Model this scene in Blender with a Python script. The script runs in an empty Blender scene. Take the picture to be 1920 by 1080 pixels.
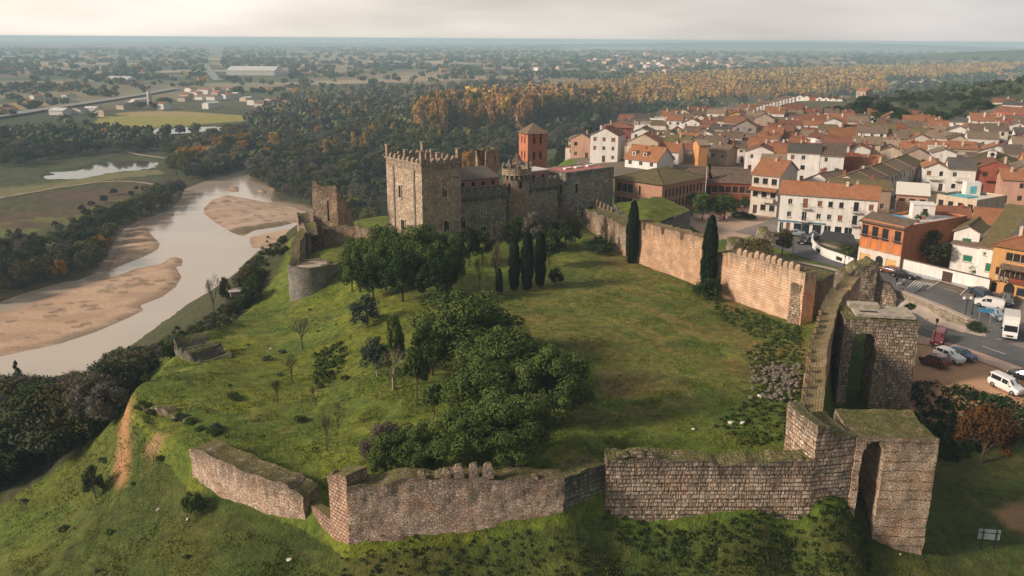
import bpy, math, random
import numpy as np
from mathutils import Vector, Matrix
R = math.radians
sc = bpy.context.scene
COL = sc.collection
# ------------------------------------------------------------------ camera
CH = 44.0                      # camera height above the car park (drone)
FPX = 1600.0                   # focal length in photo pixels (1920 wide)
PITCH = math.atan(467 / FPX); ROLL = R(0.38)
U0 = Vector((0, math.sin(PITCH), math.cos(PITCH))); F0 = Vector((0, math.cos(PITCH), -math.sin(PITCH)))
R1 = Vector((1, 0, 0)) * math.cos(ROLL) + U0 * math.sin(ROLL)
U1 = U0 * math.cos(ROLL) - Vector((1, 0, 0)) * math.sin(ROLL)
cam = bpy.data.cameras.new('camera'); camo = bpy.data.objects.new('camera', cam); COL.objects.link(camo)
m = Matrix((R1, U1, -F0)).transposed().to_4x4(); m.translation = (0, 0, CH); camo.matrix_world = m
cam.sensor_width = 36; cam.lens = 36 * FPX / 1920; cam.clip_start = 0.5; cam.clip_end = 60000
sc.camera = camo
# ------------------------------------------------------------------ light
SUN_EL, SUN_AZ = R(26), R(-106)      # azimuth measured from +Y (view direction) to the right
sd = Vector((math.sin(SUN_AZ) * math.cos(SUN_EL), math.cos(SUN_AZ) * math.cos(SUN_EL), math.sin(SUN_EL)))
sl = bpy.data.lights.new('sun', 'SUN'); sl.energy = 3.4; sl.angle = R(11); sl.color = (1, .83, .66)
so = bpy.data.objects.new('sun', sl); COL.objects.link(so)
so.rotation_euler = (-sd).to_track_quat('-Z', 'Y').to_euler()
w = bpy.data.worlds.new("World"); sc.world = w; w.use_nodes = True
nt = w.node_tree; nt.nodes.clear()
def N(t, **k):
    n = nt.nodes.new(t)
    for a, b in k.items():
        if a[0] == '_': n.inputs[int(a[1:])].default_value = b
        else: setattr(n, a, b)
    return n
L = lambda a, b: nt.links.new(a, b)
sky = N('ShaderNodeTexSky', sky_type='NISHITA', sun_disc=False, sun_elevation=SUN_EL, sun_rotation=SUN_AZ % (2 * math.pi), dust_density=3.0)
skm = N('ShaderNodeMixRGB', blend_type='MULTIPLY', _0=1.0); L(sky.outputs[0], skm.inputs[1]); skm.inputs[2].default_value = (.09, .09, .09, 1)
geo = N('ShaderNodeTexCoord'); sep = N('ShaderNodeSeparateXYZ'); L(geo.outputs['Generated'], sep.inputs[0])
# thin overcast: cream towards the sun (left), lilac grey away from it
lr = N('ShaderNodeMapRange', _1=-.75, _2=.65); L(sep.outputs[0], lr.inputs[0])
cl = N('ShaderNodeMixRGB'); L(lr.outputs[0], cl.inputs[0]); cl.inputs[1].default_value = (.86, .78, .67, 1); cl.inputs[2].default_value = (.47, .45, .45, 1)
mp = N('ShaderNodeMapping'); L(geo.outputs['Generated'], mp.inputs[0]); mp.inputs['Scale'].default_value = (1.6, 1.6, 9)
nz = N('ShaderNodeTexNoise'); nz.inputs['Scale'].default_value = 1.6; nz.inputs['Detail'].default_value = 4; L(mp.outputs[0], nz.inputs[0])
cr = N('ShaderNodeMapRange', _1=.3, _2=.7, _3=.74, _4=1.16); L(nz.outputs[0], cr.inputs[0])
c2 = N('ShaderNodeVectorMath', operation='SCALE'); L(cl.outputs[0], c2.inputs[0]); L(cr.outputs[0], c2.inputs['Scale'])
# greyer high up
up = N('ShaderNodeMapRange', _1=.08, _2=.5, _3=1.0, _4=.66); L(sep.outputs[2], up.inputs[0])
c3 = N('ShaderNodeVectorMath', operation='SCALE'); L(c2.outputs[0], c3.inputs[0]); L(up.outputs[0], c3.inputs['Scale'])
# sky dimmed behind the camera, unseen, to cut fill on the keep's shaded face
bk = N('ShaderNodeMapRange', _1=-.55, _2=.45, _3=.42, _4=1.0); L(sep.outputs[1], bk.inputs[0])
c4 = N('ShaderNodeVectorMath', operation='SCALE'); L(c3.outputs[0], c4.inputs[0]); L(bk.outputs[0], c4.inputs['Scale'])
mx = N('ShaderNodeMixRGB', _0=.88); L(skm.outputs[0], mx.inputs[1]); L(c4.outputs[0], mx.inputs[2])
bg = N('ShaderNodeBackground', _1=1.0); L(mx.outputs[0], bg.inputs[0])
wo = N('ShaderNodeOutputWorld'); L(bg.outputs[0], wo.inputs[0])
sc.view_settings.view_transform = 'Standard'; sc.view_settings.look = 'None'; sc.view_settings.gamma = 1
sc.view_settings.exposure = 0.5
try:
    sc.cycles.max_bounces = 5; sc.cycles.volume_bounces = 2; sc.cycles.transparent_max_bounces = 4
except Exception: pass
# ------------------------------------------------------------------ pixel <-> world helpers
def ray(px, py): return F0 * FPX + R1 * (px - 960) - U1 * (py - 540)
def at(px, py, z):
    d = ray(px, py); return Vector((0, 0, CH)) + d * ((z - CH) / d.z)
def proj(p):
    q = Vector(p) - Vector((0, 0, CH)); k = q.dot(F0); return 960 + FPX * q.dot(R1) / k, 540 - FPX * q.dot(U1) / k
def zup(p, py):                # height above plan point p that shows at row py
    lo, hi = -40., 43.9
    for _ in range(40):
        mi = (lo + hi) / 2
        if proj((p[0], p[1], mi))[1] > py: lo = mi
        else: hi = mi
    return lo
rnd = random.Random(7); rng = np.random.default_rng(7)
def hsh(i, j, k, s):
    n = (i * 374761393 + j * 668265263 + k * 2147483647 + int(s) * 1274126177) & 0xffffffff
    n = ((n ^ (n >> 13)) * 1103515245) & 0xffffffff
    n = ((n ^ (n >> 16)) * 2246822519) & 0xffffffff
    return ((n ^ (n >> 15)) & 0xffff) / 65535.0
def vn(x, y, z=0., s=0):       # value noise 0..1
    x, y, z = np.broadcast_arrays(np.asarray(x, float), np.asarray(y, float), np.asarray(z, float))
    xi, yi, zi = np.floor(x).astype(np.int64), np.floor(y).astype(np.int64), np.floor(z).astype(np.int64)
    fx, fy, fz = x - xi, y - yi, z - zi
    fx, fy, fz = fx * fx * (3 - 2 * fx), fy * fy * (3 - 2 * fy), fz * fz * (3 - 2 * fz)
    r = 0
    for a in (0, 1):
        for b in (0, 1):
            for c in (0, 1):
                r = r + hsh(xi + a, yi + b, zi + c, s) * (fx if a else 1 - fx) * (fy if b else 1 - fy) * (fz if c else 1 - fz)
    return r
def fbm(x, y, z=0., s=0, o=4):
    r, a, t = 0, .5, 0
    for k in range(o): r = r + a * vn(x * 2 ** k, y * 2 ** k, np.asarray(z) * 2 ** k, s + k); t += a; a *= .5
    return r / t
def sstep(a, b, x): t = np.clip((x - a) / (b - a), 0, 1); return t * t * (3 - 2 * t)
def inpoly(x, y, P):
    c = np.zeros(x.shape, bool); n = len(P)
    for i in range(n):
        x0, y0 = P[i][:2]; x1, y1 = P[(i + 1) % n][:2]
        if y0 == y1: continue
        k = ((y0 > y) != (y1 > y)) & (x < (x1 - x0) * (y - y0) / (y1 - y0) + x0); c ^= k
    return c
def dpoly(x, y, P, closed=True):
    d = np.full(x.shape, 1e9); n = len(P)
    for i in range(n if closed else n - 1):
        x0, y0 = P[i][:2]; x1, y1 = P[(i + 1) % n][:2]; dx, dy = x1 - x0, y1 - y0
        t = np.clip(((x - x0) * dx + (y - y0) * dy) / (dx * dx + dy * dy + 1e-9), 0, 1)
        d = np.minimum(d, np.hypot(x - x0 - t * dx, y - y0 - t * dy))
    return d
def sdist(x, y, P):            # positive inside; exact only near the polygon
    xs = [p[0] for p in P]; ys = [p[1] for p in P]; M = 30
    r = np.full(x.shape, -99.); k = (x > min(xs) - M) & (x < max(xs) + M) & (y > min(ys) - M) & (y < max(ys) + M)
    if k.any():
        d = dpoly(x[k], y[k], P); i = inpoly(x[k], y[k], P); r[k] = np.where(i, d, -d)
    return r
def pxp(L_, z): return [tuple(at(a, b, z)) for a, b in L_]
# ------------------------------------------------------------------ terrain
PZ = -28.2                     # flood plain level; the river stands at -29
SH = [ # ground shared by inside and outside of the castle (slopes to the river, back of the castle)
 (240,748,1.5),(300,700,0),(340,650,-1.5),(420,600,-3),(480,560,-5),(535,565,-4),(560,561,-2.4),(600,557,-1.2),(640,547,-.3),(600,488,3.2),(660,478,3.5),
 (230,790,-1),(520,600,-3.5),(600,470,3),(640,470,3),(560,440,2),(560,420,-4),(600,430,3.3),(660,430,3.4),(700,430,4),(545,500,-2),(530,470,-8),
 (700,500,4),(740,480,4),(790,478,4),(870,462,4),(960,455,4),(1050,445,4),(1095,432,4),(660,440,3),(720,405,2),(860,400,3)]
INP = [(366,880,2.8),(430,905,2.6),(500,940,2.2),(565,965,1.6),(600,970,1.2),(640,985,1.6),(655,955,4.2),(800,940,4.6),(950,938,4.7),(1050,935,4.8),(1135,915,5),(1300,905,5.4),(1500,900,5.5),
 (430,830,3),(600,880,2.5),(650,850,3.4),(600,800,2.2),(520,760,1.6),(400,760,1.6),(300,750,1.6),(500,700,.6),(400,680,.4),(600,700,1),(560,640,-.8),(480,640,-2),(440,660,-1.6),
 (640,760,2.6),(690,700,4),(660,640,2.5),(650,600,1.8),(700,580,3.5),(620,660,.9),(640,720,1.6),(1550,760,5),(1560,650,4.5),
 (850,860,5),(1000,840,5.2),(1100,800,5.2),(1300,800,5.4),(1480,800,5.2),(900,700,5),(1200,700,4.8),(1450,700,5),(1500,640,4.5),(1300,620,4.6),(1000,620,4.7),(800,620,4.6),
 (1500,606,4),(1410,575,4),(1356,557,4),(1195,489,4),(1100,430,4),(1000,540,4.3),(900,520,4.3),(1200,540,4.3),(1400,620,4.2),(760,540,4)]
OUT = [(362,906,0),(420,936,0),(500,965,0),(572,984,0),(626,1016,0),(655,1038,0),(760,1027,.3),(900,1016,.7),(988,1003,1.4),(1054,972,2.4),(1135,960,1.8),(1300,985,.6),(1430,970,1.3),(1516,962,1.8),(1588,945,2.2),
 (655,1080,-.8),(800,1080,-.6),(1000,1080,-1.2),(1150,1020,-.4),(1300,1080,-2.2),(1500,1080,-3),(1500,1010,-1),(1620,1000,-1),(1640,972,0),(1704,1026,-3),(1728,1040,-3),(1640,1060,-3.2),(1850,1080,-4.5),(1920,1000,-3.6),(1860,1020,-3.6),
 (300,1080,-4),(160,1080,-6.5),(0,1080,-10),(-60,1000,-15),(0,950,-14),(60,880,-13),(120,830,-11),(170,790,-9),(300,980,-3.5),(150,950,-8),(330,905,-1),(300,850,-.5),(260,800,.3),(250,762,1),(210,860,-6.5),(200,820,-6),(120,1000,-9),(320,820,1.2),(345,860,.8),
 (1760,1000,-3.4),(1800,850,-3.5),(1900,900,-3),(1760,780,-3.2),(1705,772,-3),(1600,760,-3.2),(1640,720,-3),(1900,830,-2.5),(1650,905,-1.5),(1580,780,-3),
 (1730,725,-1),(1880,768,-1),(1800,745,-.8),(1760,690,0),(1800,690,0),(1900,720,0),(1740,660,0),(1720,620,0),(1990,700,0),(1990,780,-.6),(1860,660,.2),(1780,632,.2),(1860,632,.4),(1930,650,.4),(1700,590,.2),(1660,575,0),(1620,620,-2),
 # stone retaining wall: foot then top
 (1662,556,.9),(1700,572,.7),(1760,598,.5),(1810,616,.5),(1835,622,.7),
 (1662,541,2.6),(1700,554,2.4),(1760,579,1.9),(1810,603,1.2),(1845,622,.9),
 (1640,500,2.8),(1750,545,2.5),(1800,560,2.2),(1880,590,1.4),(1900,640,.6),(1900,560,2.2),(1990,580,1.8),(1990,640,.8),(1580,480,2.9),(1520,462,3),(1480,450,3),(1470,436,3),(1620,520,2.6),(1560,490,2.6),
 (1440,470,3),(1400,440,3.4),(1300,450,3.6),(1350,400,3.6),(1450,390,3.3),(1250,400,3.8),(1150,380,4),(1500,500,3),(1590,490,2.8),
 (1500,560,3.4),(1450,540,3.4),(1560,530,2.8),(1600,540,2),(1640,560,.5),
 (1690,440,3.5),(1850,430,4),(1950,420,4.5),(1600,380,4),(1750,330,5),(1900,330,6),(1500,300,4.5),(1300,300,4.5),(1100,330,5),(1060,300,5),(1200,250,5),(1350,230,5),(1500,230,5.5),(1700,270,6),(1900,270,7.5),(1950,380,5.5),
 (1130,248,3),(1180,213,1.5),(1260,203,1),(1360,206,1),(1440,196,2),(1500,190,2),(1600,180,3),(1640,178,4),(1620,230,4),(1700,235,4),(1760,240,5),(1850,225,8),(1920,225,9),(2050,260,10),(2050,330,8),
 (1700,205,0),(1780,185,4),(1780,200,3),(1900,190,9),(1850,165,12),(1920,150,18),(1760,160,6),(1990,160,20),(2100,170,22),(1700,178,-6),(1650,165,-14)]
EDG = [(700,398,60,-27),(860,390,60,-27),(960,330,60,-26),(1040,296,60,-27),(1130,248,50,-27),(1180,213,60,-28),(1260,203,60,-28),(1360,206,70,-28),(1440,196,70,-28),(1520,185,90,-28),(1600,176,90,-28),(1800,148,200,-28),(1920,137,200,-28),(2060,137,200,-28),(600,395,45,-27)]
PLN = [(100,400),(0,450),(300,330),(500,300),(700,250),(440,440),(200,560),(100,620),(350,500),(600,320),(540,375),(650,290),(800,230),(1000,205),(900,245),(400,260),(100,250),(200,300),(1300,150),(1600,130),(1000,150),(0,180),(500,180),(800,170),(300,600),(100,690),(450,480),(-200,600),(-200,700),(0,745),(40,780),(-300,500),(-100,800)]
pts = {}
def P_(l): return [tuple(at(a, b, z)) for a, b, z in l]
sh = P_(SH)
outp = P_(OUT) + [tuple(at(a, b, PZ)) for a, b in PLN]
for a, b, dd, z in EDG:
    p = at(a, b, 3 if a < 1700 else 16); q = Vector((p.x, p.y, 0)); q = q * (1 + dd / q.length); outp.append((q.x, q.y, z))
outp += [(-90, 40, -24), (-60, 20, -14), (-20, 20, -3), (20, 30, -3), (60, 40, -5), (90, 60, -5), (120, 90, -3), (-120, 80, -28), (-140, 140, PZ), (-400, 60, PZ), (-500, 400, PZ), (150, 130, -1), (200, 200, 2.5), (300, 300, 6), (400, 300, 8), (600, 500, 20), (900, 900, 0), (0, 1300, PZ), (-900, 900, PZ), (-1200, 100, PZ), (1200, 600, 10), (500, 60, 0), (0, -60, -8), (-300, -100, -28), (300, -100, -5)]
def fit(P):
    P = np.array(P); X, z = P[:, :2], P[:, 2]; n = len(X)
    D = np.sqrt((X[:, None, 0] - X[None, :, 0]) ** 2 + (X[:, None, 1] - X[None, :, 1]) ** 2 + 4.)
    A = np.zeros((n + 1, n + 1)); A[:n, :n] = D - np.eye(n) * .15; A[:n, n] = 1; A[n, :n] = 1
    s = np.linalg.solve(A, np.append(z, 0)); return X, s
RO = fit(sh + outp); RI = fit(sh + P_(INP))
def rbf(M, x, y):
    X, s = M; r = np.full(x.shape, s[-1])
    for i in range(len(X)): r += s[i] * np.sqrt((x - X[i, 0]) ** 2 + (y - X[i, 1]) ** 2 + 4.)
    return r
ENC = pxp([(362,906),(572,984),(626,1016),(655,1038)], 0) + [tuple(at(1054,971,2.4)), tuple(at(1135,959,1.8)), tuple(at(1516,961,1.8)), tuple(at(1588,944,2.2))] + \
      pxp([(1560,770),(1558,687),(1562,646),(1572,610),(1590,570),(1600,533)], 8.4) + [tuple(at(1540,565,4)), tuple(at(1500,587,4)), tuple(at(1356,540,4)), tuple(at(1195,474,4)), tuple(at(1100,415,4))] + \
      pxp([(1050,430),(870,445),(790,462),(740,460),(700,432)], 4) + [tuple(at(640,430,3.4)), tuple(at(560,440,2)), tuple(at(545,500,-2)), tuple(at(535,565,-4)), tuple(at(480,560,-5)), tuple(at(420,602,-3)), tuple(at(340,652,-1.5)), tuple(at(240,750,1.5))]
RIV = pxp([(-260,560),(-60,592),(43,552),(101,535),(128,528),(148,526),(186,512),(205,480),(235,430),(272,411),(300,402),(323,393),(342,374),(350,354),(389,339),(428,329),(459,319),(470,328),(462,338),(498,350),(506,378),(552,385),(620,410),(640,440),(560,455),(480,470),(450,500),(446,545),(436,585),(352,648),(226,712),(0,775),(-260,860)], -29)
SANDP = [
 [(148,532),(186,516),(206,480),(236,432),(270,411),(280,421),(288,436),(307,456),(303,467),(272,483),(233,498),(187,518),(160,531)],
 [(376,391),(393,374),(424,364),(459,370),(502,378),(552,385),(600,400),(590,420),(560,417),(525,426),(482,432),(455,447),(428,436),(397,417),(376,400)],
 [(463,444),(533,428),(600,424),(620,445),(545,458),(521,463),(467,467),(461,452)],
 [(420,354),(436,347),(453,350),(453,360),(428,361)],
 [(475,358),(490,350),(506,358),(502,368)],
 [(-300,640),(-80,600),(0,584),(47,568),(97,549),(156,533),(218,514),(249,502),(299,492.5),(307,485),(331,478),(350,485),(349,500),(338,500),(349,518),(338,537),(311,557),(272,572),(280,580),(249,596),(187,623),(117,646),(0,671),(-80,690),(-300,760)]]
SANDW = [pxp(s, -28.9) for s in SANDP]
PONDS = [pxp(p, -29) for p in [
 [(80,338),(100,322),(150,318),(190,306),(220,300),(262,300),(298,306),(280,318),(230,322),(190,328),(140,336)],
 [(275,249),(300,240),(340,238),(400,236),(452,238),(440,245),(380,248),(330,252),(290,254)],
 [(-30,272),(0,268),(45,266),(40,272),(0,280)]]]
HILLS = [(at(1350, 76, 20), 9500, 3800, 900, 75), (None, 3300, 900, 500, 52)]
def plain(x, y):
    z = PZ + 1.0 * (fbm(x / 160., y / 160., 0, 3) - .5) * sstep(500, 1500, np.hypot(x, y))
    z = z + 26 * (fbm(x / 1500., y / 1500., 0, 11) - .42).clip(0) * sstep(2500, 6000, np.hypot(x, y))
    z = z + 62 * np.exp(-((x - 2900) / 2300) ** 2 - ((y - 9300) / 700) ** 2) + 46 * np.exp(-((x - 2150) / 600) ** 2 - ((y - 3500) / 330) ** 2)
    return z
def H(x, y):
    x = np.atleast_1d(np.asarray(x, float)); y = np.atleast_1d(np.asarray(y, float)); r = np.hypot(x, y)
    z = plain(x, y); k = r < 1300
    if k.any():
        xk, yk = x[k], y[k]; zo = rbf(RO, xk, yk)
        zo = np.maximum(zo, PZ + .3 * (fbm(xk / 25, yk / 25, 0, 5) - .6)); zo = np.minimum(zo, 26)
        s = sdist(xk, yk, ENC); q = s > -2.6
        if q.any():
            zi = rbf(RI, xk[q], yk[q]); wgt = sstep(-.4, 1.2, s[q]) ; zo[q] = zo[q] * (1 - wgt) + zi * wgt
        rk = r[k]
        am = .34 * sstep(-3.2, -6, zo) + .07 * (s > 1.5) + .09
        bump = am * (2.2 * (fbm(xk / 3.3, yk / 3.3, 0, 21) - .5) + .9 * (fbm(xk / .9, yk / .9, 0, 31, 3) - .5))
        town = (zo > -1.2) & (s < .5) & (xk > 34)
        bump[town] *= .1
        zo = zo + bump
        wb = sstep(900, 1250, rk)
        z[k] = zo * (1 - wb) + z[k] * wb
    s = sdist(x, y, RIV)
    if (s > -25).any():
        for S in SANDW:
            t = sdist(x, y, S); s = np.minimum(s, np.where(t > -20, -t * 1.0, s))
            up_ = sstep(-.6, 5, t) * .55; z = np.where(t > -1.5, np.minimum(z, -29.15 + up_ + .12 * sstep(2, 12, t) * fbm(x / 5, y / 5, 0, 8)), z)
        z = np.where(s > -3, np.minimum(z, -28.2 - 1.6 * sstep(-3, 1.5, s)), z)
        for S in SANDW:
            t = sdist(x, y, S); z = np.where(t > 0, np.maximum(z, -29.15 + sstep(-.6, 5, t) * .55), z)
    for Q in PONDS:
        t = sdist(x, y, Q); t = t + (fbm(x / 9, y / 9, 0, 14) - .5) * 9
        z = np.where(t > -2, z - 1.6 * sstep(-2, 2, t), z)
    return z
def hz(x, y): return float(H([x], [y])[0])
def hits(P):                   # where the view rays of a list of pixels meet the ground
    P = np.array(P, float).reshape(-1, 2); n = len(P)
    D = np.array([tuple(ray(a, b).normalized()) for a, b in P])
    t0 = np.full(n, 45.); t = t0.copy(); done = np.zeros(n, bool); lo = t0.copy(); hi = np.full(n, 20000.)
    while not done.all() and t.min() < 19000:
        k = ~done
        t1 = t[k] * 1.012; q = D[k] * t1[:, None]; under = H(q[:, 0], q[:, 1]) > q[:, 2] + CH
        ii = np.where(k)[0]; lo[ii] = t[k]; hi[ii] = t1; t[ii] = t1; done[ii] = under | (t1 > 19000)
    for _ in range(10):
        mi = (lo + hi) / 2; q = D * mi[:, None]; u = H(q[:, 0], q[:, 1]) > q[:, 2] + CH
        hi = np.where(u, mi, hi); lo = np.where(u, lo, mi)
    q = D * hi[:, None]; return [Vector((a, b, c + CH)) for a, b, c in q]
def hit(px, py): return hits([(px, py)])[0]
# ------------------------------------------------------------------ mesh and object helpers
def mesh_np(name, V, F, mats=(), smooth=False, attrs=None, uv=None, midx=None):
    V = np.asarray(V, np.float32); F = np.asarray(F, np.int32); k = F.shape[1]
    me = bpy.data.meshes.new(name); me.vertices.add(len(V)); me.vertices.foreach_set('co', V.ravel())
    me.loops.add(F.size); me.loops.foreach_set('vertex_index', F.ravel())
    me.polygons.add(len(F)); me.polygons.foreach_set('loop_start', np.arange(0, F.size, k, dtype=np.int32)); me.polygons.foreach_set('loop_total', np.full(len(F), k, np.int32))
    if midx is not None: me.polygons.foreach_set('material_index', np.asarray(midx, np.int32))
    me.update(calc_edges=True)
    if smooth: me.polygons.foreach_set('use_smooth', np.ones(len(F), bool))
    for nm, (tp, dat) in (attrs or {}).items():
        a = me.attributes.new(nm, tp, 'POINT'); a.data.foreach_set('value' if tp == 'FLOAT' else 'color', np.asarray(dat, np.float32).ravel())
    if uv is not None:
        l = me.uv_layers.new(name='UVMap'); l.data.foreach_set('uv', np.asarray(uv, np.float32)[F.ravel()].ravel())
    for mm in mats: me.materials.append(mm)
    return me
class MB:                      # collects polygons with uv and material index, builds ONE mesh
    def __init__(s): s.v = []; s.f = []; s.u = []; s.m = []
    def poly(s, pts, uv=None, m=0):
        i = len(s.v); s.v += [tuple(p) for p in pts]; s.f.append(tuple(range(i, i + len(pts)))); s.m.append(m)
        if uv is None:
            a = Vector(pts[0]); e = Vector(pts[1]) - a; e = e.normalized() if e.length > 1e-6 else Vector((1, 0, 0))
            nrm = e.cross(Vector(pts[-1]) - a); t = nrm.normalized().cross(e) if nrm.length > 1e-9 else Vector((0, 0, 1))
            uv = [((Vector(p) - a).dot(e) + a.x + a.y, (Vector(p) - a).dot(t) + a.z) for p in pts]
        s.u += uv
    def box(s, c, d, rz=0, m=0, taper=1, bottom=True):
        x, y, z = d[0] / 2, d[1] / 2, d[2]; ca, sa = math.cos(rz), math.sin(rz)
        def q(a, b, h, k): a *= k; b *= k; return (c[0] + a * ca - b * sa, c[1] + a * sa + b * ca, c[2] + h)
        lo = [q(-x, -y, 0, 1), q(x, -y, 0, 1), q(x, y, 0, 1), q(-x, y, 0, 1)]; hi = [q(-x, -y, z, taper), q(x, -y, z, taper), q(x, y, z, taper), q(-x, y, z, taper)]
        for i in range(4): j = (i + 1) % 4; s.poly([lo[i], lo[j], hi[j], hi[i]], m=m)
        s.poly(hi, m=m)
        if bottom: s.poly(lo[::-1], m=m)
    def tube(s, pts, rad, n=8, m=0, cap=True):
        pts = [Vector(p) for p in pts]; rings = []
        for i, p in enumerate(pts):
            t = (pts[min(i + 1, len(pts) - 1)] - pts[max(i - 1, 0)]).normalized()
            a = t.orthogonal().normalized() if abs(t.z) < .9 else Vector((1, 0, 0)).cross(t).normalized(); b = t.cross(a)
            r = rad[i] if hasattr(rad, '__len__') else rad
            rings.append([p + (a * math.cos(2 * math.pi * k / n) + b * math.sin(2 * math.pi * k / n)) * r for k in range(n)])
        for i in range(len(rings) - 1):
            for k in range(n): l = (k + 1) % n; s.poly([rings[i][k], rings[i][l], rings[i + 1][l], rings[i + 1][k]], m=m)
        if cap: s.poly(rings[0][::-1], m=m); s.poly(rings[-1], m=m)
    def lathe(s, c, prof, n=16, m=0, a0=0, a1=2 * math.pi):
        for i in range(len(prof) - 1):
            for k in range(n):
                t0 = a0 + (a1 - a0) * k / n; t1 = a0 + (a1 - a0) * (k + 1) / n
                (r0, z0), (r1, z1) = prof[i], prof[i + 1]
                P = [(c[0] + r0 * math.cos(t0), c[1] + r0 * math.sin(t0), c[2] + z0), (c[0] + r0 * math.cos(t1), c[1] + r0 * math.sin(t1), c[2] + z0),
                     (c[0] + r1 * math.cos(t1), c[1] + r1 * math.sin(t1), c[2] + z1), (c[0] + r1 * math.cos(t0), c[1] + r1 * math.sin(t0), c[2] + z1)]
                if r0 < 1e-6: P = P[1:] if r0 < 1e-6 else P
                elif r1 < 1e-6: P = P[:3]
                rr = max(r0, r1, .3); uu = [(t0 * rr, z0), (t1 * rr, z0), (t1 * rr, z1), (t0 * rr, z1)]; s.poly(P, uu[:len(P)], m)
    def mesh(s, name, mats, smooth=False, merge=True):
        me = bpy.data.meshes.new(name); me.from_pydata(s.v, [], s.f)
        for mm in (mats if isinstance(mats, (list, tuple)) else [mats]): me.materials.append(mm)
        me.polygons.foreach_set('material_index', s.m)
        l = me.uv_layers.new(name='UVMap'); l.data.foreach_set('uv', np.array(s.u, np.float32).ravel())
        if smooth: me.polygons.foreach_set('use_smooth', [True] * len(s.f))
        return me
    def build(s, name, mats, parent=None, smooth=False, loc=None): return link(name, s.mesh(name, mats, smooth), parent, loc)
def link(name, data, parent=None, loc=None, rz=0, scale=None):
    o = bpy.data.objects.new(name, data); COL.objects.link(o)
    if parent is not None: o.parent = parent
    if loc is not None: o.location = loc
    if rz: o.rotation_euler = (0, 0, rz)
    if scale is not None: o.scale = scale
    return o
def tag(o, label=None, cat=None, group=None, kind=None):
    if label: o['label'] = label
    if cat: o['category'] = cat
    if group: o['group'] = group
    if kind: o['kind'] = kind
    return o
def thing(name, label, cat, loc=(0, 0, 0), rz=0, group=None):
    return tag(link(name, None, None, loc, rz), label, cat, group)
# ------------------------------------------------------------------ materials
def lin(c): return tuple((v / 12.92 if v <= .04045 else ((v + .055) / 1.055) ** 2.4) for v in c)
class G:
    def __init__(s, name):
        s.m = bpy.data.materials.new(name); s.m.use_nodes = True; s.t = s.m.node_tree
        s.b = s.t.nodes['Principled BSDF']; s.b.inputs['Specular IOR Level'].default_value = .2
    def n(s, typ, ins=None, **k):
        o = s.t.nodes.new(typ)
        for a, b in k.items(): setattr(o, a, b)
        for a, b in (ins or {}).items():
            if hasattr(b, 'is_linked') or hasattr(b, 'is_output'): s.t.links.new(b, o.inputs[a])
            else: o.inputs[a].default_value = b
        return o
    def l(s, a, b): s.t.links.new(a, b)
    def noise(s, vec, scale, det=3, rough=.55): return s.n('ShaderNodeTexNoise', {'Vector': vec, 'Scale': scale, 'Detail': det, 'Roughness': rough}).outputs[0]
    def mr(s, v, a, b, c=0., d=1.): return s.n('ShaderNodeMapRange', {0: v, 1: a, 2: b, 3: c, 4: d}).outputs[0]
    def mix(s, f, a, b, mode='MIX'): return s.n('ShaderNodeMixRGB', {0: f, 1: a if not isinstance(a, tuple) else (*a[:3], 1), 2: b if not isinstance(b, tuple) else (*b[:3], 1)}, blend_type=mode).outputs[0]
    def scale(s, c, k): return s.n('ShaderNodeVectorMath', {0: c, 'Scale': k}, operation='SCALE').outputs[0]
    def math(s, op, a, b=0.): return s.n('ShaderNodeMath', {0: a, 1: b}, operation=op).outputs[0]
    def bump(s, h, st=.5, d=.1): b = s.n('ShaderNodeBump', {'Height': h, 'Strength': st, 'Distance': d}); s.l(b.outputs[0], s.b.inputs['Normal'])
    def pos(s): return s.n('ShaderNodeNewGeometry').outputs['Position']
    def obj(s): return s.n('ShaderNodeTexCoord').outputs['Object']
    def uv(s): return s.n('ShaderNodeTexCoord').outputs['UV']
    def out(s, col, rough=.9):
        if isinstance(col, tuple): s.b.inputs['Base Color'].default_value = (*col[:3], 1)
        else: s.l(col, s.b.inputs['Base Color'])
        if isinstance(rough, (int, float)): s.b.inputs['Roughness'].default_value = rough
        else: s.l(rough, s.b.inputs['Roughness'])
        return s.m
MC = {}
def plain_mat(name, c, rough=.7, var=.25, scale=2., metal=0., bump=0., spec=.3):
    if name in MC: return MC[name]
    g = G(name); p = g.obj(); n = g.noise(p, scale, 4); n2 = g.noise(p, scale * 7, 2)
    k = g.math('ADD', g.mr(n, .3, .7, 1 - var, 1 + var * .6), g.mr(n2, .3, .7, -var * .3, var * .3))
    g.b.inputs['Metallic'].default_value = metal; g.b.inputs['Specular IOR Level'].default_value = spec
    if bump: g.bump(n2, bump, .05)
    MC[name] = g.out(g.scale((*c,), k), rough); return MC[name]
def wall_mat(name, c, var=.12):          # rendered / painted house wall: weather streaks, faint patches
    if name in MC: return MC[name]
    g = G(name); p = g.pos(); r = g.n('ShaderNodeObjectInfo').outputs['Random']
    st = g.n('ShaderNodeMapping', {'Vector': p, 'Scale': (1.3, 1.3, .16)}).outputs[0]
    a = g.mr(g.noise(st, 1.2, 4), .38, .72, 1 + var * .3, 1 - var * 1.6); b = g.mr(g.noise(p, .35, 4), .3, .7, 1 - var, 1 + var * .4)
    k = g.math('MULTIPLY', g.math('MULTIPLY', a, b), g.mr(r, 0, 1, 1 - var, 1.))
    g.bump(g.noise(p, 9, 3), .25, .03)
    MC[name] = g.out(g.scale(c, k), .9); return MC[name]
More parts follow.
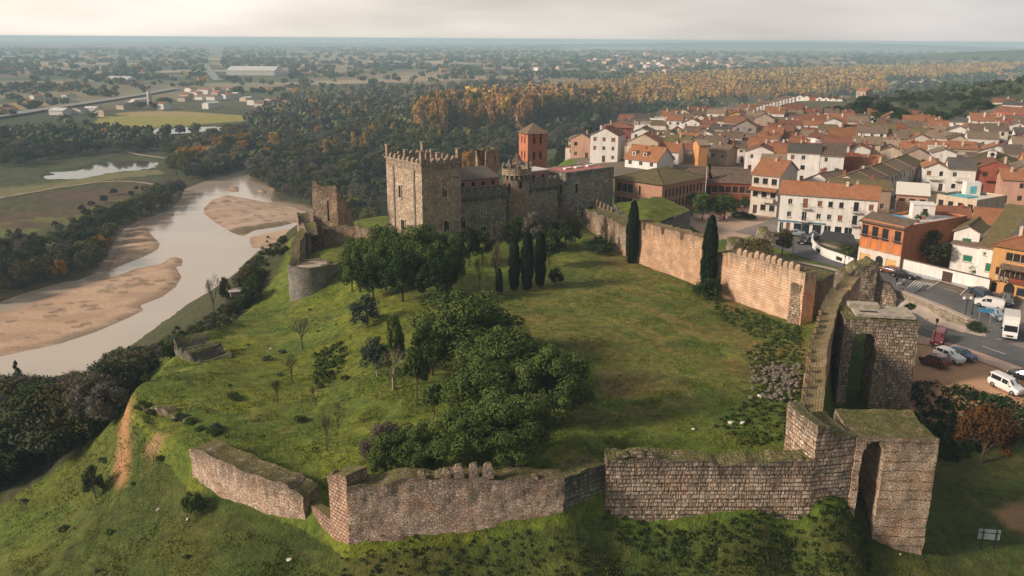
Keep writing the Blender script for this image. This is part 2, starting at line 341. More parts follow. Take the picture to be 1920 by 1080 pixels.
def tile_mat(name, ca, cb, cm=None):      # barrel tile roof; u runs along the ridge
    if name in MC: return MC[name]
    g = G(name); uv = g.uv(); r = g.n('ShaderNodeObjectInfo').outputs['Random']
    br = g.n('ShaderNodeTexBrick', {'Vector': g.n('ShaderNodeMapping', {'Vector': uv, 'Rotation': (0, 0, R(90))}).outputs[0], 'Color1': (0, 0, 0, 1), 'Color2': (1, 1, 1, 1), 'Mortar': (.4, .4, .4, 1), 'Scale': 1., 'Mortar Size': .0, 'Bias': 0., 'Brick Width': .42, 'Row Height': .26}, offset=.0)
    wv = g.n('ShaderNodeTexWave', {'Vector': uv, 'Scale': 1 / .26 / 2 / math.pi * 2 * math.pi / 2, 'Distortion': .0}, wave_type='BANDS', bands_direction='X').outputs[0]
    big = g.noise(uv, .35, 4, .6); k = g.math('ADD', g.math('MULTIPLY', br.outputs[0], .55), g.mr(big, .3, .7, -.05, .5))
    c = g.mix(k, ca, cb)
    if cm: c = g.mix(g.mr(g.noise(uv, .8, 5, .7), .5, .68, 0, .75), c, cm)
    c = g.scale(c, g.math('MULTIPLY', g.mr(wv, .05, .6, .55, 1.05), g.mr(r, 0, 1, .78, 1.12)))
    g.bump(wv, .8, .12)
    MC[name] = g.out(c, .85); return MC[name]
def stone_mat(name, ca, cb, cm, bw=.55, rh=.28, course=1., orange=0., dark=.6, moss=.85, rubble=False, rows=False, bands=0., band_c=(.16, .09, .06)):
    # masonry; attribute topd = metres below the wall top (lichen collects there), moss grows on level tops
    g = G(name); uv = g.uv(); p = g.pos()
    wob = g.n('ShaderNodeTexNoise', {'Vector': uv, 'Scale': 2.2, 'Detail': 4}).outputs['Color']
    u2 = g.n('ShaderNodeMixRGB', {0: .17 if not rubble else .22, 1: uv, 2: wob}, blend_type='ADD').outputs[0]
    if rubble:
        vo = g.n('ShaderNodeTexVoronoi', {'Vector': u2, 'Scale': 3.6, 'Randomness': 1.}); cell = g.n('ShaderNodeSeparateColor', {0: vo.outputs['Color']}).outputs[0]
        edge = g.n('ShaderNodeTexVoronoi', {'Vector': u2, 'Scale': 3.6}, feature='DISTANCE_TO_EDGE').outputs[0]; mort = g.mr(edge, .0, .09, 1., 0.)
    elif rows:           # coursed rubble: uneven stones laid in rows
        sp = g.n('ShaderNodeSeparateXYZ', {0: u2}); vr = g.math('DIVIDE', sp.outputs[1], rh); fl_ = g.math('FLOOR', vr); fr_ = g.math('FRACT', vr)
        cv = g.n('ShaderNodeCombineXYZ', {0: g.math('DIVIDE', sp.outputs[0], bw), 1: g.math('MULTIPLY', fl_, 7.31), 2: 0.}).outputs[0]
        vo = g.n('ShaderNodeTexVoronoi', {'Vector': cv, 'Scale': 1., 'Randomness': 1.}); cell = g.n('ShaderNodeSeparateColor', {0: vo.outputs['Color']}).outputs[0]
        ed_ = g.mr(g.n('ShaderNodeTexVoronoi', {'Vector': cv, 'Scale': 1.}, feature='DISTANCE_TO_EDGE').outputs[0], .0, .13, 1., 0.)
        hj = g.math('MAXIMUM', g.mr(fr_, .0, .2, 1., 0.), g.mr(fr_, .88, 1., 0., 1.)); mort = g.math('MULTIPLY', g.math('MAXIMUM', ed_, hj), g.mr(g.noise(uv, 1.7, 3), .3, .5, .35, 1.))
    else:
        br = g.n('ShaderNodeTexBrick', {'Vector': u2, 'Color1': (0, 0, 0, 1), 'Color2': (1, 1, 1, 1), 'Mortar': (.5, .5, .5, 1), 'Scale': 1., 'Mortar Size': .045, 'Mortar Smooth': .4, 'Brick Width': bw, 'Row Height': rh}, offset=.5)
        cell = br.outputs[0]; mort = br.outputs[1]
    c = g.mix(g.math('ADD', g.math('MULTIPLY', cell, .75), g.mr(g.noise(uv, 5, 3), .3, .7, -.1, .3)), ca, cb)
    if rubble: c = g.mix(g.mr(g.noise(uv, .45, 4), .45, .62, 0., .75), c, g.mix(g.noise(uv, 2, 4), cm, cb))
    c = g.mix(g.math('MULTIPLY', mort, .8), c, cm)
    if rows: c = g.mix(g.mr(g.noise(uv, .62, 5, .7), .52, .62, 0, .75), c, g.mix(g.noise(uv, 3.1, 4, .7), cm, cb)); c = g.scale(c, g.mr(g.noise(uv, 1.6, 4, .7), .3, .7, .72, 1.25))
    if orange: c = g.mix(g.mr(g.noise(uv, .33, 4, .6), .47, .66, 0., orange), c, (.46, .22, .11))
    if bands:
        ys = g.n('ShaderNodeSeparateXYZ', {0: u2}).outputs[1]; b = g.math('FRACT', g.math('DIVIDE', ys, bands))
        bb = g.math('MULTIPLY', g.mr(b, .86, .9, 0, 1), g.mr(g.noise(uv, 1.4, 3), .38, .55, .1, .8)); c = g.mix(bb, c, band_c)
    big = g.noise(uv, .5, 5, .65)
    c = g.scale(c, g.mr(big, .25, .75, .62, 1.3))
    td = g.n('ShaderNodeAttribute', attribute_name='topd').outputs['Fac']
    st = g.n('ShaderNodeMapping', {'Vector': uv, 'Scale': (1.6, .25, 1)}).outputs[0]
    lich = g.math('MULTIPLY', g.mr(g.math('ADD', td, g.mr(g.noise(st, 1.1, 5, .7), .25, .75, -2.3, 2.3)), .0, 2.2, 1., 0.), dark)
    c = g.mix(lich, c, (.075, .068, .058))
    spots = g.mr(g.noise(uv, 3.2, 4, .7), .57, .66, 0, .35); c = g.mix(spots, c, (.07, .06, .05))
    pits = g.mr(g.noise(uv, 2.3, 2), .70, .74, 0, .8); c = g.mix(pits, c, (.03, .025, .02))
    nz_ = g.n('ShaderNodeSeparateXYZ', {0: g.n('ShaderNodeNewGeometry').outputs['True Normal']}).outputs[2]
    mo = g.math('MULTIPLY', g.mr(nz_, .55, .8), g.mr(g.noise(p, 1.1, 4, .6), .28, .46, 0., moss))
    green = g.mix(g.mr(g.noise(p, 1.3, 6, .75), .40, .60), (.065, .085, .014), (.17, .15, .05)); green = g.mix(g.mr(g.noise(p, 5., 3, .7), .56, .66, 0, .7), green, (.22, .18, .13))
    c = g.mix(mo, c, green)
    hgt = g.math('ADD', g.math('MULTIPLY', g.math('SUBTRACT', 1., mort), .6), g.math('ADD', g.math('MULTIPLY', cell, .2), g.math('MULTIPLY', g.noise(uv, 7, 4), .7)))
    g.bump(hgt, 1.0, .2)
    return g.out(c, .95)
MS = dict(
 near=stone_mat('masonry_banded', (.40, .285, .205), (.84, .68, .54), (.13, .09, .062), .46, .41, orange=.35, dark=.7, rows=True, bands=.82, band_c=(.05,.035,.03)),
 rubble=stone_mat('rubble_wall', (.38, .265, .20), (.86, .68, .56), (.66, .46, .34), orange=.5, rubble=True, dark=.6),
 brickpier=stone_mat('brick_pier', (.44, .24, .16), (.66, .48, .37), (.09, .05, .04), .5, .36, dark=.5),
 warm=stone_mat('warm_coursed_wall', (.56, .35, .22), (.74, .52, .36), (.30, .18, .11), .85, .30, orange=.5, dark=.5, moss=.6),
 warm_smooth=stone_mat('rammed_wall', (.66, .44, .30), (.74, .53, .38), (.60, .40, .27), 2.6, .42, orange=.55, dark=.55, moss=.9),
 tower=stone_mat('tower_blocks', (.32, .24, .18), (.70, .56, .43), (.10, .07, .05), .60, .42, dark=.6, moss=.95, rows=True, orange=.2),
 tower_flat=stone_mat('tower_rendered_blocks', (.46, .34, .25), (.66, .52, .40), (.54, .39, .28), orange=.45, dark=.55, moss=.95, bands=.98, band_c=(.12,.07,.05), rubble=True),
 keep=stone_mat('keep_masonry', (.44, .345, .26), (.72, .57, .45), (.24, .17, .12), .7, .45, rows=True, orange=.15, dark=.35, moss=.2),
 curtain=stone_mat('curtain_masonry', (.32, .295, .245), (.54, .49, .405), (.17, .155, .125), .7, .45, rows=True, dark=.55, moss=.3),
 ruin=stone_mat('ruin_masonry', (.36, .27, .19), (.62, .49, .37), (.16, .11, .08), .5, .36, rows=True, orange=.4, dark=.6, moss=.8),
 grey=stone_mat('bastion_masonry', (.24, .22, .20), (.42, .40, .36), (.15, .13, .115), rubble=True, dark=.4, moss=.8),
 greengrey=stone_mat('mossy_masonry', (.22, .20, .155), (.42, .39, .31), (.10, .09, .07), .46, .41, dark=.8, rows=True, bands=.82, band_c=(.06,.06,.04)))
# ground ---------------------------------------------------------------
def ground_mat():
    g = G('ground_cover'); c = g.n('ShaderNodeAttribute', attribute_name='Col').outputs['Color']; p = g.pos()
    rf = g.n('ShaderNodeAttribute', attribute_name='grassy').outputs['Fac']
    n1 = g.noise(p, .9, 5, .7); n2 = g.noise(p, 4.5, 3, .6); n3 = g.noise(p, .12, 4, .6); n4 = g.noise(p, .02, 4, .65)
    k = g.math('MULTIPLY', g.mr(n1, .28, .72, .5, 1.55), g.math('MULTIPLY', g.mr(n2, .25, .75, .62, 1.4), g.math('MULTIPLY', g.mr(n3, .25, .75, .78, 1.22), g.mr(n4, .25, .75, .8, 1.2))))
    k = g.n('ShaderNodeMix', {0: rf, 2: g.mr(n1, .2, .8, .93, 1.07), 3: k}).outputs[0]
    dry = g.mix(g.math('MULTIPLY', rf, g.mr(g.noise(p, .35, 5, .7), .5, .7, 0, .28)), c, (.17, .13, .045))
    lush = g.mix(g.math('MULTIPLY', rf, g.mr(g.noise(p, .23, 5, .7), .52, .7, 0, .55)), dry, (.035, .085, .012))
    g.bump(g.math('ADD', n2, g.math('MULTIPLY', n1, 1.5)), .7, .25)
    return g.out(g.scale(lush, k), .95)
# ------------------------------------------------------------------ ground sheet (finer near the camera), coloured by what grows or lies there
def ground():
    na, nr = 760, 980
    ang = np.linspace(R(-62), R(62), na); u = np.linspace(0, 1, nr)
    rad = 22 * (16000 / 22) ** u
    A, Rr = np.meshgrid(ang, rad, indexing='ij'); X = (Rr * np.sin(A)).ravel(); Y = (Rr * np.cos(A)).ravel()
    Z = H(X, Y); r = np.hypot(X, Y)
    far = r > 3500; Z[far] -= ((r[far] - 3500) ** 2) / (2 * 6371000)
    C = np.zeros((len(X), 4)); C[:, 3] = 1; gr = np.ones(len(X))
    n1 = fbm(X / 40, Y / 40, 0, 41); n2 = fbm(X / 11, Y / 11, 0, 47); n0 = fbm(X / 4, Y / 4, 0, 51)
    def put(mask, col, k=1., grassy=None):
        mk = (mask * k)[:, None] if np.asarray(mask).dtype != bool else (mask.astype(float) * k)[:, None]
        C[:, :3] = C[:, :3] * (1 - mk) + np.array(col) * mk
        if grassy is not None: gr[:] = gr * (1 - mk[:, 0]) + grassy * mk[:, 0]
    # flood plain: patchwork of fields
    ax = X * .8 + Y * .6; ay = -X * .6 + Y * .8
    wx = ax + 60 * (fbm(X / 300, Y / 300, 0, 61) - .5); wy = ay + 60 * (fbm(X / 300, Y / 300, 0, 62) - .5)
    sx, sy = 190., 120.
    ci = np.floor(wx / sx + 7 * hsh(np.floor(wy / sy).astype(np.int64), 0, 0, 5)).astype(np.int64); cj = np.floor(wy / sy).astype(np.int64)
    hs = hsh(ci, cj, 0, 77); hs2 = hsh(ci, cj, 1, 78)
    pal = np.array([(.24, .18, .11), (.33, .25, .16), (.12, .12, .06), (.18, .15, .09), (.08, .095, .05), (.36, .28, .19), (.11, .115, .06), (.22, .16, .10), (.42, .35, .24), (.07, .08, .045)])
    C[:, :3] = pal[(hs * 9.99).astype(int)] * (.85 + .3 * hs2[:, None])
    nn = fbm(X / 500, Y / 500, 0, 63); put(sstep(.5, .66, nn), (.075, .09, .05), .5)
    gr[:] = .35
    mid = sstep(1300, 800, r) ; put(mid, (.045, .052, .022), .92, .6)
    # river flats
    P = lambda L_, z=PZ: pxp(L_, z)
    flat = [((-60,560),(-60,365),(40,345),(300,310),(330,330),(350,350),(320,390),(270,410),(200,470),(140,520),(0,570))]
    put(sdist(X, Y, P([(-200,580),(-200,380),(0,378),(100,352),(230,330),(300,340),(340,350),(320,392),(270,410),(200,470),(140,520),(0,570)])) > 0, (.075, .07, .03), .9, .7)
    k = (sdist(X, Y, P([(-200,420),(0,385),(120,360),(240,345),(300,350),(200,385),(100,420),(0,440),(-200,480)])) > 0); put(k * sstep(.4, .6, n1), (.11, .065, .045), .8)
    put((sdist(X, Y, P([(-200,500),(0,420),(120,400),(230,370),(290,375),(150,430),(60,480),(0,520)])) > 0) * sstep(.42, .55, n2), (.13, .15, .04), .7)
    put(sdist(X, Y, P([(-200,380),(-20,355),(100,340),(230,322),(300,318),(310,326),(230,334),(100,352),(0,372)])) > 0, (.20, .18, .08), .85, .5)
    put(sdist(X, Y, P([(-300,280),(0,300),(80,316),(180,300),(300,290),(290,300),(100,345),(0,352),(-300,380)])) > 0, (.07, .09, .03), .6, .5)
    # big fields with known outlines
    for pl, col in [
      ([(160,243),(195,214),(260,209),(350,209),(420,214),(490,220),(470,226),(380,233),(300,241),(210,247)], (.30, .27, .06)),
      ([(220,212),(300,208),(420,214),(380,218),(260,220)], (.36, .26, .13)),
      ([(0,165),(60,160),(130,150),(143,160),(100,166),(0,172)], (.38, .28, .17)), ([(0,195),(60,190),(110,195),(90,206),(0,205)], (.34, .24, .10)),
      ([(195,122),(290,124),(296,132),(200,134)], (.28, .22, .13)), ([(405,116),(520,118),(540,126),(420,127)], (.28, .20, .13)),
      ([(520,126),(690,114),(700,132),(590,140),(540,136)], (.28, .20, .14)), ([(560,104),(700,104),(720,112),(560,114)], (.28, .24, .17)),
      ([(415,143),(560,146),(570,155),(420,152)], (.10, .12, .05)), ([(545,194),(620,192),(630,206),(560,206)], (.13, .13, .05)),
      ([(530,184),(590,185),(590,193),(530,193)], (.33, .20, .12)), ([(1050,82),(1180,84),(1230,92),(1060,93)], (.36, .33, .24)),
      ([(1140,104),(1250,106),(1240,112),(1140,111)], (.33, .24, .15)), ([(835,176),(870,174),(880,186),(840,186)], (.10, .16, .05)),
      ([(1720,180),(1760,192),(1750,200),(1700,195)], (.16, .16, .06))]:
        put(sdist(X, Y, P(pl)) > 0, col, .92, .25)
    # hill to the right
    k = (Z > -20) & (r > 430) & (X > 200); put(k, (.055, .068, .025), .9, .8)
    # town ground
    TOWN = pxp([(1040,330),(1130,250),(1180,212),(1360,204),(1500,188),(1650,180),(1700,240),(2100,220),(2300,600),(1990,700),(1700,690),(1660,580),(1560,535),(1340,470),(1200,410),(1090,385)], 4)
    put(sdist(X, Y, TOWN) > 0, (.17, .14, .11), .95, .15)
    put((sdist(X, Y, TOWN) > 0) & (n1 > .56), (.08, .09, .03), .6, .5)
    # castle hill
    s = sdist(X, Y, ENC)
    HILL = pxp([(0,1400),(-200,1000),(0,905),(130,800),(235,735),(330,640),(480,545),(540,480),(560,400),(640,385),(860,380),(1050,300),(1100,380),(1200,410),(1340,470),(1560,535),(1640,575),(1700,690),(1730,735),(1900,775),(2400,850),(2400,1500)], -2)
    sh_ = sdist(X, Y, HILL); kh = ((sh_ > 0) | (s > 0) | ((r < 118))) & (Z > -27.5)
    put(kh, (.095, .135, .019), 1., 1.)
    # yellow green on the open western slopes, darker green on the foot before the near walls
    wl = kh * sstep(8, -16, X + 26 * (n1 - .5))
    put(wl * sstep(.36, .6, n2), (.15, .165, .018), .7); put((kh & (X < -26) & (s < -2)) * sstep(.4, .62, n0), (.10, .11, .018), .6)
    fg = kh * (s < -.5) * (Y < 125) * sstep(-66, -36, X + 12 * (n1 - .5)); put(fg, (.040, .058, .014), .8); put(kh * (s < -.5) * (Y < 125) * (1 - sstep(-66, -36, X)) * sstep(.4, .6, n2), (.085, .095, .022), .7)
    put((kh & (s < -.5) & (X > -34) & (Y < 112)) * sstep(.5, .66, n2), (.085, .085, .018), .55)
    inn = kh * (s > .5) * sstep(-14, 6, X + 20 * (n1 - .5)); put(inn * sstep(.48, .62, n1), (.165, .145, .04), .4); put(inn * sstep(.54, .66, n2), (.055, .10, .015), .6)
    put(inn * sstep(.6, .7, fbm(X / 7, Y / 7, 0, 90)), (.19, .10, .045), .4)
    # dry ochre streaks in the middle of the courtyard, worn line along its diagonal, the pines' shadow area right of the grove painted in as brown
    e = np.exp(-((X - 24) / 22) ** 2 - ((Y - 122) / 26) ** 2); st_ = fbm((X * .8 + Y * .6) / 2.6, (-X * .6 + Y * .8) / 9, 0, 91)
    put(kh * e * sstep(.44, .62, st_) * (s > 2), (.24, .155, .055), .6); put(kh * (s > 2) * sstep(.60, .70, fbm(X / 2.2, Y / 1.4, 0, 93)), (.045, .085, .014), .55)
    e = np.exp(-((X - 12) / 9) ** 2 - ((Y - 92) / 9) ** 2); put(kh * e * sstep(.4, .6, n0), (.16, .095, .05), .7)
    put(kh * (s > 2) * sstep(.64, .72, fbm(X / 5, Y / 3, 0, 96)), (.20, .18, .04), .5)
    # bare earth cliff on the left spur and scars
    CL = pxp([(215,868),(222,830),(230,800),(226,772),(236,760),(246,775),(244,820),(238,850),(226,880)], -2)
    q = sdist(X, Y, CL); put(sstep(-1.2, .6, q + 1.5 * (n0 - .5)) * (q > -8), (.42, .22, .11), .95, .15)
    for sc_ in [[(1865,955),(1900,940),(1960,935),(1960,985),(1900,985)], [(1740,760),(1770,750),(1790,762),(1750,768)], [(280,875),(300,868),(312,876),(296,884)]]:
        q = sdist(X, Y, pxp(sc_, -3)); put(sstep(-1, .5, q + 1.5 * (n0 - .5)) * (q > -6), (.36, .22, .12), .9, .2)
    # dirt car park
    q = sdist(X, Y, pxp([(1706,690),(1718,640),(1760,640),(1830,655),(1900,690),(2100,760),(2100,830),(1900,772),(1840,757),(1760,748),(1712,732)], -.3))
    put(sstep(-1.4, .6, q + 2.2 * (n0 - .5)) * (q > -8), (.50, .30, .18), 1., .12)
    put((sstep(-1.4, .6, q) * (q > -8)) * sstep(.5, .7, n0), (.36, .21, .12), .5)
    put(sdist(X, Y, pxp([(1425,470),(1470,478),(1560,515),(1650,550),(1640,575),(1560,560),(1440,520)], 2.8)) > 0, (.17, .14, .085), .85, .4)
    # verge between street and lower road, roundabout nose
    q = sdist(X, Y, pxp([(1700,577),(1730,590),(1800,613),(1812,622),(1700,590)], .6)); put((q > 0), (.07, .10, .02), .9, .8)
    # plaza paving
    q = sdist(X, Y, pxp([(1290,420),(1300,395),(1370,385),(1390,378),(1500,380),(1490,400),(1450,425),(1400,445),(1330,450)], 3.5)); put(q > 0, (.48, .35, .27), .95, .05)
    # sand bars: dry pale sand, wetter and darker towards the water
    for i, S in enumerate(SANDW):
        t = sdist(X, Y, S); kk = t > -2
        put(kk, (.33, .215, .145), 1., .1); put((t > 1.2) * sstep(1.2, 6, t), (.52, .355, .245) if i not in (1,) else (.45, .32, .24), .95, .08)
        nn2 = fbm(X / 14 + Y / 30, Y / 5, 0, 95); put((t > 2) * sstep(.50, .66, nn2), (.36, .255, .18), .6); n3_ = fbm((X * .75 + Y * .66) / 22, (X * .66 - Y * .75) / 3.2, 0, 97); put((t > .8) * sstep(.58, .66, n3_), (.60, .46, .35), .5); put((t > .5) * sstep(.66, .72, fbm((X * .75 + Y * .66) / 9, (X * .66 - Y * .75) / 1.5, 0, 98)), (.13, .09, .06), .7)
    q = sdist(X, Y, pxp([(428,436),(440,428),(470,424),(540,414),(545,420),(480,431),(450,440)], -28.7)); put((q > 0), (.12, .10, .05), .8, .5)
    q = sdist(X, Y, pxp([(180,548),(215,530),(260,522),(285,524),(270,535),(230,545),(200,550)], -28.7)); put((q > 0) * sstep(.4, .6, n0), (.24, .18, .12), .7, .3)
    q = sdist(X, Y, pxp([(60,660),(120,630),(200,608),(280,578),(285,584),(200,618),(110,648)], -28.7)); put((q > 0) * sstep(.3, .5, n0), (.30, .24, .18), .7, .2)
    # muddy banks
    t = sdist(X, Y, RIV); put(sstep(-5, -1, t) * (t < 2) * (Z < -27), (.16, .11, .07), .7, .2)
    global GZ; GZ = (na, nr, Z.reshape(na, nr))
    i = np.arange(na * nr).reshape(na, nr)
    F = np.stack([i[:-1, :-1], i[1:, :-1], i[1:, 1:], i[:-1, 1:]], -1).reshape(-1, 4)[:, ::-1]
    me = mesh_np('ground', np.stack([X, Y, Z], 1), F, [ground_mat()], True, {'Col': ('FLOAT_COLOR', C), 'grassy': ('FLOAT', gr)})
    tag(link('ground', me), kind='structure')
ground()
def H(x, y):                   # from here on heights are read off the finished ground sheet
    x = np.atleast_1d(np.asarray(x, float)); y = np.atleast_1d(np.asarray(y, float)); na, nr, g = GZ
    a = (np.arctan2(x, y) + R(62)) / R(124) * (na - 1); u = np.log(np.maximum(np.hypot(x, y), 22.01) / 22) / math.log(16000 / 22) * (nr - 1)
    a = np.clip(a, 0, na - 1.001); u = np.clip(u, 0, nr - 1.001); i, j = a.astype(int), u.astype(int); fa, fu = a - i, u - j
    return (g[i, j] * (1 - fa) + g[i + 1, j] * fa) * (1 - fu) + (g[i, j + 1] * (1 - fa) + g[i + 1, j + 1] * fa) * fu
def hits(P):
    t = 45 * 1.006 ** np.arange(1000); o = []
    for a, b in P:
        d = np.array(ray(a, b).normalized()); X, Y, Z = d[0] * t, d[1] * t, d[2] * t + CH; k = H(X, Y) - Z; u = np.where(k > 0)[0]
        if not len(u): i = 999; tt = t[-1]
        else: i = max(1, u[0]); tt = t[i - 1] + (t[i] - t[i - 1]) * (-k[i - 1]) / (k[i] - k[i - 1] + 1e-9)
        q = d * tt; o.append(Vector((q[0], q[1], q[2] + CH)))
    return o
# water: one level sheet; the ground rises out of it
def water():
    g = G('river_water'); p = g.pos(); g.b.inputs['Specular IOR Level'].default_value = .6
    mpn = g.n('ShaderNodeMapping', {'Vector': p, 'Scale': (.25, .12, 1)}).outputs[0]
    g.bump(g.math('ADD', g.noise(mpn, 1.0, 4), g.math('MULTIPLY', g.noise(p, 2.5, 2), .1)), .10, .12)
    mt = g.out(g.mix(g.mr(g.noise(p, .02, 3), .4, .6), (.46, .385, .31), (.40, .33, .265)), .12)
    mb = MB(); P = pxp([(-700,900),(900,900),(900,300),(480,290),(-700,290)], -29)
    mb.poly([(-700, 60, -29), (60, 60, -29), (160, 1000, -29), (-700, 1000, -29)])
    tag(mb.build('river', mt), kind='structure')
    g2 = G('pond_water'); g2.b.inputs['Specular IOR Level'].default_value = .6; mt2 = g2.out((.10, .09, .075), .06)
    for Q in PONDS:
        xs = [q[0] for q in Q]; ys = [q[1] for q in Q]; mb = MB(); z = -29.0
        mb.poly([(min(xs) - 8, min(ys) - 8, z + .012), (max(xs) + 8, min(ys) - 8, z + .012), (max(xs) + 8, max(ys) + 8, z + .012), (min(xs) - 8, max(ys) + 8, z + .012)])
        tag(mb.build('pond', mt2), kind='structure')
water()
# ------------------------------------------------------------------ masonry builder: ragged slab along a plan path, with openings
def slab(path, thick, base, top, du=.4, dv=.4, hole=None, rough=.07, closed=False, side=1, rag=.0, seed=0, rim=0., sharp=False):
    P = [Vector((p[0], p[1])) for p in path]; n = len(P)
    segs = n if closed else n - 1; us = []; pos = []; nor = []; cum = 0
    sn = []
    for i in range(segs): d = (P[(i + 1) % n] - P[i]).normalized(); sn.append(Vector((-d.y, d.x)) * side)
    for i in range(segs):
        a, b = P[i], P[(i + 1) % n]; ln = (b - a).length; k = max(1, round(ln / du))
        for j in range(k + (1 if (not closed and i == segs - 1) else 0)):
            t = j / k; us.append(cum + ln * t); pos.append(a.lerp(b, t))
            if j == 0 and (i > 0 or closed): m_ = sn[i - 1] + sn[i]; m_ = m_ / max(.3, (m_.length_squared / 2)); nor.append(m_)
            elif j == k and i < segs - 1: m_ = sn[i] + sn[i + 1]; nor.append(m_ / max(.3, m_.length_squared / 2))
            else: nor.append(sn[i])
        cum += ln
    ni = len(us); us_ = np.array(us)
    tp = np.array([top(x) for x in us]); bs = np.array([base(x) for x in us])
    if rag: tp = tp + rag * 1.7 * (fbm(us_ / 1.3, seed * 3.3, 0, seed, 3) - .5) * 2 - rag * 2.2 * sstep(.62, .72, fbm(us_ / 2.6, seed * 5.3, 0, seed + 3, 2)) + rag * .35 * (np.floor(fbm(us_ / .8, seed * 7.1, 0, seed + 9, 2) * 6) / 6 - .5)
    nv = max(1, int(round((tp - bs).mean() / dv))); nk = max(1, int(round(thick / .7)))
    cols = ni if closed else ni - 1
    def solid(i, j):
        if not closed and (i < 0 or i >= cols): return False
        if j < 0 or j >= nv: return False
        i %= cols
        if hole is None: return True
        i2 = (i + 1) % ni; uu = (us[i] + (us[i2] if i2 else cum)) / 2; zz = ((bs[i] + bs[i2]) / 2) + ((tp[i] + tp[i2]) / 2 - (bs[i] + bs[i2]) / 2) * (j + .5) / nv
        return not hole(uu, zz)
    S = {(i, j): solid(i, j) for i in range(-1, cols + 1) for j in range(-1, nv + 1)}
    if closed:
        for j in range(nv): S[(-1, j)] = S[(cols - 1, j)]; S[(cols, j)] = S[(0, j)]
    vid = {}; V = []; UV = []; TD = []; F = []
    def vert(i, j, k, key):
        kk = (i, j, k, key)
        if kk in vid: return vid[kk]
        i2 = i % ni; off = k / nk * thick; q = pos[i2] + nor[i2] * off; z = bs[i2] + (tp[i2] - bs[i2]) * j / nv
        uu = us[i2] if i < ni else cum
        if rim and j == nv and 0 < k < nk: z -= rim
        V.append((q.x, q.y, z)); UV.append((uu, z) if key == 0 else ((uu, off) if key == 1 else (off, z))); TD.append(tp[i2] - z); vid[kk] = len(V) - 1; return len(V) - 1
    for i in range(cols):
        for j in range(nv):
            if not S[(i, j)]: continue
            F.append([vert(i, j, 0, 0), vert(i + 1, j, 0, 0), vert(i + 1, j + 1, 0, 0), vert(i, j + 1, 0, 0)])
            F.append([vert(i, j, nk, 0), vert(i, j + 1, nk, 0), vert(i + 1, j + 1, nk, 0), vert(i + 1, j, nk, 0)])
            for k in range(nk):
                if not S[(i, j + 1)]: F.append([vert(i, j + 1, k, 1), vert(i + 1, j + 1, k, 1), vert(i + 1, j + 1, k + 1, 1), vert(i, j + 1, k + 1, 1)])
                if j > 0 and not S[(i, j - 1)]: F.append([vert(i, j, k, 1), vert(i, j, k + 1, 1), vert(i + 1, j, k + 1, 1), vert(i + 1, j, k, 1)])
                if not S[(i - 1, j)]: F.append([vert(i, j, k, 2), vert(i, j + 1, k, 2), vert(i, j + 1, k + 1, 2), vert(i, j, k + 1, 2)])
                if not S[(i + 1, j)]: F.append([vert(i + 1, j, k, 2), vert(i + 1, j, k + 1, 2), vert(i + 1, j + 1, k + 1, 2), vert(i + 1, j + 1, k, 2)])
    V = np.array(V); F = np.array(F); TD_ = np.array(TD)
    if side < 0: F = F[:, ::-1]
    if rough:
        tpv = TD_ < .35
        V[:, 2] += np.where(tpv, (.5 if thick > 4 else .22) * (fbm(V[:, 0] / 1.6, V[:, 1] / 1.6, 0, 170, 3) - .5), 0)
        if rough > .05:
            for a in range(2): V[:, a] += (.10 + rough) * 1.5 * (fbm(V[:, 0] / 2.6, V[:, 1] / 2.6, V[:, 2] / 2.6, 160 + a, 2) - .5)
        for a in range(3): V[:, a] += rough * ((fbm(V[:, 0] / .9, V[:, 1] / .9, V[:, 2] / .9, 100 + a, 3) - .5) * 2.6 + (vn(V[:, 0] * 3, V[:, 1] * 3, V[:, 2] * 3, 130 + a) - .5) * .7) * (1 if a < 2 else .6)
    return V, F, np.array(UV), np.array(TD)
def join(*parts):
    V = []; F = []; U = []; T = []; o = 0
    for v, f, u, t in parts: V.append(v); F.append(f + o); U.append(u); T.append(t); o += len(v)
    return np.concatenate(V), np.concatenate(F), np.concatenate(U), np.concatenate(T)
def stone(name, parts, mat, parent=None):
    v, f, u, t = join(*parts) if isinstance(parts, list) else parts
    return link(name, mesh_np(name, v, f, [mat], False, {'topd': ('FLOAT', t)}, u), parent)
def interp(us, vs): return lambda x: float(np.interp(x, us, vs))
def wallspec(spec, deep=.8):   # spec: (px, py_base, z_base, py_top) along the visible face -> path, base fn, top fn
    path = [at(a, b, z) for a, b, z, _ in spec]; us = [0]
    for i in range(1, len(path)): us.append(us[-1] + (path[i].xy - path[i - 1].xy).length)
    return path, interp(us, [p.z - deep for p in path]), interp(us, [zup(p, s[3]) for p, s in zip(path, spec)]), us
def merlon(parent, x, y, z, w, d, h, rz, mat, cap=.25, name='merlon'):
    mb = MB(); mb.box((0, 0, 0), (w, d, h * (1 - cap))); mb.box((0, 0, h * (1 - cap)), (w, d, h * cap), taper=.45, bottom=False)
    me = mb.mesh(name, mat); a = me.attributes.new('topd', 'FLOAT', 'POINT'); a.data.foreach_set('value', [.5] * len(me.vertices))
    jt = np.array([v.co[:] for v in me.vertices]); 
    for i, v in enumerate(me.vertices): v.co += Vector([(hsh(int(v.co[0] * 97), int(v.co[1] * 89), int(v.co[2] * 83 + x * 50), q) - .5) * .1 for q in range(3)])
    return link(name, me, parent, (x, y, z), rz)
PLN_DONE = 1
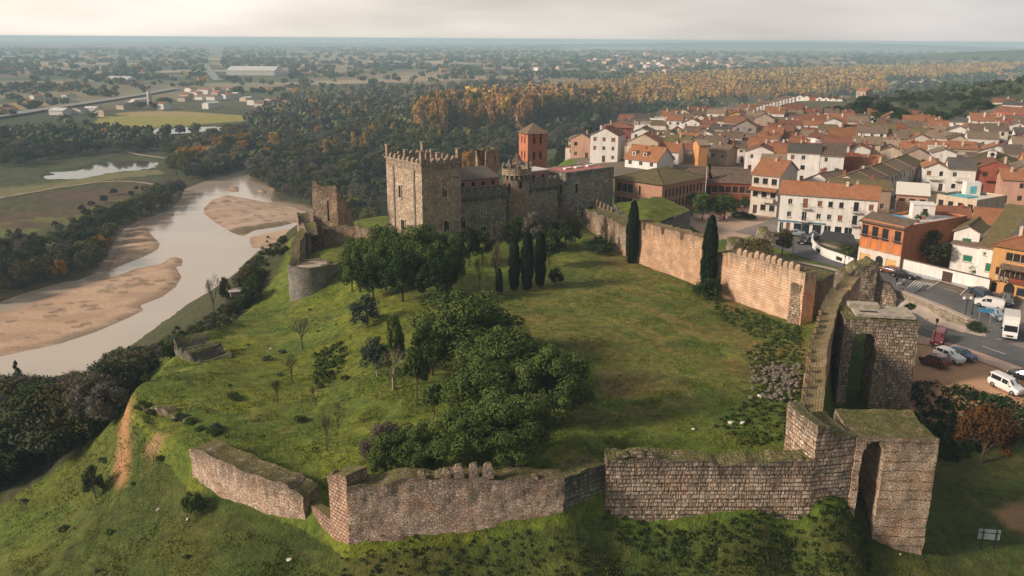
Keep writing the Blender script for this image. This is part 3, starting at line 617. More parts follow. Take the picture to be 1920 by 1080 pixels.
# ---- near curtain wall, five lengths ---------------------------------------------------------------------
def near_walls():
    a = [(362,905,0,836),(420,934,0,863),(500,964,0,897),(572,982,0,918)]
    p, b, t, us = wallspec(a, 1.2); L_ = us[-1]
    W = thing('ruined_wall', 'low detached length of rubble curtain wall with a broad grassy top, far left end', 'wall')
    stone('wall', slab(p, 2.5, b, lambda u: t(u) - .5 * max(0, 1 - (L_ - u) / .8), du=.3, dv=.3, rough=.10, rag=.16, seed=1, rim=.18), MS['rubble'], W)
    p, b, t, us = wallspec([(574,962,.3,940),(600,990,.2,957),(627,1014,.1,976)], 1.0)
    W = thing('brick_wall', 'low red brick wall joining the detached grassy wall to the corner pier', 'wall')
    stone('wall', slab(p, .9, b, t, du=.25, dv=.25, rough=.05, rag=.06, seed=2), MS['brickpier'], W)
    # corner pier
    pa = [at(622,1012,.1), at(656,1037,0)]; z0 = zup(pa[0], 887); z1 = zup(pa[1], 893); ln = (pa[1].xy - pa[0].xy).length
    W = thing('corner_tower', 'slender red stone corner pier with two small stubs on top', 'tower')
    stone('pier', slab(pa, 2.2, lambda u: -1.3, lambda u: z0 + (z1 - z0) * u / ln, du=.25, dv=.25, rough=.06, rag=.08, seed=3), MS['brickpier'], W)
    d = (pa[1] - pa[0]).normalized(); rz = math.atan2(d.y, d.x); nn = Vector((-d.y, d.x, 0))
    for q, h in ((.12, .95), (.86, .7)):
        m_ = pa[0].lerp(pa[1], q) + nn * .5; merlon(W, m_.x, m_.y, min(z0, z1) - .05 + (z0 - z1) * (1 - q), .55, .9, h, rz, MS['brickpier'])
    # long rubble wall D
    spec = [(656,1037,0,909),(702,1029,.1,909),(749,1027,.2,899),(812,1021,.4,895),(900,1014,.7,896),(988,1001,1.3,897),(1032,985,2,899),(1056,971,2.4,899)]
    path0 = at(656,1037,0); path1 = at(1056,971,2.4); ln = (path1.xy - path0.xy).length
    us = [ln * (s[0] - 656) / 400 for s in spec]; tz = []; bz = []
    for s, u in zip(spec, us):
        q = path0.lerp(path1, u / ln); tz.append(zup(q, s[3])); bz.append(zup(q, s[1]) - 1.2)
    W = thing('rubble_wall', 'long rubble stone curtain wall with rounded merlons left of centre in the foreground', 'wall')
    stone('wall', slab([path0, path1], 2.0, interp(us, bz), interp(us, tz), du=.25, dv=.25, rough=.09, rag=.13, seed=4, rim=.15), MS['rubble'], W)
    d = (path1 - path0).normalized(); rz = math.atan2(d.y, d.x)
    for px, tw, h in ((792, .7, .55), (824, .8, .5), (860, .95, 1.15), (887, .9, 1.3), (914, 1., 1.4), (837, .8, .75), (1002, .5, .3)):
        u = ln * (px - 656) / 400; q = path0.lerp(path1, u / ln); nn = Vector((-d.y, d.x, 0)) * .45
        merlon(W, q.x + nn.x, q.y + nn.y, interp(us, tz)(u) - .12, tw, .8, h, rz, MS['rubble'], .4)
    # link E
    W = thing('mossy_wall', 'short dark mossy wall segment angled between two long foreground walls', 'wall')
    pe = [at(1057,970,2.4), at(1134,957,1.9) + Vector((0, .5, 0))]; ln = (pe[1].xy - pe[0].xy).length; e0, e1 = zup(pe[0], 896), zup(pe[1], 870)
    stone('wall', slab(pe, 2.4, lambda u: .8, lambda u: e0 + (e1 - e0) * u / ln, du=.3, dv=.3, rough=.06, rag=.08, seed=5, rim=.2), MS['greengrey'], W)
    # wall F
    spec = [(1134,961,1.8,861),(1180,970,1.3,856),(1215,980,1,860),(1250,985,.6,864),(1300,984,.6,868),(1370,975,1,868),(1430,970,1.3,868),(1470,962,1.6,866),(1516,956,2,862)]
    p0 = at(1134,961,1.8); p1 = at(1516,960,1.8); ln = (p1.xy - p0.xy).length; us = [ln * (s[0] - 1134) / 382 for s in spec]
    tz = [zup(p0.lerp(p1, u / ln), s[3]) for s, u in zip(spec, us)]; bz = [zup(p0.lerp(p1, u / ln), s[1]) - 1.5 for s, u in zip(spec, us)]
    W = thing('banded_wall', 'long coursed stone curtain wall with brick bands right of centre in the foreground', 'wall')
    stone('wall', slab([p0, p1], 2.2, interp(us, bz), interp(us, tz), du=.25, dv=.25, rough=.06, rag=.16, seed=6, rim=.15), MS['near'], W)
    d = (p1 - p0).normalized(); rz = math.atan2(d.y, d.x)
    for px, tw, h in ((1165, 1.1, .45), (1191, 1.3, .7), (1213, 1.0, .5), (1470, 1.2, .35), (1488, .9, .45)):
        u = ln * (px - 1134) / 382; q = p0.lerp(p1, u / ln); merlon(W, q.x, q.y + .5, interp(us, tz)(u) - .12, tw, .8, h, rz, MS['near'], .5)
    # G + first albarrana tower (end tower H1)
    g0 = at(1515,960,1.8); g1 = at(1589,944,2.2); zt = zup(g0, 800)
    W = thing('turret', 'stepped masonry block where the banded wall meets the grassy walk beside the nearest arch', 'tower')
    ln = (g1.xy - g0.xy).length
    stone('wall', slab([g0, g1], 5.2, lambda u: -1., lambda u: zt - (.0 if u < 1.7 else 1.25), du=.25, dv=.25, rough=.06, rag=.06, seed=7, rim=.15), MS['near'], W)
    return g0, g1, zt
NW = near_walls()
def end_tower():
    a = at(1590,944,2.2); c = at(1728,1039,-3); d = (c.xy - a.xy); 
    # facade line from the jamb to the outer corner, kept nearly transverse
    a2 = Vector((a.x, c.y + (a.y - c.y) * .55)); d = (c.xy - a2); ln = d.length; zt = zup(c, 822)
    L0 = ln * (1648 - 1590) / (1757 - 1590); j = ln * (1607 - 1590) / (1757 - 1590)
    arch_top = zup(a2, 826)
    def hole(u, z): 
        w_ = (L0 - j); m_ = (L0 + j) / 2
        return j < u < L0 and z < arch_top - .9 + math.sqrt(max(0, 1 - ((u - m_) / (w_ / 2)) ** 2)) * .8
    gr = lambda u: hz(a2.x + d.x * u / ln, a2.y + d.y * u / ln) - 1.2
    W = thing('arched_tower', 'nearest square wall tower with a tall narrow arched passage and mossy flat top', 'tower')
    v = slab([a2, c.xy], 6.2, gr, lambda u: zt, du=.22, dv=.25, hole=hole, rough=.10, rag=.05, seed=8, rim=.22)
    stone('tower', v, MS['tower_flat'], W)
    return a2, c, zt
ET = end_tower()
def walk():
    # wall walk running away from the camera, seen from above
    left = [(1503,800),(1510,700),(1515,658),(1527,622),(1534,598),(1558,556),(1584,533)]
    P = [at(a, b, 8.2) for a, b in left]; P[0] = Vector((NW[0].x + .1, NW[0].y + 5.25, 0)); us = [0]
    for i in range(1, len(P)): us.append(us[-1] + (P[i].xy - P[i - 1].xy).length)
    W = thing('wall_walk', 'curving wall with a broad mossy walkway leading away from the nearest tower', 'wall')
    stone('wall', slab(P, 2.15, lambda u: -3.5, lambda u: 8.2 + .5 * math.sin(u * .35) * .4 + .03 * u, du=.35, dv=.4, rough=.09, rag=.15, seed=9, side=-1, rim=.3), MS['warm'], W)
    for k in range(1, 15):
        u = k * us[-1] * .68 / 15; i = max(q for q in range(len(us)) if us[q] <= u); t = (u - us[i]) / (us[i + 1] - us[i]); q = P[i].lerp(P[i + 1], t); d = (P[i + 1] - P[i])
        merlon(W, q.x + .2, q.y, 8.05 + .03 * u, .75, .45, .42, math.atan2(d.y, d.x), MS['warm'], .3)
    return P
WK = walk()
def second_tower():
    c = at(1702,768,-3); a = at(1560,752,-3); zt = zup(c, 604); a.y = c.y + 1.5; ln = (c.xy - a.xy).length
    k = ln / (1726 - 1572.)
    j0, j1 = (1592 - 1572) * k, (1642 - 1572) * k; zt_a = zup(a, 622); m_ = (j0 + j1) / 2; w_ = j1 - j0
    def hole(u, z): return j0 < u < j1 and z < zt_a - 1.3 + math.sqrt(max(0, 1 - ((u - m_) / (w_ / 2)) ** 2)) * 1.3
    W = thing('arched_tower', 'second square wall tower with a wide tall arch and a bare slab top', 'tower')
    stone('tower', slab([a.xy, c.xy], 5.6, lambda u: -4.4, lambda u: zt, du=.25, dv=.28, hole=hole, rough=.11, rag=.05, seed=10, rim=.1), MS['tower'], W)
    # screed slab and raised block on the roof
    d = (c - a).normalized(); n_ = Vector((-d.y, d.x, 0)); rz = math.atan2(d.y, d.x)
    mb = MB(); q = a.lerp(c, .56) + n_ * 3.0; mb.box((q.x, q.y, zt + .02), (ln * .8, 4.4, .35), rz); q2 = a.lerp(c, .33) + n_ * 4.4; mb.box((q2.x, q2.y, zt + .375), (ln * .42, 1.6, .5), rz)
    mb.build('roof_slab', plain_mat('old_screed', (.38, .33, .27), .95, .35, 1.2, bump=.5), W)
    mb = MB(); q3 = a.lerp(c, .36) + n_ * 2.2; mb.box((q3.x, q3.y, zt + .38), (ln * .24, .5, .03), rz); mb.build('slot', plain_mat('dark_gap', (.02, .018, .015)), W)
    # third ruin
    p0 = at(1590, 575, 1.5); p1 = at(1649, 572, 1.5); p0.y = p1.y = (p0.y + p1.y) / 2 + 3
    t0 = zup(p0, 522); t1 = zup(p1, 492); ln = (p1.xy - p0.xy).length
    W = thing('ruined_tower', 'broken corner tower stump overgrown with grass between the second arch and the street', 'tower')
    stone('wall', slab([p0, p1], 3.4, lambda u: -1, lambda u: t0 + (t1 - t0) * min(1, (u / ln) ** .5 * 1.1), du=.3, dv=.35, rough=.17, rag=.45, seed=11, rim=.2), MS['tower'], W)
    q = p1 + Vector((1.0, .8, 0))
    stone('buttress', slab([p1 + Vector((.1, 1.2, 0)), p1 + Vector((3.6, -.6, 0))], 1.6, lambda u: -1, lambda u: t1 - 1.0 - u * 1.15, du=.3, dv=.35, rough=.12, rag=.4, seed=12), MS['tower'], W)
second_tower()
def east_wall():
    A_ = [(1095,424,4,388),(1120,442,4,399),(1150,465,4,413),(1172,482,4,424)]
    p, b, t, us = wallspec(A_)
    W = thing('old_wall', 'rough coursed old wall with a wide grassy ledge between the castle and the tall cypress', 'wall')
    L_ = us[-1]
    hole = lambda u, z: abs(u - L_ * .86) < .45 and 5.6 < z < 7.2
    stone('wall', slab(p, 4.5, b, t, du=.32, dv=.3, rough=.13, rag=.2, seed=13, rim=.2, hole=hole), MS['ruin'], W)
    B_ = [(1188,491,4,413),(1250,514,4,430),(1318,541,4,447)]
    p, b, t, us = wallspec(B_)
    W = thing('striped_wall', 'pale banded courtyard wall between the two tall cypresses', 'wall')
    L_ = us[-1]
    def cren(u): return 0 if abs(u - L_ * .40) < .5 or abs(u - L_ * .67) < .55 or abs(u - L_ * .13) < .5 else 1
    stone('wall', slab(p, 2.6, b, lambda u: t(u) - (1.35 if not cren(u) else 0), du=.3, dv=.3, rough=.06, rag=.12, seed=14, rim=.1), MS['warm'], W)
    C_ = [(1326,545,4,470),(1356,558,4,474),(1430,583,4,489),(1500,609,4,513)]
    p, b, t, us = wallspec(C_); L_ = us[-1]
    W = thing('smooth_wall', 'tall smooth orange courtyard wall with worn merlons right of the biggest cypress', 'wall')
    stone('wall', slab(p, 2.4, b, t, du=.3, dv=.3, rough=.05, rag=.12, seed=15, rim=.1), MS['warm_smooth'], W)
    for k in range(11):
        u = L_ * (.34 + .058 * k); i = max(q for q in range(len(us)) if us[q] <= u); tt = (u - us[i]) / (us[min(i + 1, len(us) - 1)] - us[i] + 1e-6); q = p[i].lerp(p[min(i + 1, 3)], tt); d = p[min(i + 1, 3)] - p[i]
        n_ = Vector((-d.y, d.x, 0)).normalized() * .4; merlon(W, q.x + n_.x, q.y + n_.y, t(u) - .15, .95, .8, 1.25 - .15 * (k % 3), math.atan2(d.y, d.x), MS['warm_smooth'], .35)
    D_ = [(1500,609,4,538),(1535,588,4,526),(1560,562,4,526)]
    p = [at(a, b, z) for a, b, z, _ in D_]; z0, z1 = zup(p[0], 538), zup(p[1], 528); ln = (p[1].xy - p[0].xy).length
    W = thing('wall_end', 'broken stub of wall turning back at the right end of the smooth orange wall', 'wall')
    stone('wall', slab([p[0] + Vector((.05, .1, 0)), p[1], p[2]], 2., lambda u: 3, lambda u: z0 + (z1 - z0) * min(1.2, u / ln), du=.3, dv=.3, rough=.14, rag=.3, seed=16), MS['ruin'], W)
    # grassy bastion behind
    q = [at(1150,378,9.), at(1238,363,9.), at(1296,390,9.), at(1203,425,9.)]
    W = thing('grassy_bastion', 'low polygonal bastion with bright grass growing over its flat top beside the school', 'bastion')
    mb = MB(); top = [Vector((v.x, v.y, 8.6)) for v in q]; lo = [Vector((v.x, v.y, 2)) for v in q]
    order = [0, 3, 2, 1]
    parts = []
    c = sum(top, Vector()) / 4
    pth = [q[i] for i in order]
    stone('wall', slab(pth, 1.2, lambda u: 2.5, lambda u: 8.5, du=.5, dv=.5, rough=.08, rag=.15, seed=17, closed=True), MS['grey'], W)
    xs = np.linspace(0, 1, 14); V = []; 
    for i in xs:
        for j in xs:
            a = pth[0].lerp(pth[3], i); b_ = pth[1].lerp(pth[2], i); v = a.lerp(b_, j); e = min(i, 1 - i, j, 1 - j)
            v = v + (c - v) * .03; V.append((v.x, v.y, 8.35 + 1.1 * sstep(0, .3, e) * (.45 + .55 * abs(math.sin(3.2 * (i + .3 * j)))) + .3 * float(fbm(v.x / 2, v.y / 2, 0, 7))))
    k = np.arange(196).reshape(14, 14); F = np.stack([k[:-1, :-1], k[1:, :-1], k[1:, 1:], k[:-1, 1:]], -1).reshape(-1, 4)
    g = G('bright_grass'); pp = g.pos(); g.bump(g.noise(pp, 2, 4), .8, .3)
    link('grass_top', mesh_np('grass_top', V, F, [g.out(g.mix(g.mr(g.noise(pp, .5, 5, .7), .35, .65), (.14, .16, .015), (.05, .08, .012)), .95)], True), W)
    # pink parapet with small merlons left of it
    p0, p1 = at(1112,384,8), at(1166,412,8); d = (p1 - p0).normalized(); rz = math.atan2(d.y, d.x); ln = (p1 - p0).length
    W = thing('parapet', 'short row of pinkish rounded merlons beside the grassy bastion', 'parapet')
    stone('wall', slab([p0, p1], .6, lambda u: 5, lambda u: 8.3, du=.4, dv=.4, rough=.05, rag=.1, seed=18), MS['ruin'], W)
    for k in range(6): v = p0.lerp(p1, .04 + k * .13); merlon(W, v.x, v.y + .3, 8.2, .95, .5, 1.5, rz, MS['ruin'], .3)
    # ruined outer tower beyond the smooth wall
    p0, p1 = at(1378,486,4), at(1444,478,4); p0.y += 2; p1.y = p0.y
    t0, t1 = zup(p0, 446), zup(p1, 440); ln = (p1.xy - p0.xy).length
    W = thing('ruined_tower', 'crumbling overgrown tower stump behind the smooth orange wall left of the car street', 'tower')
    stone('wall', slab([p0, p1], 5, lambda u: 2, lambda u: t0 - 1.4 + (t1 - t0) * u / ln + 1.6 * (u / ln > .62) - 1.0 * (.38 < u / ln < .55), du=.35, dv=.35, rough=.16, rag=.5, seed=19, rim=.3), MS['tower'], W)
east_wall()
# ------------------------------------------------------------------ palace, keep and west bastion
GLASS = plain_mat('window_glass', (.025, .03, .035), .15, .3, spec=.6)
DARK = plain_mat('dark_opening', (.018, .016, .014), .9, .2)
FRAME = plain_mat('window_frame_stone', (.50, .43, .35), .9, .2)
REDROOF = plain_mat('red_metal_roof', (.42, .115, .10), .55, .2, .6)
PINKW = wall_mat('pink_wall', (.55, .27, .22))
def flatbox(name, pts, z0, z1, mat, parent=None):
    mb = MB(); n = len(pts); lo = [(p[0], p[1], z0) for p in pts]; hi = [(p[0], p[1], z1) for p in pts]
    for i in range(n): j = (i + 1) % n; mb.poly([lo[i], lo[j], hi[j], hi[i]])
    mb.poly(hi); return mb.build(name, mat, parent)
def castle_window(parent, p, d, w, h, out=.06, arch=False, twin=False, surround=True):
    # p: sill centre on the wall face, d: unit vector along the wall (outward normal is to its right)
    rz = math.atan2(d.y, d.x); mb = MB()
    n = 10
    if arch: pts = [(-w / 2, 0), (w / 2, 0)] + [(w / 2 * math.cos(math.pi * k / n), h - w / 2 + w / 2 * math.sin(math.pi * k / n)) for k in range(n + 1)]
    else: pts = [(-w / 2, 0), (w / 2, 0), (w / 2, h), (-w / 2, h)]
    mb.poly([(a, -.01, b) for a, b in pts], m=1)
    fw = .16
    if surround:
        mb.box((-w / 2 - fw / 2, -out, 0), (fw, .3, h)); mb.box((w / 2 + fw / 2, -out, 0), (fw, .3, h)); mb.box((0, -out, h + .001), (w + 2 * fw, .3, .2)); mb.box((0, -out - .05, -.18), (w + 2 * fw + .2, .35, .178))
    if twin: mb.box((0, -.03, 0), (.13, .1, h))
    if h > 2.2 and not arch: mb.box((0, -.03, 0), (.08, .06, h), m=2); mb.box((0, -.031, h * .6), (w, .06, .08), m=2)
    return link('window', mb.mesh('window', [FRAME, DARK, plain_mat('old_wood', (.10, .06, .04))]), parent, p, rz)
def palace():
    # keep
    c = at(790, 305, 20.4); rg = Vector((.80, .60, 0)); lf = Vector((-.60, .80, 0)); WR, WL = 9.3, 14.5
    A = Vector((c.x, c.y, 0)); B = A + rg * WR; D = A + lf * WL; C_ = B + lf * WL
    W = thing('keep', 'big square stone castle keep with crenellated top and corner turrets above the dark pines', 'castle keep')
    corners = [A, B, C_, D]
    stone('wall', slab(corners, 1.3, lambda u: 2.5, lambda u: 20.0, du=.5, dv=.5, rough=.05, closed=True, rag=.03, seed=30), MS['keep'], W)
    # string courses and corbelled rim
    for z, o, t in ((18.6, .12, .28), (19.75, .28, .4)):
        e = [A + (-rg - lf) * o, B + (rg - lf) * o, C_ + (rg + lf) * o, D + (lf - rg) * o]; mb = MB()
        for i in range(4):
            a, b = e[i], e[(i + 1) % 4]; d = (b - a).normalized(); rz = math.atan2(d.y, d.x); q = (a + b) / 2; nn = Vector((-d.y, d.x, 0)) * .25
            mb.box((q.x + nn.x, q.y + nn.y, z), ((b - a).length - (.5 if i % 2 else 0), .5, t), rz)
        mb.build('string_course', MS['keep'], W)
    flatbox('terrace', [A + (rg + lf) * 1.2, B + (lf - rg) * 1.2, C_ - (rg + lf) * 1.2, D + (rg - lf) * 1.2], 18.4, 18.9, plain_mat('terrace_floor', (.30, .25, .21), .95, .3), W)
    for a, b, k in ((A, B, 5), (B, C_, 6), (C_, D, 5), (D, A, 7)):
        d = (b - a).normalized(); rz = math.atan2(d.y, d.x); nn = Vector((-d.y, d.x, 0)) * .35; ln = (b - a).length
        for i in range(k):
            q = a + d * (ln * (i + 1) / (k + 1)) + nn; o = merlon(W, q.x, q.y, 19.9, .98, .8, 1.1, rz, MS['keep'], .45)
        q = a + nn + d * .35; mb = MB(); mb.box((0, 0, 0), (.85, .85, 2.5)); mb.box((0, 0, 2.5), (1.05, 1.05, .22)); o = mb.build('corner_turret', MS['keep'], W, loc=(q.x, q.y, 19.9)); o.rotation_euler = (0, 0, rz)
    for t_, u_ in ((.45, .32), (.8, .55), (.3, .75), (.62, .2)):
        q = A + rg * WR * t_ + lf * WL * u_; mb = MB(); mb.box((q.x, q.y, 18.9), (.9, .7, 2.6), .6); mb.box((q.x, q.y, 21.5), (1.05, .85, .2), .6); mb.build('chimney', MS['keep'], W)
    dl = -lf; dr = rg
    P = D + dl * WL * .40; castle_window(W, (P.x - rg.x * .02, P.y - rg.y * .02, 12.1), dl, 1.0, 2.6, arch=True)
    P = D + dl * WL * .46; castle_window(W, (P.x, P.y, 4.6), dl, 1.5, 3.0)
    P = A + dr * WR * .56; castle_window(W, (P.x, P.y, 13.0), dr, 1.1, 1.9, arch=True, twin=True)
    P = A + dr * WR * .60; castle_window(W, (P.x, P.y, 5.2), dr, 1.3, 2.9)
    # ivy-dark quoins on the left face are part of the masonry: shallow pilasters
    mb = MB()
    for t_ in (.22, .80):
        q = D + dl * WL * t_; mb.box((q.x - rg.x * .05, q.y - rg.y * .05, 2.6), (.55, .22, 15.9), math.atan2(dl.y, dl.x))
    mb.build('pilaster', MS['curtain'], W)
    # curtain wall with machicolation
    a = B + lf * 3.0 ; b_ = at(950, 342, 14.2); b_ = Vector((b_.x, b_.y, 0)); d = (b_ - a).normalized(); ln = (b_ - a).length; rz = math.atan2(d.y, d.x)
    W = thing('curtain_wall', 'dark crenellated castle wall with a band of corbels between the keep and the round turret', 'wall')
    z1 = 13.6
    stone('wall', slab([a, b_], 1.8, lambda u: 2.5, lambda u: z1, du=.45, dv=.45, rough=.06, rag=.1, seed=31), MS['curtain'], W)
    nn = Vector((-d.y, d.x, 0))
    def crown(a, d, ln, z, W, out=.55):
        rz = math.atan2(d.y, d.x); nn = Vector((-d.y, d.x, 0)); mb = MB(); q = a + d * ln / 2 - nn * (out - .25)
        mb.box((q.x, q.y, z - 2.2), (ln, .5, 1.6), rz)
        k = int(ln / .8)
        for i in range(k): q = a + d * (ln * (i + .5) / k) - nn * .22; mb.box((q.x, q.y, z - 3.0), (.35, .5, .8), rz)
        o = mb.build('corbel_table', MS['curtain'], W)
        k = int(ln / 1.5)
        for i in range(k): q = a + d * (ln * (i + .5) / k) - nn * (out - .25); merlon(W, q.x, q.y, z - .62, .75, .5, .95, rz, MS['curtain'], .3)
    crown(a, d, ln, z1 + .2, W)
    for t_, z, w_, h_, ar in ((.16, 5.2, 1.4, 2.6, False), (.55, 7.2, 1.3, 2.0, True), (.55, 2.9, 1.4, 2.2, True)):
        P = a + d * ln * t_; castle_window(W, (P.x, P.y, z), d, w_, h_, arch=ar, twin=ar)
    # red roofed wing behind
    W = thing('palace_wing', 'long low pink palace wing with a dark metal roof behind the curtain wall', 'building')
    p0, p1 = a + nn * 3.2, b_ + nn * 3.2; p2, p3 = p1 + nn * 6, p0 + nn * 6
    mb = MB(); ww = (p1 - p0).length
    mb.poly([(*p0.xy, 3), (*p1.xy, 3), (*p1.xy, 15.1), (*p0.xy, 15.1)]); mb.poly([(*p1.xy, 3), (*p2.xy, 3), (*p2.xy, 16.6), (*p1.xy, 15.1)]); mb.poly([(*p3.xy, 3), (*p0.xy, 3), (*p0.xy, 15.1), (*p3.xy, 16.6)]); mb.poly([(*p2.xy, 3), (*p3.xy, 3), (*p3.xy, 16.6), (*p2.xy, 16.6)])
    mb.build('wall', PINKW, W)
    mb = MB(); e = -nn * .5; mb.poly([(*(p0 + e).xy, 15.0), (*(p1 + e).xy, 15.0), (*p2.xy, 16.75), (*p3.xy, 16.75)]); mb.poly([(*(p0 + e).xy, 14.85), (*(p1 + e).xy, 14.85), (*(p1 + e).xy, 15.0), (*(p0 + e).xy, 15.0)]); mb.build('roof', plain_mat('dark_roof', (.12, .10, .09), .8), W)
    for i in range(5): P = p0 + d * ww * (.12 + .19 * i); castle_window(W, (P.x, P.y, 13.4), d, .8, .9, surround=False)
    q = p0 + d * ww * .28 + nn * 2; mb = MB(); mb.box((q.x, q.y, 15.3), (.7, .7, 1.3), rz); mb.box((q.x, q.y, 16.6), (.85, .85, .15), rz); mb.build('chimney', plain_mat('chimney_plaster', (.6, .5, .42)), W)
    # round turret
    tc = at(969, 312, 17.3); tc = Vector((tc.x, tc.y, 0)); r = 2.75
    W = thing('round_turret', 'round machicolated castle turret with crumbling crenels in the middle of the palace wall', 'turret')
    ring = lambda r_, n=22: [tc + Vector((math.cos(2 * math.pi * k / n), math.sin(2 * math.pi * k / n), 0)) * r_ for k in range(n)]
    stone('wall', slab(ring(r), .9, lambda u: 2.5, lambda u: 15.4, du=.6, dv=.5, rough=.05, closed=True, seed=33), MS['ruin'], W)
    stone('crown', slab(ring(r + .5), .6, lambda u: 15.7, lambda u: 17.2, du=.6, dv=.4, rough=.06, closed=True, rag=.1, seed=34), MS['keep'], W)
    mb = MB()
    for k in range(18): t = 2 * math.pi * k / 18; mb = MB(); mb.box((tc.x + math.cos(t) * (r + .2), tc.y + math.sin(t) * (r + .2), 14.9), (.5, .4, .85), t); mb.build('corbel', MS['keep'], W); mb = MB(); mb.lathe((tc.x, tc.y, 0), [(0, 16.2), (r + .2, 16.2)], 20); mb.build('platform', plain_mat('terrace_floor', (.3, .25, .21)), W)
    for k in range(9): t = 2 * math.pi * k / 9; merlon(W, tc.x + math.cos(t) * (r + .3), tc.y + math.sin(t) * (r + .3), 17.1, .55, .8, .9 + .5 * (k % 3 == 0), t, MS['curtain'], .35)
    for ang, z in ((-2.2, 12.6), (-1.25, 12.9), (-1.1, 5.5)):
        n_ = Vector((math.cos(ang), math.sin(ang), 0)); P = tc + n_ * r; castle_window(W, (P.x, P.y, z), Vector((-n_.y, n_.x, 0)), .75, 1.4, arch=True, surround=False)
    # lump of masonry behind
    q = tc + Vector((0, 13, 0)); W = thing('ruined_wall', 'jagged standing fragment of wall just behind the round turret', 'wall')
    stone('wall', slab([q + Vector((-3, 0, 0)), q + Vector((0, -.8, 0)), q + Vector((7, 1.2, 0))], 1.6, lambda u: 3, lambda u: 15.9 + 2.6 * math.exp(-((u - 3.2) / 1.3) ** 2) - 1.2 * (u > 6), du=.4, dv=.5, rough=.12, rag=.4, seed=35), MS['ruin'], W)
    # right curtain
    a2 = at(997, 338, 14.0); b2 = at(1046, 332, 14.0); a2 = Vector((a2.x - 1.2, a2.y - 1, 0)); b2 = Vector((b2.x, b2.y, 0)); d2 = (b2 - a2).normalized(); ln2 = (b2 - a2).length
    W = thing('curtain_wall', 'short crenellated castle wall right of the round turret under the brick church tower', 'wall')
    stone('wall', slab([a2, b2], 1.8, lambda u: 2.5, lambda u: 14.0, du=.45, dv=.45, rough=.06, rag=.1, seed=36), MS['curtain'], W)
    crown(a2, d2, ln2, 14.3, W)
    nn2 = Vector((-d2.y, d2.x, 0)); W = thing('palace_wing', 'short pink palace wing with white trim just right of the round turret', 'building')
    pts = [a2 + nn2 * 3, b2 + nn2 * 3, b2 + nn2 * 8, a2 + nn2 * 8]; flatbox('wall', pts, 3, 15.2, PINKW, W)
    flatbox('roof', [pts[0] - nn2 * .3, pts[1] - nn2 * .3, pts[2], pts[3]], 15.2, 15.5, plain_mat('white_trim', (.6, .55, .5)), W)
    for i in range(3): P = pts[0] + d2 * ln2 * (.2 + .3 * i); castle_window(W, (P.x, P.y, 13.3), d2, .8, 1.1, surround=False)
    # stone hall with flat red roof
    a3 = at(1045, 322, 14.8); c3 = at(1062, 324, 14.8); b3 = at(1151, 313, 14.8)
    W = thing('stone_hall', 'rough stone castle hall with a flat red roof beside the pinkish school', 'building')
    dd = (c3 - a3).normalized(); de = (b3 - c3).normalized(); a3, c3, b3 = [Vector((v.x, v.y, 0)) for v in (a3, c3, b3)]
    back = Vector((-de.y, de.x, 0)) * 8; pth = [a3, c3, b3, b3 + back, a3 + back * .9]
    stone('wall', slab(pth, 1.0, lambda u: 2.5, lambda u: 14.8, du=.6, dv=.5, rough=.07, closed=True, seed=37), MS['curtain'], W)
    ins = [a3 + Vector((1, .6, 0)), c3 + Vector((.3, 1, 0)), b3 + Vector((-1, .7, 0)), b3 + back + Vector((-1, -.8, 0)), a3 + back * .9 + Vector((1, -.8, 0))]
    flatbox('roof', ins, 14.3, 14.75, REDROOF, W)
    mb = MB()
    for t_ in (.25, .5, .78): q = ins[1].lerp(ins[2], t_) + back * .45; mb.box((q.x, q.y, 14.75), (2.2, .9, .35), math.atan2(de.y, de.x))
    mb.build('skylight', plain_mat('skylight_white', (.7, .7, .68)), W)
    P = c3 + de * 3.2; castle_window(W, (P.x, P.y, 9.8), de, 1.0, 2.2, arch=True); P = a3 + dd * 1.2; castle_window(W, (P.x, P.y, 9.8), dd, .9, 2.2, arch=True); P = c3 + de * 8; castle_window(W, (P.x, P.y, 5.2), de, 1.6, 2.2, arch=True)
    # ruined square tower behind
    a4 = at(891, 282, 17.6); b4 = at(912, 284, 17.6); c4 = at(935, 277, 17.6)
    W = thing('ruined_tower', 'hollow square pinkish tower ruin behind the palace beside the golden tree', 'tower')
    a4, b4, c4 = [Vector((v.x, v.y, 0)) for v in (a4, b4, c4)]; d4 = a4 + (c4 - b4)
    L1 = (b4 - a4).length; L2 = (c4 - b4).length
    stone('wall', slab([a4, b4, c4, d4], .9, lambda u: 2, lambda u: 17.6 - (4.5 if .8 < u < L1 - .3 else 0), du=.5, dv=.5, rough=.08, rag=.2, closed=True, seed=38, hole=lambda u, z: abs(u - L1 - L2 * .7) < .6 and 14.6 < z < 16.2), MS['brickpier'], W)
    # brick church tower
    e = at(1006, 252, 21.0); zt = 21.0; cx, cy = e.x - .8, e.y + 3.2; s_ = 5.4
    W = thing('church_tower', 'square orange brick church tower with arched bell openings and pyramid roof', 'tower', (cx, cy, 0), R(24))
    bm_ = stone_like_brick('church_brick', (.42, .15, .085), (.52, .22, .13)); mb = MB()
    def op(z0, h, k, w_=.62):
        return [(s_ * (i + 1) / (k + 1) - w_ / 2, z0, s_ * (i + 1) / (k + 1) + w_ / 2, z0 + h) for i in range(k)]
    wins = op(9, 1.6, 2) + op(12.6, 2.0, 2) + op(16.6, 2.6, 2)
    for sx, sy, r_ in ((-s_ / 2, -s_ / 2, 0), (s_ / 2, -s_ / 2, 90), (s_ / 2, s_ / 2, 180), (-s_ / 2, s_ / 2, 270)):
        facade(mb, Vector((sx, sy, 2)), Vector((math.cos(R(r_)), math.sin(R(r_)), 0)), s_, 19, wins, .35, 1)
    for z in (10.6, 14.1, 20.3): mb.box((0, 0, z + .01), (s_ + .24, s_ + .24, .22))
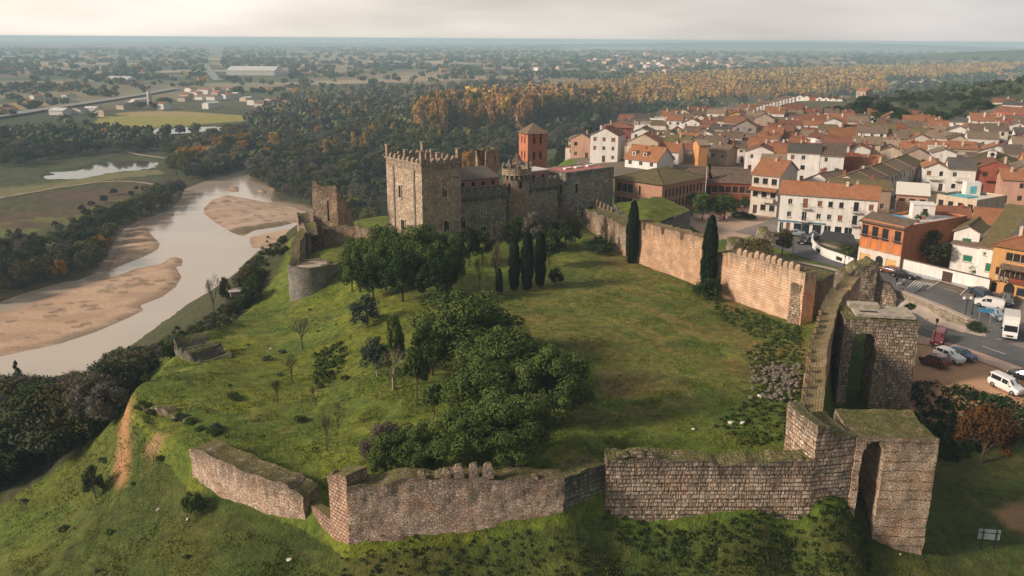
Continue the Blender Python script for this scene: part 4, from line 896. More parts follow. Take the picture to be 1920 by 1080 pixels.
    mb.build('wall', [bm_, DARK], W)
    mb = MB(); o = s_ / 2 + .5; ap = (0, 0, 23.6)
    for i in range(4): q = [(-o, -o, 21.1), (o, -o, 21.1), (o, o, 21.1), (-o, o, 21.1)]; mb.poly([q[i], q[(i + 1) % 4], ap], [(0, 0), (7, 0), (3.5, 3.5)])
    mb.poly([(-o, -o, 21.08), (-o, o, 21.08), (o, o, 21.08), (o, -o, 21.08)]); mb.build('roof', tile_mat('tile_tower', (.24, .16, .11), (.34, .25, .17)), W)
def stone_like_brick(name, a, b): return plain_mat(name, tuple((x + y) / 2 for x, y in zip(a, b)), .9, .22, 1.2, bump=.4)
# facade with real window recesses -------------------------------------------------------------------
def facade(mb, o, ux, w, h, wins, dep=.18, mdark=0, m=0, uo=0):
    # o lower left corner seen from outside, ux to the right; outward normal = ux x z
    nrm = ux.cross(Vector((0, 0, 1))); xs = sorted({0, w} | {v for q in wins for v in (q[0], q[2])}); zs = sorted({0, h} | {v for q in wins for v in (q[1], q[3])})
    def pt(u, z, d=0): return o + ux * u + Vector((0, 0, z)) - nrm * d
    def isw(a, b): return any(q[0] < a < q[2] and q[1] < b < q[3] for q in wins)
    for i in range(len(xs) - 1):
        # merge vertically
        z0 = None
        for j in range(len(zs) - 1):
            if isw((xs[i] + xs[i + 1]) / 2, (zs[j] + zs[j + 1]) / 2):
                if z0 is not None: mb.poly([pt(xs[i], z0), pt(xs[i + 1], z0), pt(xs[i + 1], zs[j]), pt(xs[i], zs[j])], [(uo + xs[i], z0), (uo + xs[i + 1], z0), (uo + xs[i + 1], zs[j]), (uo + xs[i], zs[j])], m); z0 = None
            elif z0 is None: z0 = zs[j]
        if z0 is not None: mb.poly([pt(xs[i], z0), pt(xs[i + 1], z0), pt(xs[i + 1], h), pt(xs[i], h)], [(uo + xs[i], z0), (uo + xs[i + 1], z0), (uo + xs[i + 1], h), (uo + xs[i], h)], m)
    for a, b, c, d in wins:
        mb.poly([pt(a, b, dep), pt(c, b, dep), pt(c, d, dep), pt(a, d, dep)], m=mdark)
        for p, q in (((a, b), (c, b)), ((c, b), (c, d)), ((c, d), (a, d)), ((a, d), (a, b))):
            mb.poly([pt(*p), pt(*p, dep), pt(*q, dep), pt(*q)], m=m)
palace()
def west_bastion():
    W = thing('round_bastion', 'low round stone bastion with a pale flat top at the cliff edge', 'bastion')
    c = at(580, 494, 3.6); c = Vector((c.x, c.y, 0)); r = 3.9
    n = 26; ring = [c + Vector((math.cos(2 * math.pi * k / n), math.sin(2 * math.pi * k / n), 0)) * r for k in range(n)]
    stone('wall', slab(ring, .6, lambda u: -7, lambda u: 3.7, du=.5, dv=.5, rough=.08, rag=.08, closed=True, seed=40), MS['grey'], W)
    mb = MB(); mb.lathe((c.x, c.y, 0), [(0, 3.2), (r - .3, 3.2)], 24); mb.build('floor', plain_mat('pale_floor', (.42, .34, .26), .95, .3), W)
    W = thing('terrace_wall', 'long grey retaining wall running right from the round bastion into the pines', 'wall')
    a = at(606, 500, 3.4); b = at(680, 488, 3.4)
    stone('wall', slab([a.xy, b.xy], 1.4, lambda u: -6, lambda u: 3.5, du=.5, dv=.5, rough=.08, rag=.08, seed=41), MS['grey'], W)
    W = thing('ruined_tower', 'tall broken tower ruin with a slit window left of the keep', 'tower')
    a, b, c2 = at(584, 350, 14), at(632, 352, 14), at(650, 348, 14); a, b, c2 = [Vector((v.x, v.y, 0)) for v in (a, b, c2)]; c2 = b + Vector((2.2, 4.5, 0))
    L1 = (b - a).length
    stone('wall', slab([a, b, c2], 1.5, lambda u: 0, lambda u: 14.3 + .9 * (u < .9) - (max(0, u - L1) * 1.2) , du=.4, dv=.45, rough=.13, rag=.4, seed=42, hole=lambda u, z: (abs(u - L1 * .62) < .22 and 7 < z < 11) or (abs(u - L1 * .5) < .5 and z < 4.2)), MS['ruin'], W)
    W = thing('ruined_wall', 'mossy chunk of ruined wall at the cliff edge in front of the tall broken tower', 'wall')
    p = [at(556, 400, 8.5), at(575, 425, 7.5), at(603, 415, 7)]
    stone('wall', slab([v.xy for v in p], 2.4, lambda u: -3, lambda u: 9.2 - .35 * u, du=.4, dv=.45, rough=.16, rag=.6, seed=43, rim=.3), MS['ruin'], W)
    W = thing('ruined_wall', 'narrow parapet wall with yellow moss along the cliff above the round bastion', 'wall')
    p = [at(545, 490, 4), at(548, 462, 4.5), at(566, 440, 5)]
    stone('wall', slab([v.xy for v in p], 1.6, lambda u: -5, lambda u: 4.6 + .1 * u, du=.4, dv=.45, rough=.12, rag=.3, seed=44, side=-1), MS['ruin'], W)
    W = thing('terrace_wall', 'broken stone terrace wall between the tall ruin and the keep', 'wall')
    p = [at(605, 430, 5.5), at(668, 428, 6), at(700, 432, 6.2)]
    stone('wall', slab([v.xy for v in p], 1.2, lambda u: 1.5, lambda u: 6.2, du=.4, dv=.45, rough=.13, rag=.45, seed=45), MS['ruin'], W)
    W = thing('stone_kerb', 'low straight line of stones crossing the grass terrace by the round bastion', 'kerb')
    p = [at(562, 478, 3.4), at(615, 463, 3.4)]
    stone('kerb', slab([v.xy for v in p], .5, lambda u: 2, lambda u: hz(p[0].x, p[0].y) + .5, du=.5, dv=.3, rough=.1, rag=.2, seed=46), MS['ruin'], W)
    # terrace ground retained behind the bastion
    W = thing('ruined_wall', 'low broken line of wall rubble along the edge of the left lawn', 'wall')
    p = hits([(258, 764), (300, 777), (350, 794), (402, 813)])
    stone('wall', slab([v.xy for v in p], 1.1, lambda u: p[0].z - 1.2, lambda u: p[0].z + .35 + .03 * u, du=.35, dv=.4, rough=.16, rag=.4, seed=48), MS['tower'], W)
    # overgrown bastion on the slope lower left
    W = thing('ruined_bastion', 'overgrown mossy stone bastion on the slope above the river path', 'bastion')
    p = hits([(328, 668), (372, 680), (405, 650)])
    q0 = p[0]; q1 = p[1] + Vector((1, -1, 0)); zt = zup(q0, 636)
    stone('wall', slab([q0.xy, (q0.xy + q1.xy) / 2 + Vector((.3, -.8)), q1.xy], 5, lambda u: q0.z - 4, lambda u: zt - .08 * u, du=.4, dv=.45, rough=.18, rag=.5, seed=47, rim=.3), MS['greengrey'], W)
west_bastion()
# ------------------------------------------------------------------ houses
WH = wall_mat('white_plaster', (.80, .77, .74)); WH2 = wall_mat('warm_white_plaster', (.66, .60, .54)); CRM = wall_mat('cream_plaster', (.60, .49, .37)); BEI = wall_mat('beige_plaster', (.46, .36, .28))
OCH = wall_mat('ochre_plaster', (.62, .33, .13)); PNK = wall_mat('pink_plaster', (.55, .33, .25)); GRY = wall_mat('grey_plaster', (.33, .30, .28))
BRK = plain_mat('orange_brick', (.46, .185, .095), .9, .18, .8, bump=.3); BRK2 = plain_mat('red_brick', (.33, .10, .06), .9, .2, .8, bump=.3)
T_OR = tile_mat('orange_tiles', (.38, .15, .07), (.56, .27, .14)); T_RD = tile_mat('red_tiles', (.27, .11, .07), (.42, .19, .12)); T_BR = tile_mat('brown_tiles', (.18, .125, .095), (.33, .24, .18), (.10, .09, .06))
T_TN = tile_mat('tan_tiles', (.28, .195, .14), (.46, .34, .25), (.14, .12, .07)); T_OL = tile_mat('olive_tiles', (.17, .14, .07), (.28, .22, .11), (.12, .12, .04)); T_GY = tile_mat('grey_tiles', (.12, .11, .10), (.20, .18, .165))
WOODD = plain_mat('dark_wood', (.07, .035, .025), .7); GREEN = plain_mat('green_paint', (.02, .16, .09), .6); WFR = plain_mat('white_frame', (.6, .6, .58), .5); BRSH = plain_mat('brown_shutter', (.25, .10, .05), .7)
IRON = plain_mat('black_iron', (.02, .022, .025), .5)
WC = {}
def window_mesh(w, h, kind):
    k = (round(w, 2), round(h, 2), kind)
    if k in WC: return WC[k]
    mb = MB(); f = .07
    glass = {'glass': 1, 'green': 2, 'brown': 2, 'dark': 1}[kind]
    mb.box((w / 2, .0, 0), (w, .06, f)); mb.box((w / 2, 0, h - f), (w, .06, f)); mb.box((f / 2, 0, f), (f, .06, h - 2 * f)); mb.box((w - f / 2, 0, f), (f, .06, h - 2 * f))
    if kind in ('glass', 'dark') and w > .6: mb.box((w / 2, 0, f), (f * .8, .06, h - 2 * f))
    pm = MB(); pm.poly([(f, .02, f), (w - f, .02, f), (w - f, .02, h - f), (f, .02, h - f)])
    if glass == 2:
        pm = MB()
        for i in range(int(h / .22)): pm.box((w / 2, .0, f + i * .22), (w - 2 * f, .05, .2))
    sl = MB(); sl.box((w / 2, -.22, -.08), (w + .2, .2, .075))
    fm = WFR if kind in ('glass', 'green') else WOODD
    WC[k] = (mb.mesh('window', fm), pm.mesh('pane' if glass == 1 else 'shutter', {'glass': GLASS, 'dark': GLASS, 'green': GREEN, 'brown': BRSH}[kind]), sl.mesh('sill', FRAME),
             None)
    mj = MB(); mj.v = mb.v + pm.v; mj.f = mb.f + [tuple(i + len(mb.v) for i in f_) for f_ in pm.f]; mj.u = mb.u + pm.u; mj.m = [0] * len(mb.f) + [1] * len(pm.f)
    WC[k] = WC[k][:3] + (mj.mesh('window', [fm, {'glass': GLASS, 'dark': GLASS, 'green': GREEN, 'brown': BRSH}[kind]]),)
    return WC[k]
def roof_slope(mb, a, b, c, d, th=.14):   # a,b eaves left to right seen from outside, c,d ridge right to left
    a, b, c, d = map(Vector, (a, b, c, d)); ux = (b - a).normalized(); n_ = (b - a).cross(d - a).normalized(); up_ = n_.cross(ux)
    uv = [((p - a).dot(ux), (p - a).dot(up_)) for p in (a, b, c, d)]; t = Vector((0, 0, th))
    mb.poly([a + t, b + t, c + t, d + t], uv); mb.poly([d, c, b, a], m=1)
    for p, q in ((a, b), (b, c), (d, a)): 
        if (p - q).length > .01: mb.poly([p, q, q + t, p + t], m=1)
HN = []
def house(lab, a, b, dep, z0, h, roof='x', wm=None, rm=None, pitch=.38, wins=None, lw=None, kind='glass', detail=1, door=True, name='town_house', cat='house', over=.4, chim=1, group=None, rw=None, base_m=None, fl=None):
    a = Vector((a[0], a[1], 0)); b = Vector((b[0], b[1], 0)); w = (b - a).length; d = (b - a).normalized(); rz = math.atan2(d.y, d.x)
    W = thing(name, lab, cat, (a.x, a.y, z0), rz, group); HN.append((W, w, dep, h))
    fl = fl or max(1, round(h / 3.)); rr = random.Random(int(a.x * 31 + a.y * 17))
    def auto(L_, n=None):
        o = []; k = n if n is not None else max(1, int(L_ / 2.9))
        for f in range(fl):
            for i in range(k):
                u = L_ * (i + .5) / k; zz = h * f / fl
                if n is None and rr.random() < .22: continue
                ww = rr.choice((.9, 1.0, 1.2)); o.append((u - ww / 2, zz + 1.0, u + ww / 2, zz + 1.0 + min(1.25, h / fl - 1.45)))
        return o
    fw = auto(w) if wins is None else wins; lf = auto(dep, max(1, int(dep / 3.6))) if lw is None else lw; rf = [] if rw is None else rw
    dr = None
    if door:
        u = w * rr.choice((.2, .5, .8)); dr = (u - .5, .02, u + .5, 2.1); fw = [q for q in fw if q[2] < dr[0] - .1 or q[0] > dr[2] + .1 or q[1] > 2.2]
    X, Y = Vector((1, 0, 0)), Vector((0, 1, 0)); mb = MB(); ex = 1.2
    sh_ = lambda l: [(q[0], q[1] + ex, q[2], q[3] + ex) for q in l]
    facade(mb, Vector((0, 0, -ex)), X, w, h + ex, sh_(fw + ([dr] if dr else [])), .16, 1)
    facade(mb, Vector((w, 0, -ex)), Y, dep, h + ex, sh_(rf), .16, 1)
    facade(mb, Vector((w, dep, -ex)), -X, w, h + ex, [], .16, 1)
    facade(mb, Vector((0, dep, -ex)), -Y, dep, h + ex, sh_([(dep - q[2], q[1], dep - q[0], q[3]) for q in lf]), .16, 1)
    rb = MB(); o = over; th = .02
    if roof == 'x':
        rh = dep / 2 * pitch; k = rh / (dep / 2)
        mb.poly([(w, 0, h), (w, dep, h), (w, dep / 2, h + rh)]); mb.poly([(0, dep, h), (0, 0, h), (0, dep / 2, h + rh)])
        roof_slope(rb, (-o, -o, h - o * k + th), (w + o, -o, h - o * k + th), (w + o, dep / 2, h + rh + th), (-o, dep / 2, h + rh + th))
        roof_slope(rb, (w + o, dep + o, h - o * k + th), (-o, dep + o, h - o * k + th), (-o, dep / 2, h + rh + th), (w + o, dep / 2, h + rh + th))
        rb.box(((w) / 2, dep / 2, h + rh + .13), (w + 2 * o, .26, .1))
    elif roof == 'y':
        rh = w / 2 * pitch; k = rh / (w / 2)
        mb.poly([(0, 0, h), (w, 0, h), (w / 2, 0, h + rh)]); mb.poly([(w, dep, h), (0, dep, h), (w / 2, dep, h + rh)])
        roof_slope(rb, (w + o, -o, h - o * k + th), (w + o, dep + o, h - o * k + th), (w / 2, dep + o, h + rh + th), (w / 2, -o, h + rh + th))
        roof_slope(rb, (-o, dep + o, h - o * k + th), (-o, -o, h - o * k + th), (w / 2, -o, h + rh + th), (w / 2, dep + o, h + rh + th))
        rb.box((w / 2, dep / 2, h + rh + .13), (.26, dep + 2 * o, .1))
    elif roof == 'hip':
        rh = min(w, dep) / 2 * pitch; mn = min(w, dep) / 2; A_, B_, C_, D_ = (-o, -o, h), (w + o, -o, h), (w + o, dep + o, h), (-o, dep + o, h)
        if w >= dep: r0, r1 = (mn, dep / 2, h + rh), (w - mn, dep / 2, h + rh); sl = [(A_, B_, r1, r0), (B_, C_, r1, r1), (C_, D_, r0, r1), (D_, A_, r0, r0)]
        else: r0, r1 = (w / 2, mn, h + rh), (w / 2, dep - mn, h + rh); sl = [(A_, B_, r0, r0), (B_, C_, r1, r0), (C_, D_, r1, r1), (D_, A_, r0, r1)]
        for q in sl:
            q = [Vector(v) + Vector((0, 0, th)) for v in q]
            ux = (q[1] - q[0]).normalized(); n_ = (q[1] - q[0]).cross(q[3] - q[0]).normalized(); up_ = n_.cross(ux); pts = q if (q[2] - q[3]).length > .01 else q[:3]
            rb.poly(pts, [((p - q[0]).dot(ux), (p - q[0]).dot(up_)) for p in pts])
        rb.poly([(-o, -o, h), (-o, dep + o, h), (w + o, dep + o, h), (w + o, -o, h)], m=1)
        for p, q in ((A_, r0), (B_, r1 if w >= dep else r0), (C_, r1), (D_, r0 if w >= dep else r1)): rb.tube([Vector(p) + Vector((0, 0, .05)), Vector(q) + Vector((0, 0, .05))], .1, 4, 0)
    elif roof == 'shed':
        rh = dep * pitch * .6; mb.poly([(w, 0, h), (w, dep, h), (w, dep, h + rh)]); mb.poly([(0, dep, h), (0, 0, h), (0, dep, h + rh)]); mb.poly([(w, dep, h), (0, dep, h), (0, dep, h + rh), (w, dep, h + rh)])
        roof_slope(rb, (-o, -o, h - o * rh / dep + th), (w + o, -o, h - o * rh / dep + th), (w + o, dep + .1, h + rh + th), (-o, dep + .1, h + rh + th)); rb.poly([(w + o, dep + .1, h + rh), (-o, dep + .1, h + rh), (-o, dep + .1, h + rh + .14), (w + o, dep + .1, h + rh + .14)], m=1)
    else:
        rh = 0; rb.poly([(.2, .2, h - .3), (w - .2, .2, h - .3), (w - .2, dep - .2, h - .3), (.2, dep - .2, h - .3)])
        for c_, dm in (((w / 2, .1, h), (w, .2, .3)), ((w / 2, dep - .1, h), (w, .2, .3)), ((.1, dep / 2, h), (.2, dep - .4, .3)), ((w - .1, dep / 2, h), (.2, dep - .4, .3))): rb.box(c_, dm, m=1)
    wo_ = mb.build('wall', [wm, GLASS if detail < 1 else wm], W)
    ro = rb.build('roof', [rm, wm if roof == 'flat' else plain_mat('eaves', (.30, .2, .14))], W)
    for i in range(chim):
        cx, cy = w * rr.uniform(.15, .85), dep * rr.uniform(.3, .7); hh = rh * .5 + 1.2 + rr.random() * .4; c = MB(); c.box((0, 0, 0), (.55, .55, hh)); c.box((0, 0, hh), (.7, .7, .1)); c.box((0, 0, hh + .1), (.35, .35, .18))
        link('chimney', c.mesh('chimney', rr.choice((wm, BRK2, CRM))), ro, (cx, cy, h + .1))
    def putw(q, o_, r_):
        wd, ht = q[2] - q[0], q[3] - q[1]; M_ = window_mesh(wd, ht, kind if kind != 'mix' else rr.choice(('glass', 'dark', 'brown', 'glass')))
        if detail >= 2:
            wi = link('window', M_[0], W, o_, r_); link(M_[1].name.split('.')[0], M_[1], wi); link('sill', M_[2], wi)
        else: link('window', M_[3], W, o_, r_)
    for q in fw: putw(q, (q[0], .13, q[1]), 0)
    for q in lf: putw(q, (.13, q[2], q[1]), -math.pi / 2)
    for q in rf: putw(q, (w - .13, q[0], q[1]), math.pi / 2)
    if dr:
        mm = MB(); mm.box((.5, 0, 0), (.98, .08, 2.06)); do = link('door', mm.mesh('door', WOODD), W, (dr[0], .1, .02))
        if detail >= 2: hb_ = MB(); hb_.box((.85, -.07, 1.0), (.12, .05, .05)); link('handle', hb_.mesh('handle', WFR), do)
    return W
def aerial(W, w, dep, z, rr):
    mb = MB(); x, y = w * rr.uniform(.2, .8), dep * rr.uniform(.3, .7); h = rr.uniform(1.8, 3.2); mb.tube([(x, y, z), (x, y, z + h)], .035, 4)
    for k in range(4): mb.tube([(x - .5 + .1 * k, y, z + h - .15 * k), (x + .5 - .1 * k, y, z + h - .15 * k)], .02, 3)
    mb.build('aerial', IRON, W)
def eav(px, py, z): v = at(px, py, z); return v
OCC = []                        # plan discs already built on
def occ(a, b, dep, pad=1.5):
    a = Vector((a[0], a[1])); b = Vector((b[0], b[1])); d = (b - a).normalized(); n_ = Vector((-d.y, d.x)); OCC.append((a, d, n_, (b - a).length, dep, pad))
def isocc(x, y, pad=0):
    for a, d, n_, w, dep, p in OCC:
        q = Vector((x, y)) - a; u, v = q.dot(d), q.dot(n_)
        if -p - pad < u < w + p + pad and -p - pad < v < dep + p + pad: return True
    return False
def hb(lab, L_, R_, zg, h, dep, **k):
    a = at(*L_, zg + h); b = at(*R_, zg + h); occ(a, b, dep); return house(lab, a, b, dep, zg, h, **k)
def grid(w, h, cols, rows, ww=1., wh=1.2, z0=1., x0=None, skip=()):
    return [(w * (i + .5) / cols - ww / 2, z0 + (h / rows) * j, w * (i + .5) / cols + ww / 2, z0 + (h / rows) * j + wh) for i in range(cols) for j in range(rows) if (i, j) not in skip]
def wid(L_, R_, z): return (at(*L_, z).xy - at(*R_, z).xy).length
def text(body, size, mat, parent, loc, rot, name='lettering', ex=.03):
    cu = bpy.data.curves.new(name, 'FONT'); cu.body = body; cu.size = size; cu.extrude = ex; cu.align_x = 'CENTER'
    o = bpy.data.objects.new(name, cu); COL.objects.link(o); dg = bpy.context.evaluated_depsgraph_get(); me = bpy.data.meshes.new_from_object(o.evaluated_get(dg)); bpy.data.objects.remove(o)
    me.materials.clear(); me.materials.append(mat); q = link(name, me, parent, loc); q.rotation_euler = rot; return q
def key_buildings():
    # long white apartment block --------------------------------------------------
    L_, R_ = (1464, 362), (1647, 375); w = wid(L_, R_, 11.9)
    up = [(w * t - .45, z, w * t + .45, z + 1.2) for t in (.11, .42, .53, .64, .94) for z in (3.9, 6.7)]; up += [(w * t - .5, z, w * t + .5, z + 2.0) for t in (.27, .79) for z in (3.3, 6.2)]
    shop = [(w * t0, .3, w * t1, 2.6) for t0, t1 in ((.02, .06), (.09, .13), (.17, .34), (.37, .46), (.49, .56), (.60, .67), (.70, .78))]
    W = hb('long white three-storey apartment block with orange tiled roof, balconies and ground floor shops', L_, R_, 2.9, 9.0, 8.5, wm=WH, rm=T_OR, wins=up + shop, lw=[], kind='mix', detail=2, roof='x', pitch=.5, name='apartment_block', cat='apartment block', door=False, chim=2)
    mb = MB(); mb.box((w / 2, -.03, .001), (w, .05, .28)); mb.box((w * .25, -.06, 2.75), (w * .5, .1, .35)); mb.build('shop_front', plain_mat('blue_grey_front', (.10, .22, .28), .5), W)
    for t in (.27, .79):
        for z in (3.25, 6.15):
            b = MB(); b.box((w * t, -.45, z - .12), (2.1, .9, .12)); bo = b.build('balcony', WH, W)
            r_ = MB(); r_.box((w * t, -.88, z + .95), (2.1, .04, .05)); 
            for i in range(13): r_.box((w * t - 1.02 + i * .17, -.88, z), (.025, .025, .95))
            r_.build('railing', IRON, bo)
    # orange brick house ------------------------------------------------------
    L_, R_ = (1617, 412), (1696, 428); w = wid(L_, R_, 11); 
    wins = [(w * t - .65, z, w * t + .65, z + 1.9) for t in (.10, .34, .58, .87) for z in (5.9, )] + [(w * t - .62, 3.5, w * t + .62, 5.2) for t in (.10, .34, .58, .87)] + [(w * .05, .4, w * .32, 2.2), (w * .68, .4, w * .92, 2.2)]
    W = hb('orange brick house with iron window balconies and a pool on its flat roof terrace', L_, R_, 2.6, 8.6, 20, wm=BRK, rm=plain_mat('terrace_white', (.62, .60, .56)), wins=wins, lw=[], kind='dark', detail=2, roof='flat', door=False, chim=0)
    mb = MB(); mb.box((w / 2, -.05, -.8), (w + .02, .1, 3.6)); 
    g_ = MB(); roof_slope(g_, (-.4, -.6, 8.3), (w + .3, -.6, 8.3), (w + .3, 3.2, 9.7), (-.4, 3.2, 9.7)); g_.build('roof_strip', [T_BR, WOODD], W)
    for t in (.10, .34, .58, .87):
        r_ = MB(); r_.box((w * t, -.35, 5.8), (1.6, .6, .08)); r_.box((w * t, -.62, 6.75), (1.6, .04, .05))
        for i in range(9): r_.box((w * t - .78 + i * .195, -.62, 5.88), (.03, .03, .87))
        r_.build('balcony', IRON, W); 
        p_ = MB(); p_.box((w * t, .1, 3.5), (1.24, .06, 1.7)); p_.build('panel', plain_mat('orange_panel', (.62, .20, .05), .7), W)
    gf = MB(); 
    for a_, b_ in ((0, .05), (.32, .45), (.60, .68), (.92, 1.0)): gf.box((w * (a_ + b_) / 2, -.04, -1), (w * (b_ - a_), .07, 4.2))
    gf.box((w / 2, -.04, 2.25), (w, .075, .98)); gf.build('ground_floor_front', WH2, W)
    aw = MB(); aw.box((w * .185, .05, .4), (w * .26, .05, 1.8)); aw.box((w * .8, .05, .4), (w * .235, .05, 1.8)); aw.build('roller_blind', plain_mat('yellow_blind', (.62, .40, .14)), W)
    am = MB(); am.poly([(w * .525 - .8, -.09, 0), (w * .525 + .8, -.09, 0), (w * .525 + .8, -.09, 1.7)] + [(w * .525 + .8 * math.cos(k * math.pi / 8), -.09, 1.7 + .8 * math.sin(k * math.pi / 8)) for k in range(1, 8)] + [(w * .525 - .8, -.09, 1.7)]); am.build('arched_door', DARK, W)
    pl = thing('swimming_pool', 'small round blue paddling pool on the roof of the orange brick house', 'pool', W.matrix_basis @ Vector((w * .25, 7, 8.3)))
    mb = MB(); mb.lathe((0, 0, 0), [(0, .45), (1.9, .45), (2.05, .55), (2.15, .5), (2.1, 0)], 20); mb.build('basin', plain_mat('pool_blue', (.05, .32, .55), .3), pl)
    sh = thing('roof_hut', 'white stair hut standing on the flat roof of the orange brick house', 'hut', W.matrix_basis @ Vector((w * .35, 14, 8.3)), R(-15)); mb = MB(); mb.box((0, 0, 0), (4, 3.5, 2.6)); mb.box((0, 0, 2.6), (4.3, 3.8, .15)); mb.build('wall', WH, sh); mb = MB(); mb.box((.2, -1.78, 1), (.8, .06, .9)); mb.build('window', GLASS, sh)
    for i, (u, v, lab) in enumerate(((w * .7, 8, 'green leafy potted plant on the roof terrace near its right parapet'), (w * .55, 12, 'potted plant in the middle of the roof terrace behind the pool'))):
        t_ = thing('potted_plant', lab, 'plant', W.matrix_basis @ Vector((u, v, 8.3))); mb = MB(); mb.lathe((0, 0, 0), [(.28, 0), (.4, .5), (.3, .5), (0, .45)], 10); mb.build('pot', BRK2, t_); POTS.append(t_)
    # bar at the right edge ------------------------------------------------------------
    L_, R_ = (1864, 460), (1965, 477); w = wid(L_, R_, 10.5)
    wins = [(w * .26 + k * 1.15, 6.3, w * .26 + k * 1.15 + 1.05, 7.7) for k in range(5)] + [(w * .2 + k * .8, 3.3, w * .2 + k * .8 + .72, 4.6) for k in range(8)] + [(.9, 3.6, 1.5, 4.9), (w * .56, .6, w * .95, 2.0), (.6, .02, 1.5, 2.1)]
    W = hb('orange rendered bar building with a tiled canopy, balcony windows and arched doorway', L_, R_, 2.0, 8.5, 10, wm=OCH, rm=T_OR, wins=wins, lw=[], kind='dark', detail=2, roof='hip', pitch=.5, name='bar_building', cat='bar', door=False, chim=1, over=.6)
    mb = MB(); roof_slope(mb, (1.7, -1.3, 5.0), (w, -1.3, 5.0), (w, -.02, 5.6), (1.7, -.02, 5.6)); mb.build('canopy', [T_BR, WOODD], W)
    mb = MB(); mb.box((w / 2 + .3, -.25, 2.62), (w - 1.6, .4, .12)); mb.build('ledge', T_BR, W)
    for i in range(30): pass
    rl = MB(); rl.box((w * .55, -.75, 3.0), (w * .72, .05, .05)); rl.box((w * .55, -.75, 3.9), (w * .72, .05, .05))
    for i in range(34): rl.box((w * .2 + i * w * .72 / 34, -.75, 3.05), (.04, .04, .85))
    rl.build('railing', WOODD, W)
    am = MB(); cx = w * .42; am.poly([(cx - .85, -.02, 0), (cx + .85, -.02, 0)] + [(cx + .85 * math.cos(k * math.pi / 10), -.02, 1.6 + .85 * math.sin(k * math.pi / 10)) for k in range(11)]); am.build('arched_door', DARK, W)
    text('BAR', 1.15, plain_mat('cream_letters', (.72, .62, .45)), W, (w * .27, -.5, 2.75), (R(90), 0, 0), ex=.05); sg = MB(); sg.box((w * .68, -.5, 2.78), (w * .5, .06, .7)); sg.build('red_sign', plain_mat('red_sign', (.42, .07, .04)), W)
    text('RESTAURANTE', .78, plain_mat('pale_letters', (.6, .55, .45)), W, (w * .52, -.06, 4.72), (R(90), 0, 0), ex=.04)
    # villa with green shutters
    L_, R_ = (1787, 456), (1846, 466); w = wid(L_, R_, 8)
    hb('white villa wing with brown lean-to roof and green shutters beside the round dark tree', L_, R_, 3.0, 5.0, 4, wm=WH, rm=T_BR, wins=[(w * .38, 2.0, w * .68, 3.3)], lw=[], kind='green', detail=2, roof='shed', door=False, chim=0)
    L_, R_ = (1790, 432), (1838, 438); w = wid(L_, R_, 9.5)
    hb('tall white villa gable with one green shutter above the lean-to', L_, R_, 3.2, 7.0, 16, wm=WH, rm=T_OL, wins=[(w * .35, 4.6, w * .7, 5.8)], lw=[], kind='green', detail=2, roof='y', pitch=.5, door=False, chim=0)
    L_, R_ = (1838, 462), (1876, 468); w = wid(L_, R_, 8)
    hb('white villa side building with a small brown eave and green shutter next to the bar', L_, R_, 3.2, 5.2, 14, wm=WH, rm=T_OL, wins=[(w * .4, .8, w * .7, 2.4), (w * .2, 3.7, w * .35, 4.3)], lw=[], kind='green', detail=2, roof='shed', pitch=.7, door=False, chim=0)
    # orange / brown roofs behind
    hb('long low building with a bright orange tiled roof at the right edge behind the villa', (1828, 418), (1990, 432), 4, 6.5, 11, wm=WH2, rm=T_OR, roof='x', detail=1, lw=[])
    hb('white house with a plain brown roof between the brick terrace house and the orange roof', (1757, 412), (1822, 416), 4, 6.2, 10, wm=WH, rm=T_RD, roof='x', lw=[], detail=1)
    # cream building with blue terrace
    L_, R_ = (1757, 366), (1832, 378); w = wid(L_, R_, 13)
    W = hb('cream block of flats with angled bays and a white roof terrace edged in blue', L_, R_, 4.3, 8.2, 11, wm=CRM, rm=plain_mat('terrace_white', (.62, .6, .56)), wins=grid(w, 8.2, 4, 2, 1.1, 1.3, 2.0), detail=2, roof='flat', kind='dark', chim=0)
    mb = MB(); mb.box((2.6, 4.5, 7.95), (4.6, 5.5, .1)); mb.build('terrace_edge', plain_mat('turquoise', (.12, .42, .48)), W)
    h_ = thing('roof_hut', 'small white roof hut with a turquoise door on the cream block of flats', 'hut', W.matrix_basis @ Vector((2.2, 9, 7.9)), R(-10)); mb = MB(); mb.box((0, 0, 0), (3, 2.6, 2.8)); mb.build('wall', WH, h_); mb = MB(); mb.box((0, -1.33, .4), (1.2, .06, 1.6)); mb.build('door', plain_mat('turquoise', (.12, .42, .48)), h_)
    # white canopy house
    L_, R_ = (1683, 364), (1741, 368); w = wid(L_, R_, 12)
    hb('beige house topped by a ribbed white awning roof beside the cream block', L_, R_, 3.8, 8.2, 7, wm=PNK, rm=plain_mat('white_awning', (.72, .68, .6), .7, .1), wins=grid(w, 8.2, 3, 2, 1.2, .7, 2.6), roof='shed', detail=2, kind='dark', chim=0)
    hb('narrow house with an olive tiled roof directly behind the long white apartment block', (1560, 352), (1672, 356), 3.6, 8.2, 8, wm=BEI, rm=T_OL, roof='x', lw=[])
    # white gabled house behind apartments
    L_, R_ = (1500, 340), (1568, 350)
    hb('white gabled house with small dark windows just left above the apartment block roof', L_, R_, 3.8, 6.0, 10, wm=WH, rm=T_BR, roof='y', pitch=.5)
    # four storey
    L_, R_ = (1411, 326), (1462, 331); w = wid(L_, R_, 13.5)
    W = hb('tall pale four-storey house with orange stepped roofs and arcade beside the plaza', L_, R_, 3.6, 9.5, 13, wm=WH2, rm=T_OR, wins=grid(w, 9.5, 3, 3, 1.3, 1.4, 1.), roof='x', detail=2, kind='dark', pitch=.45)
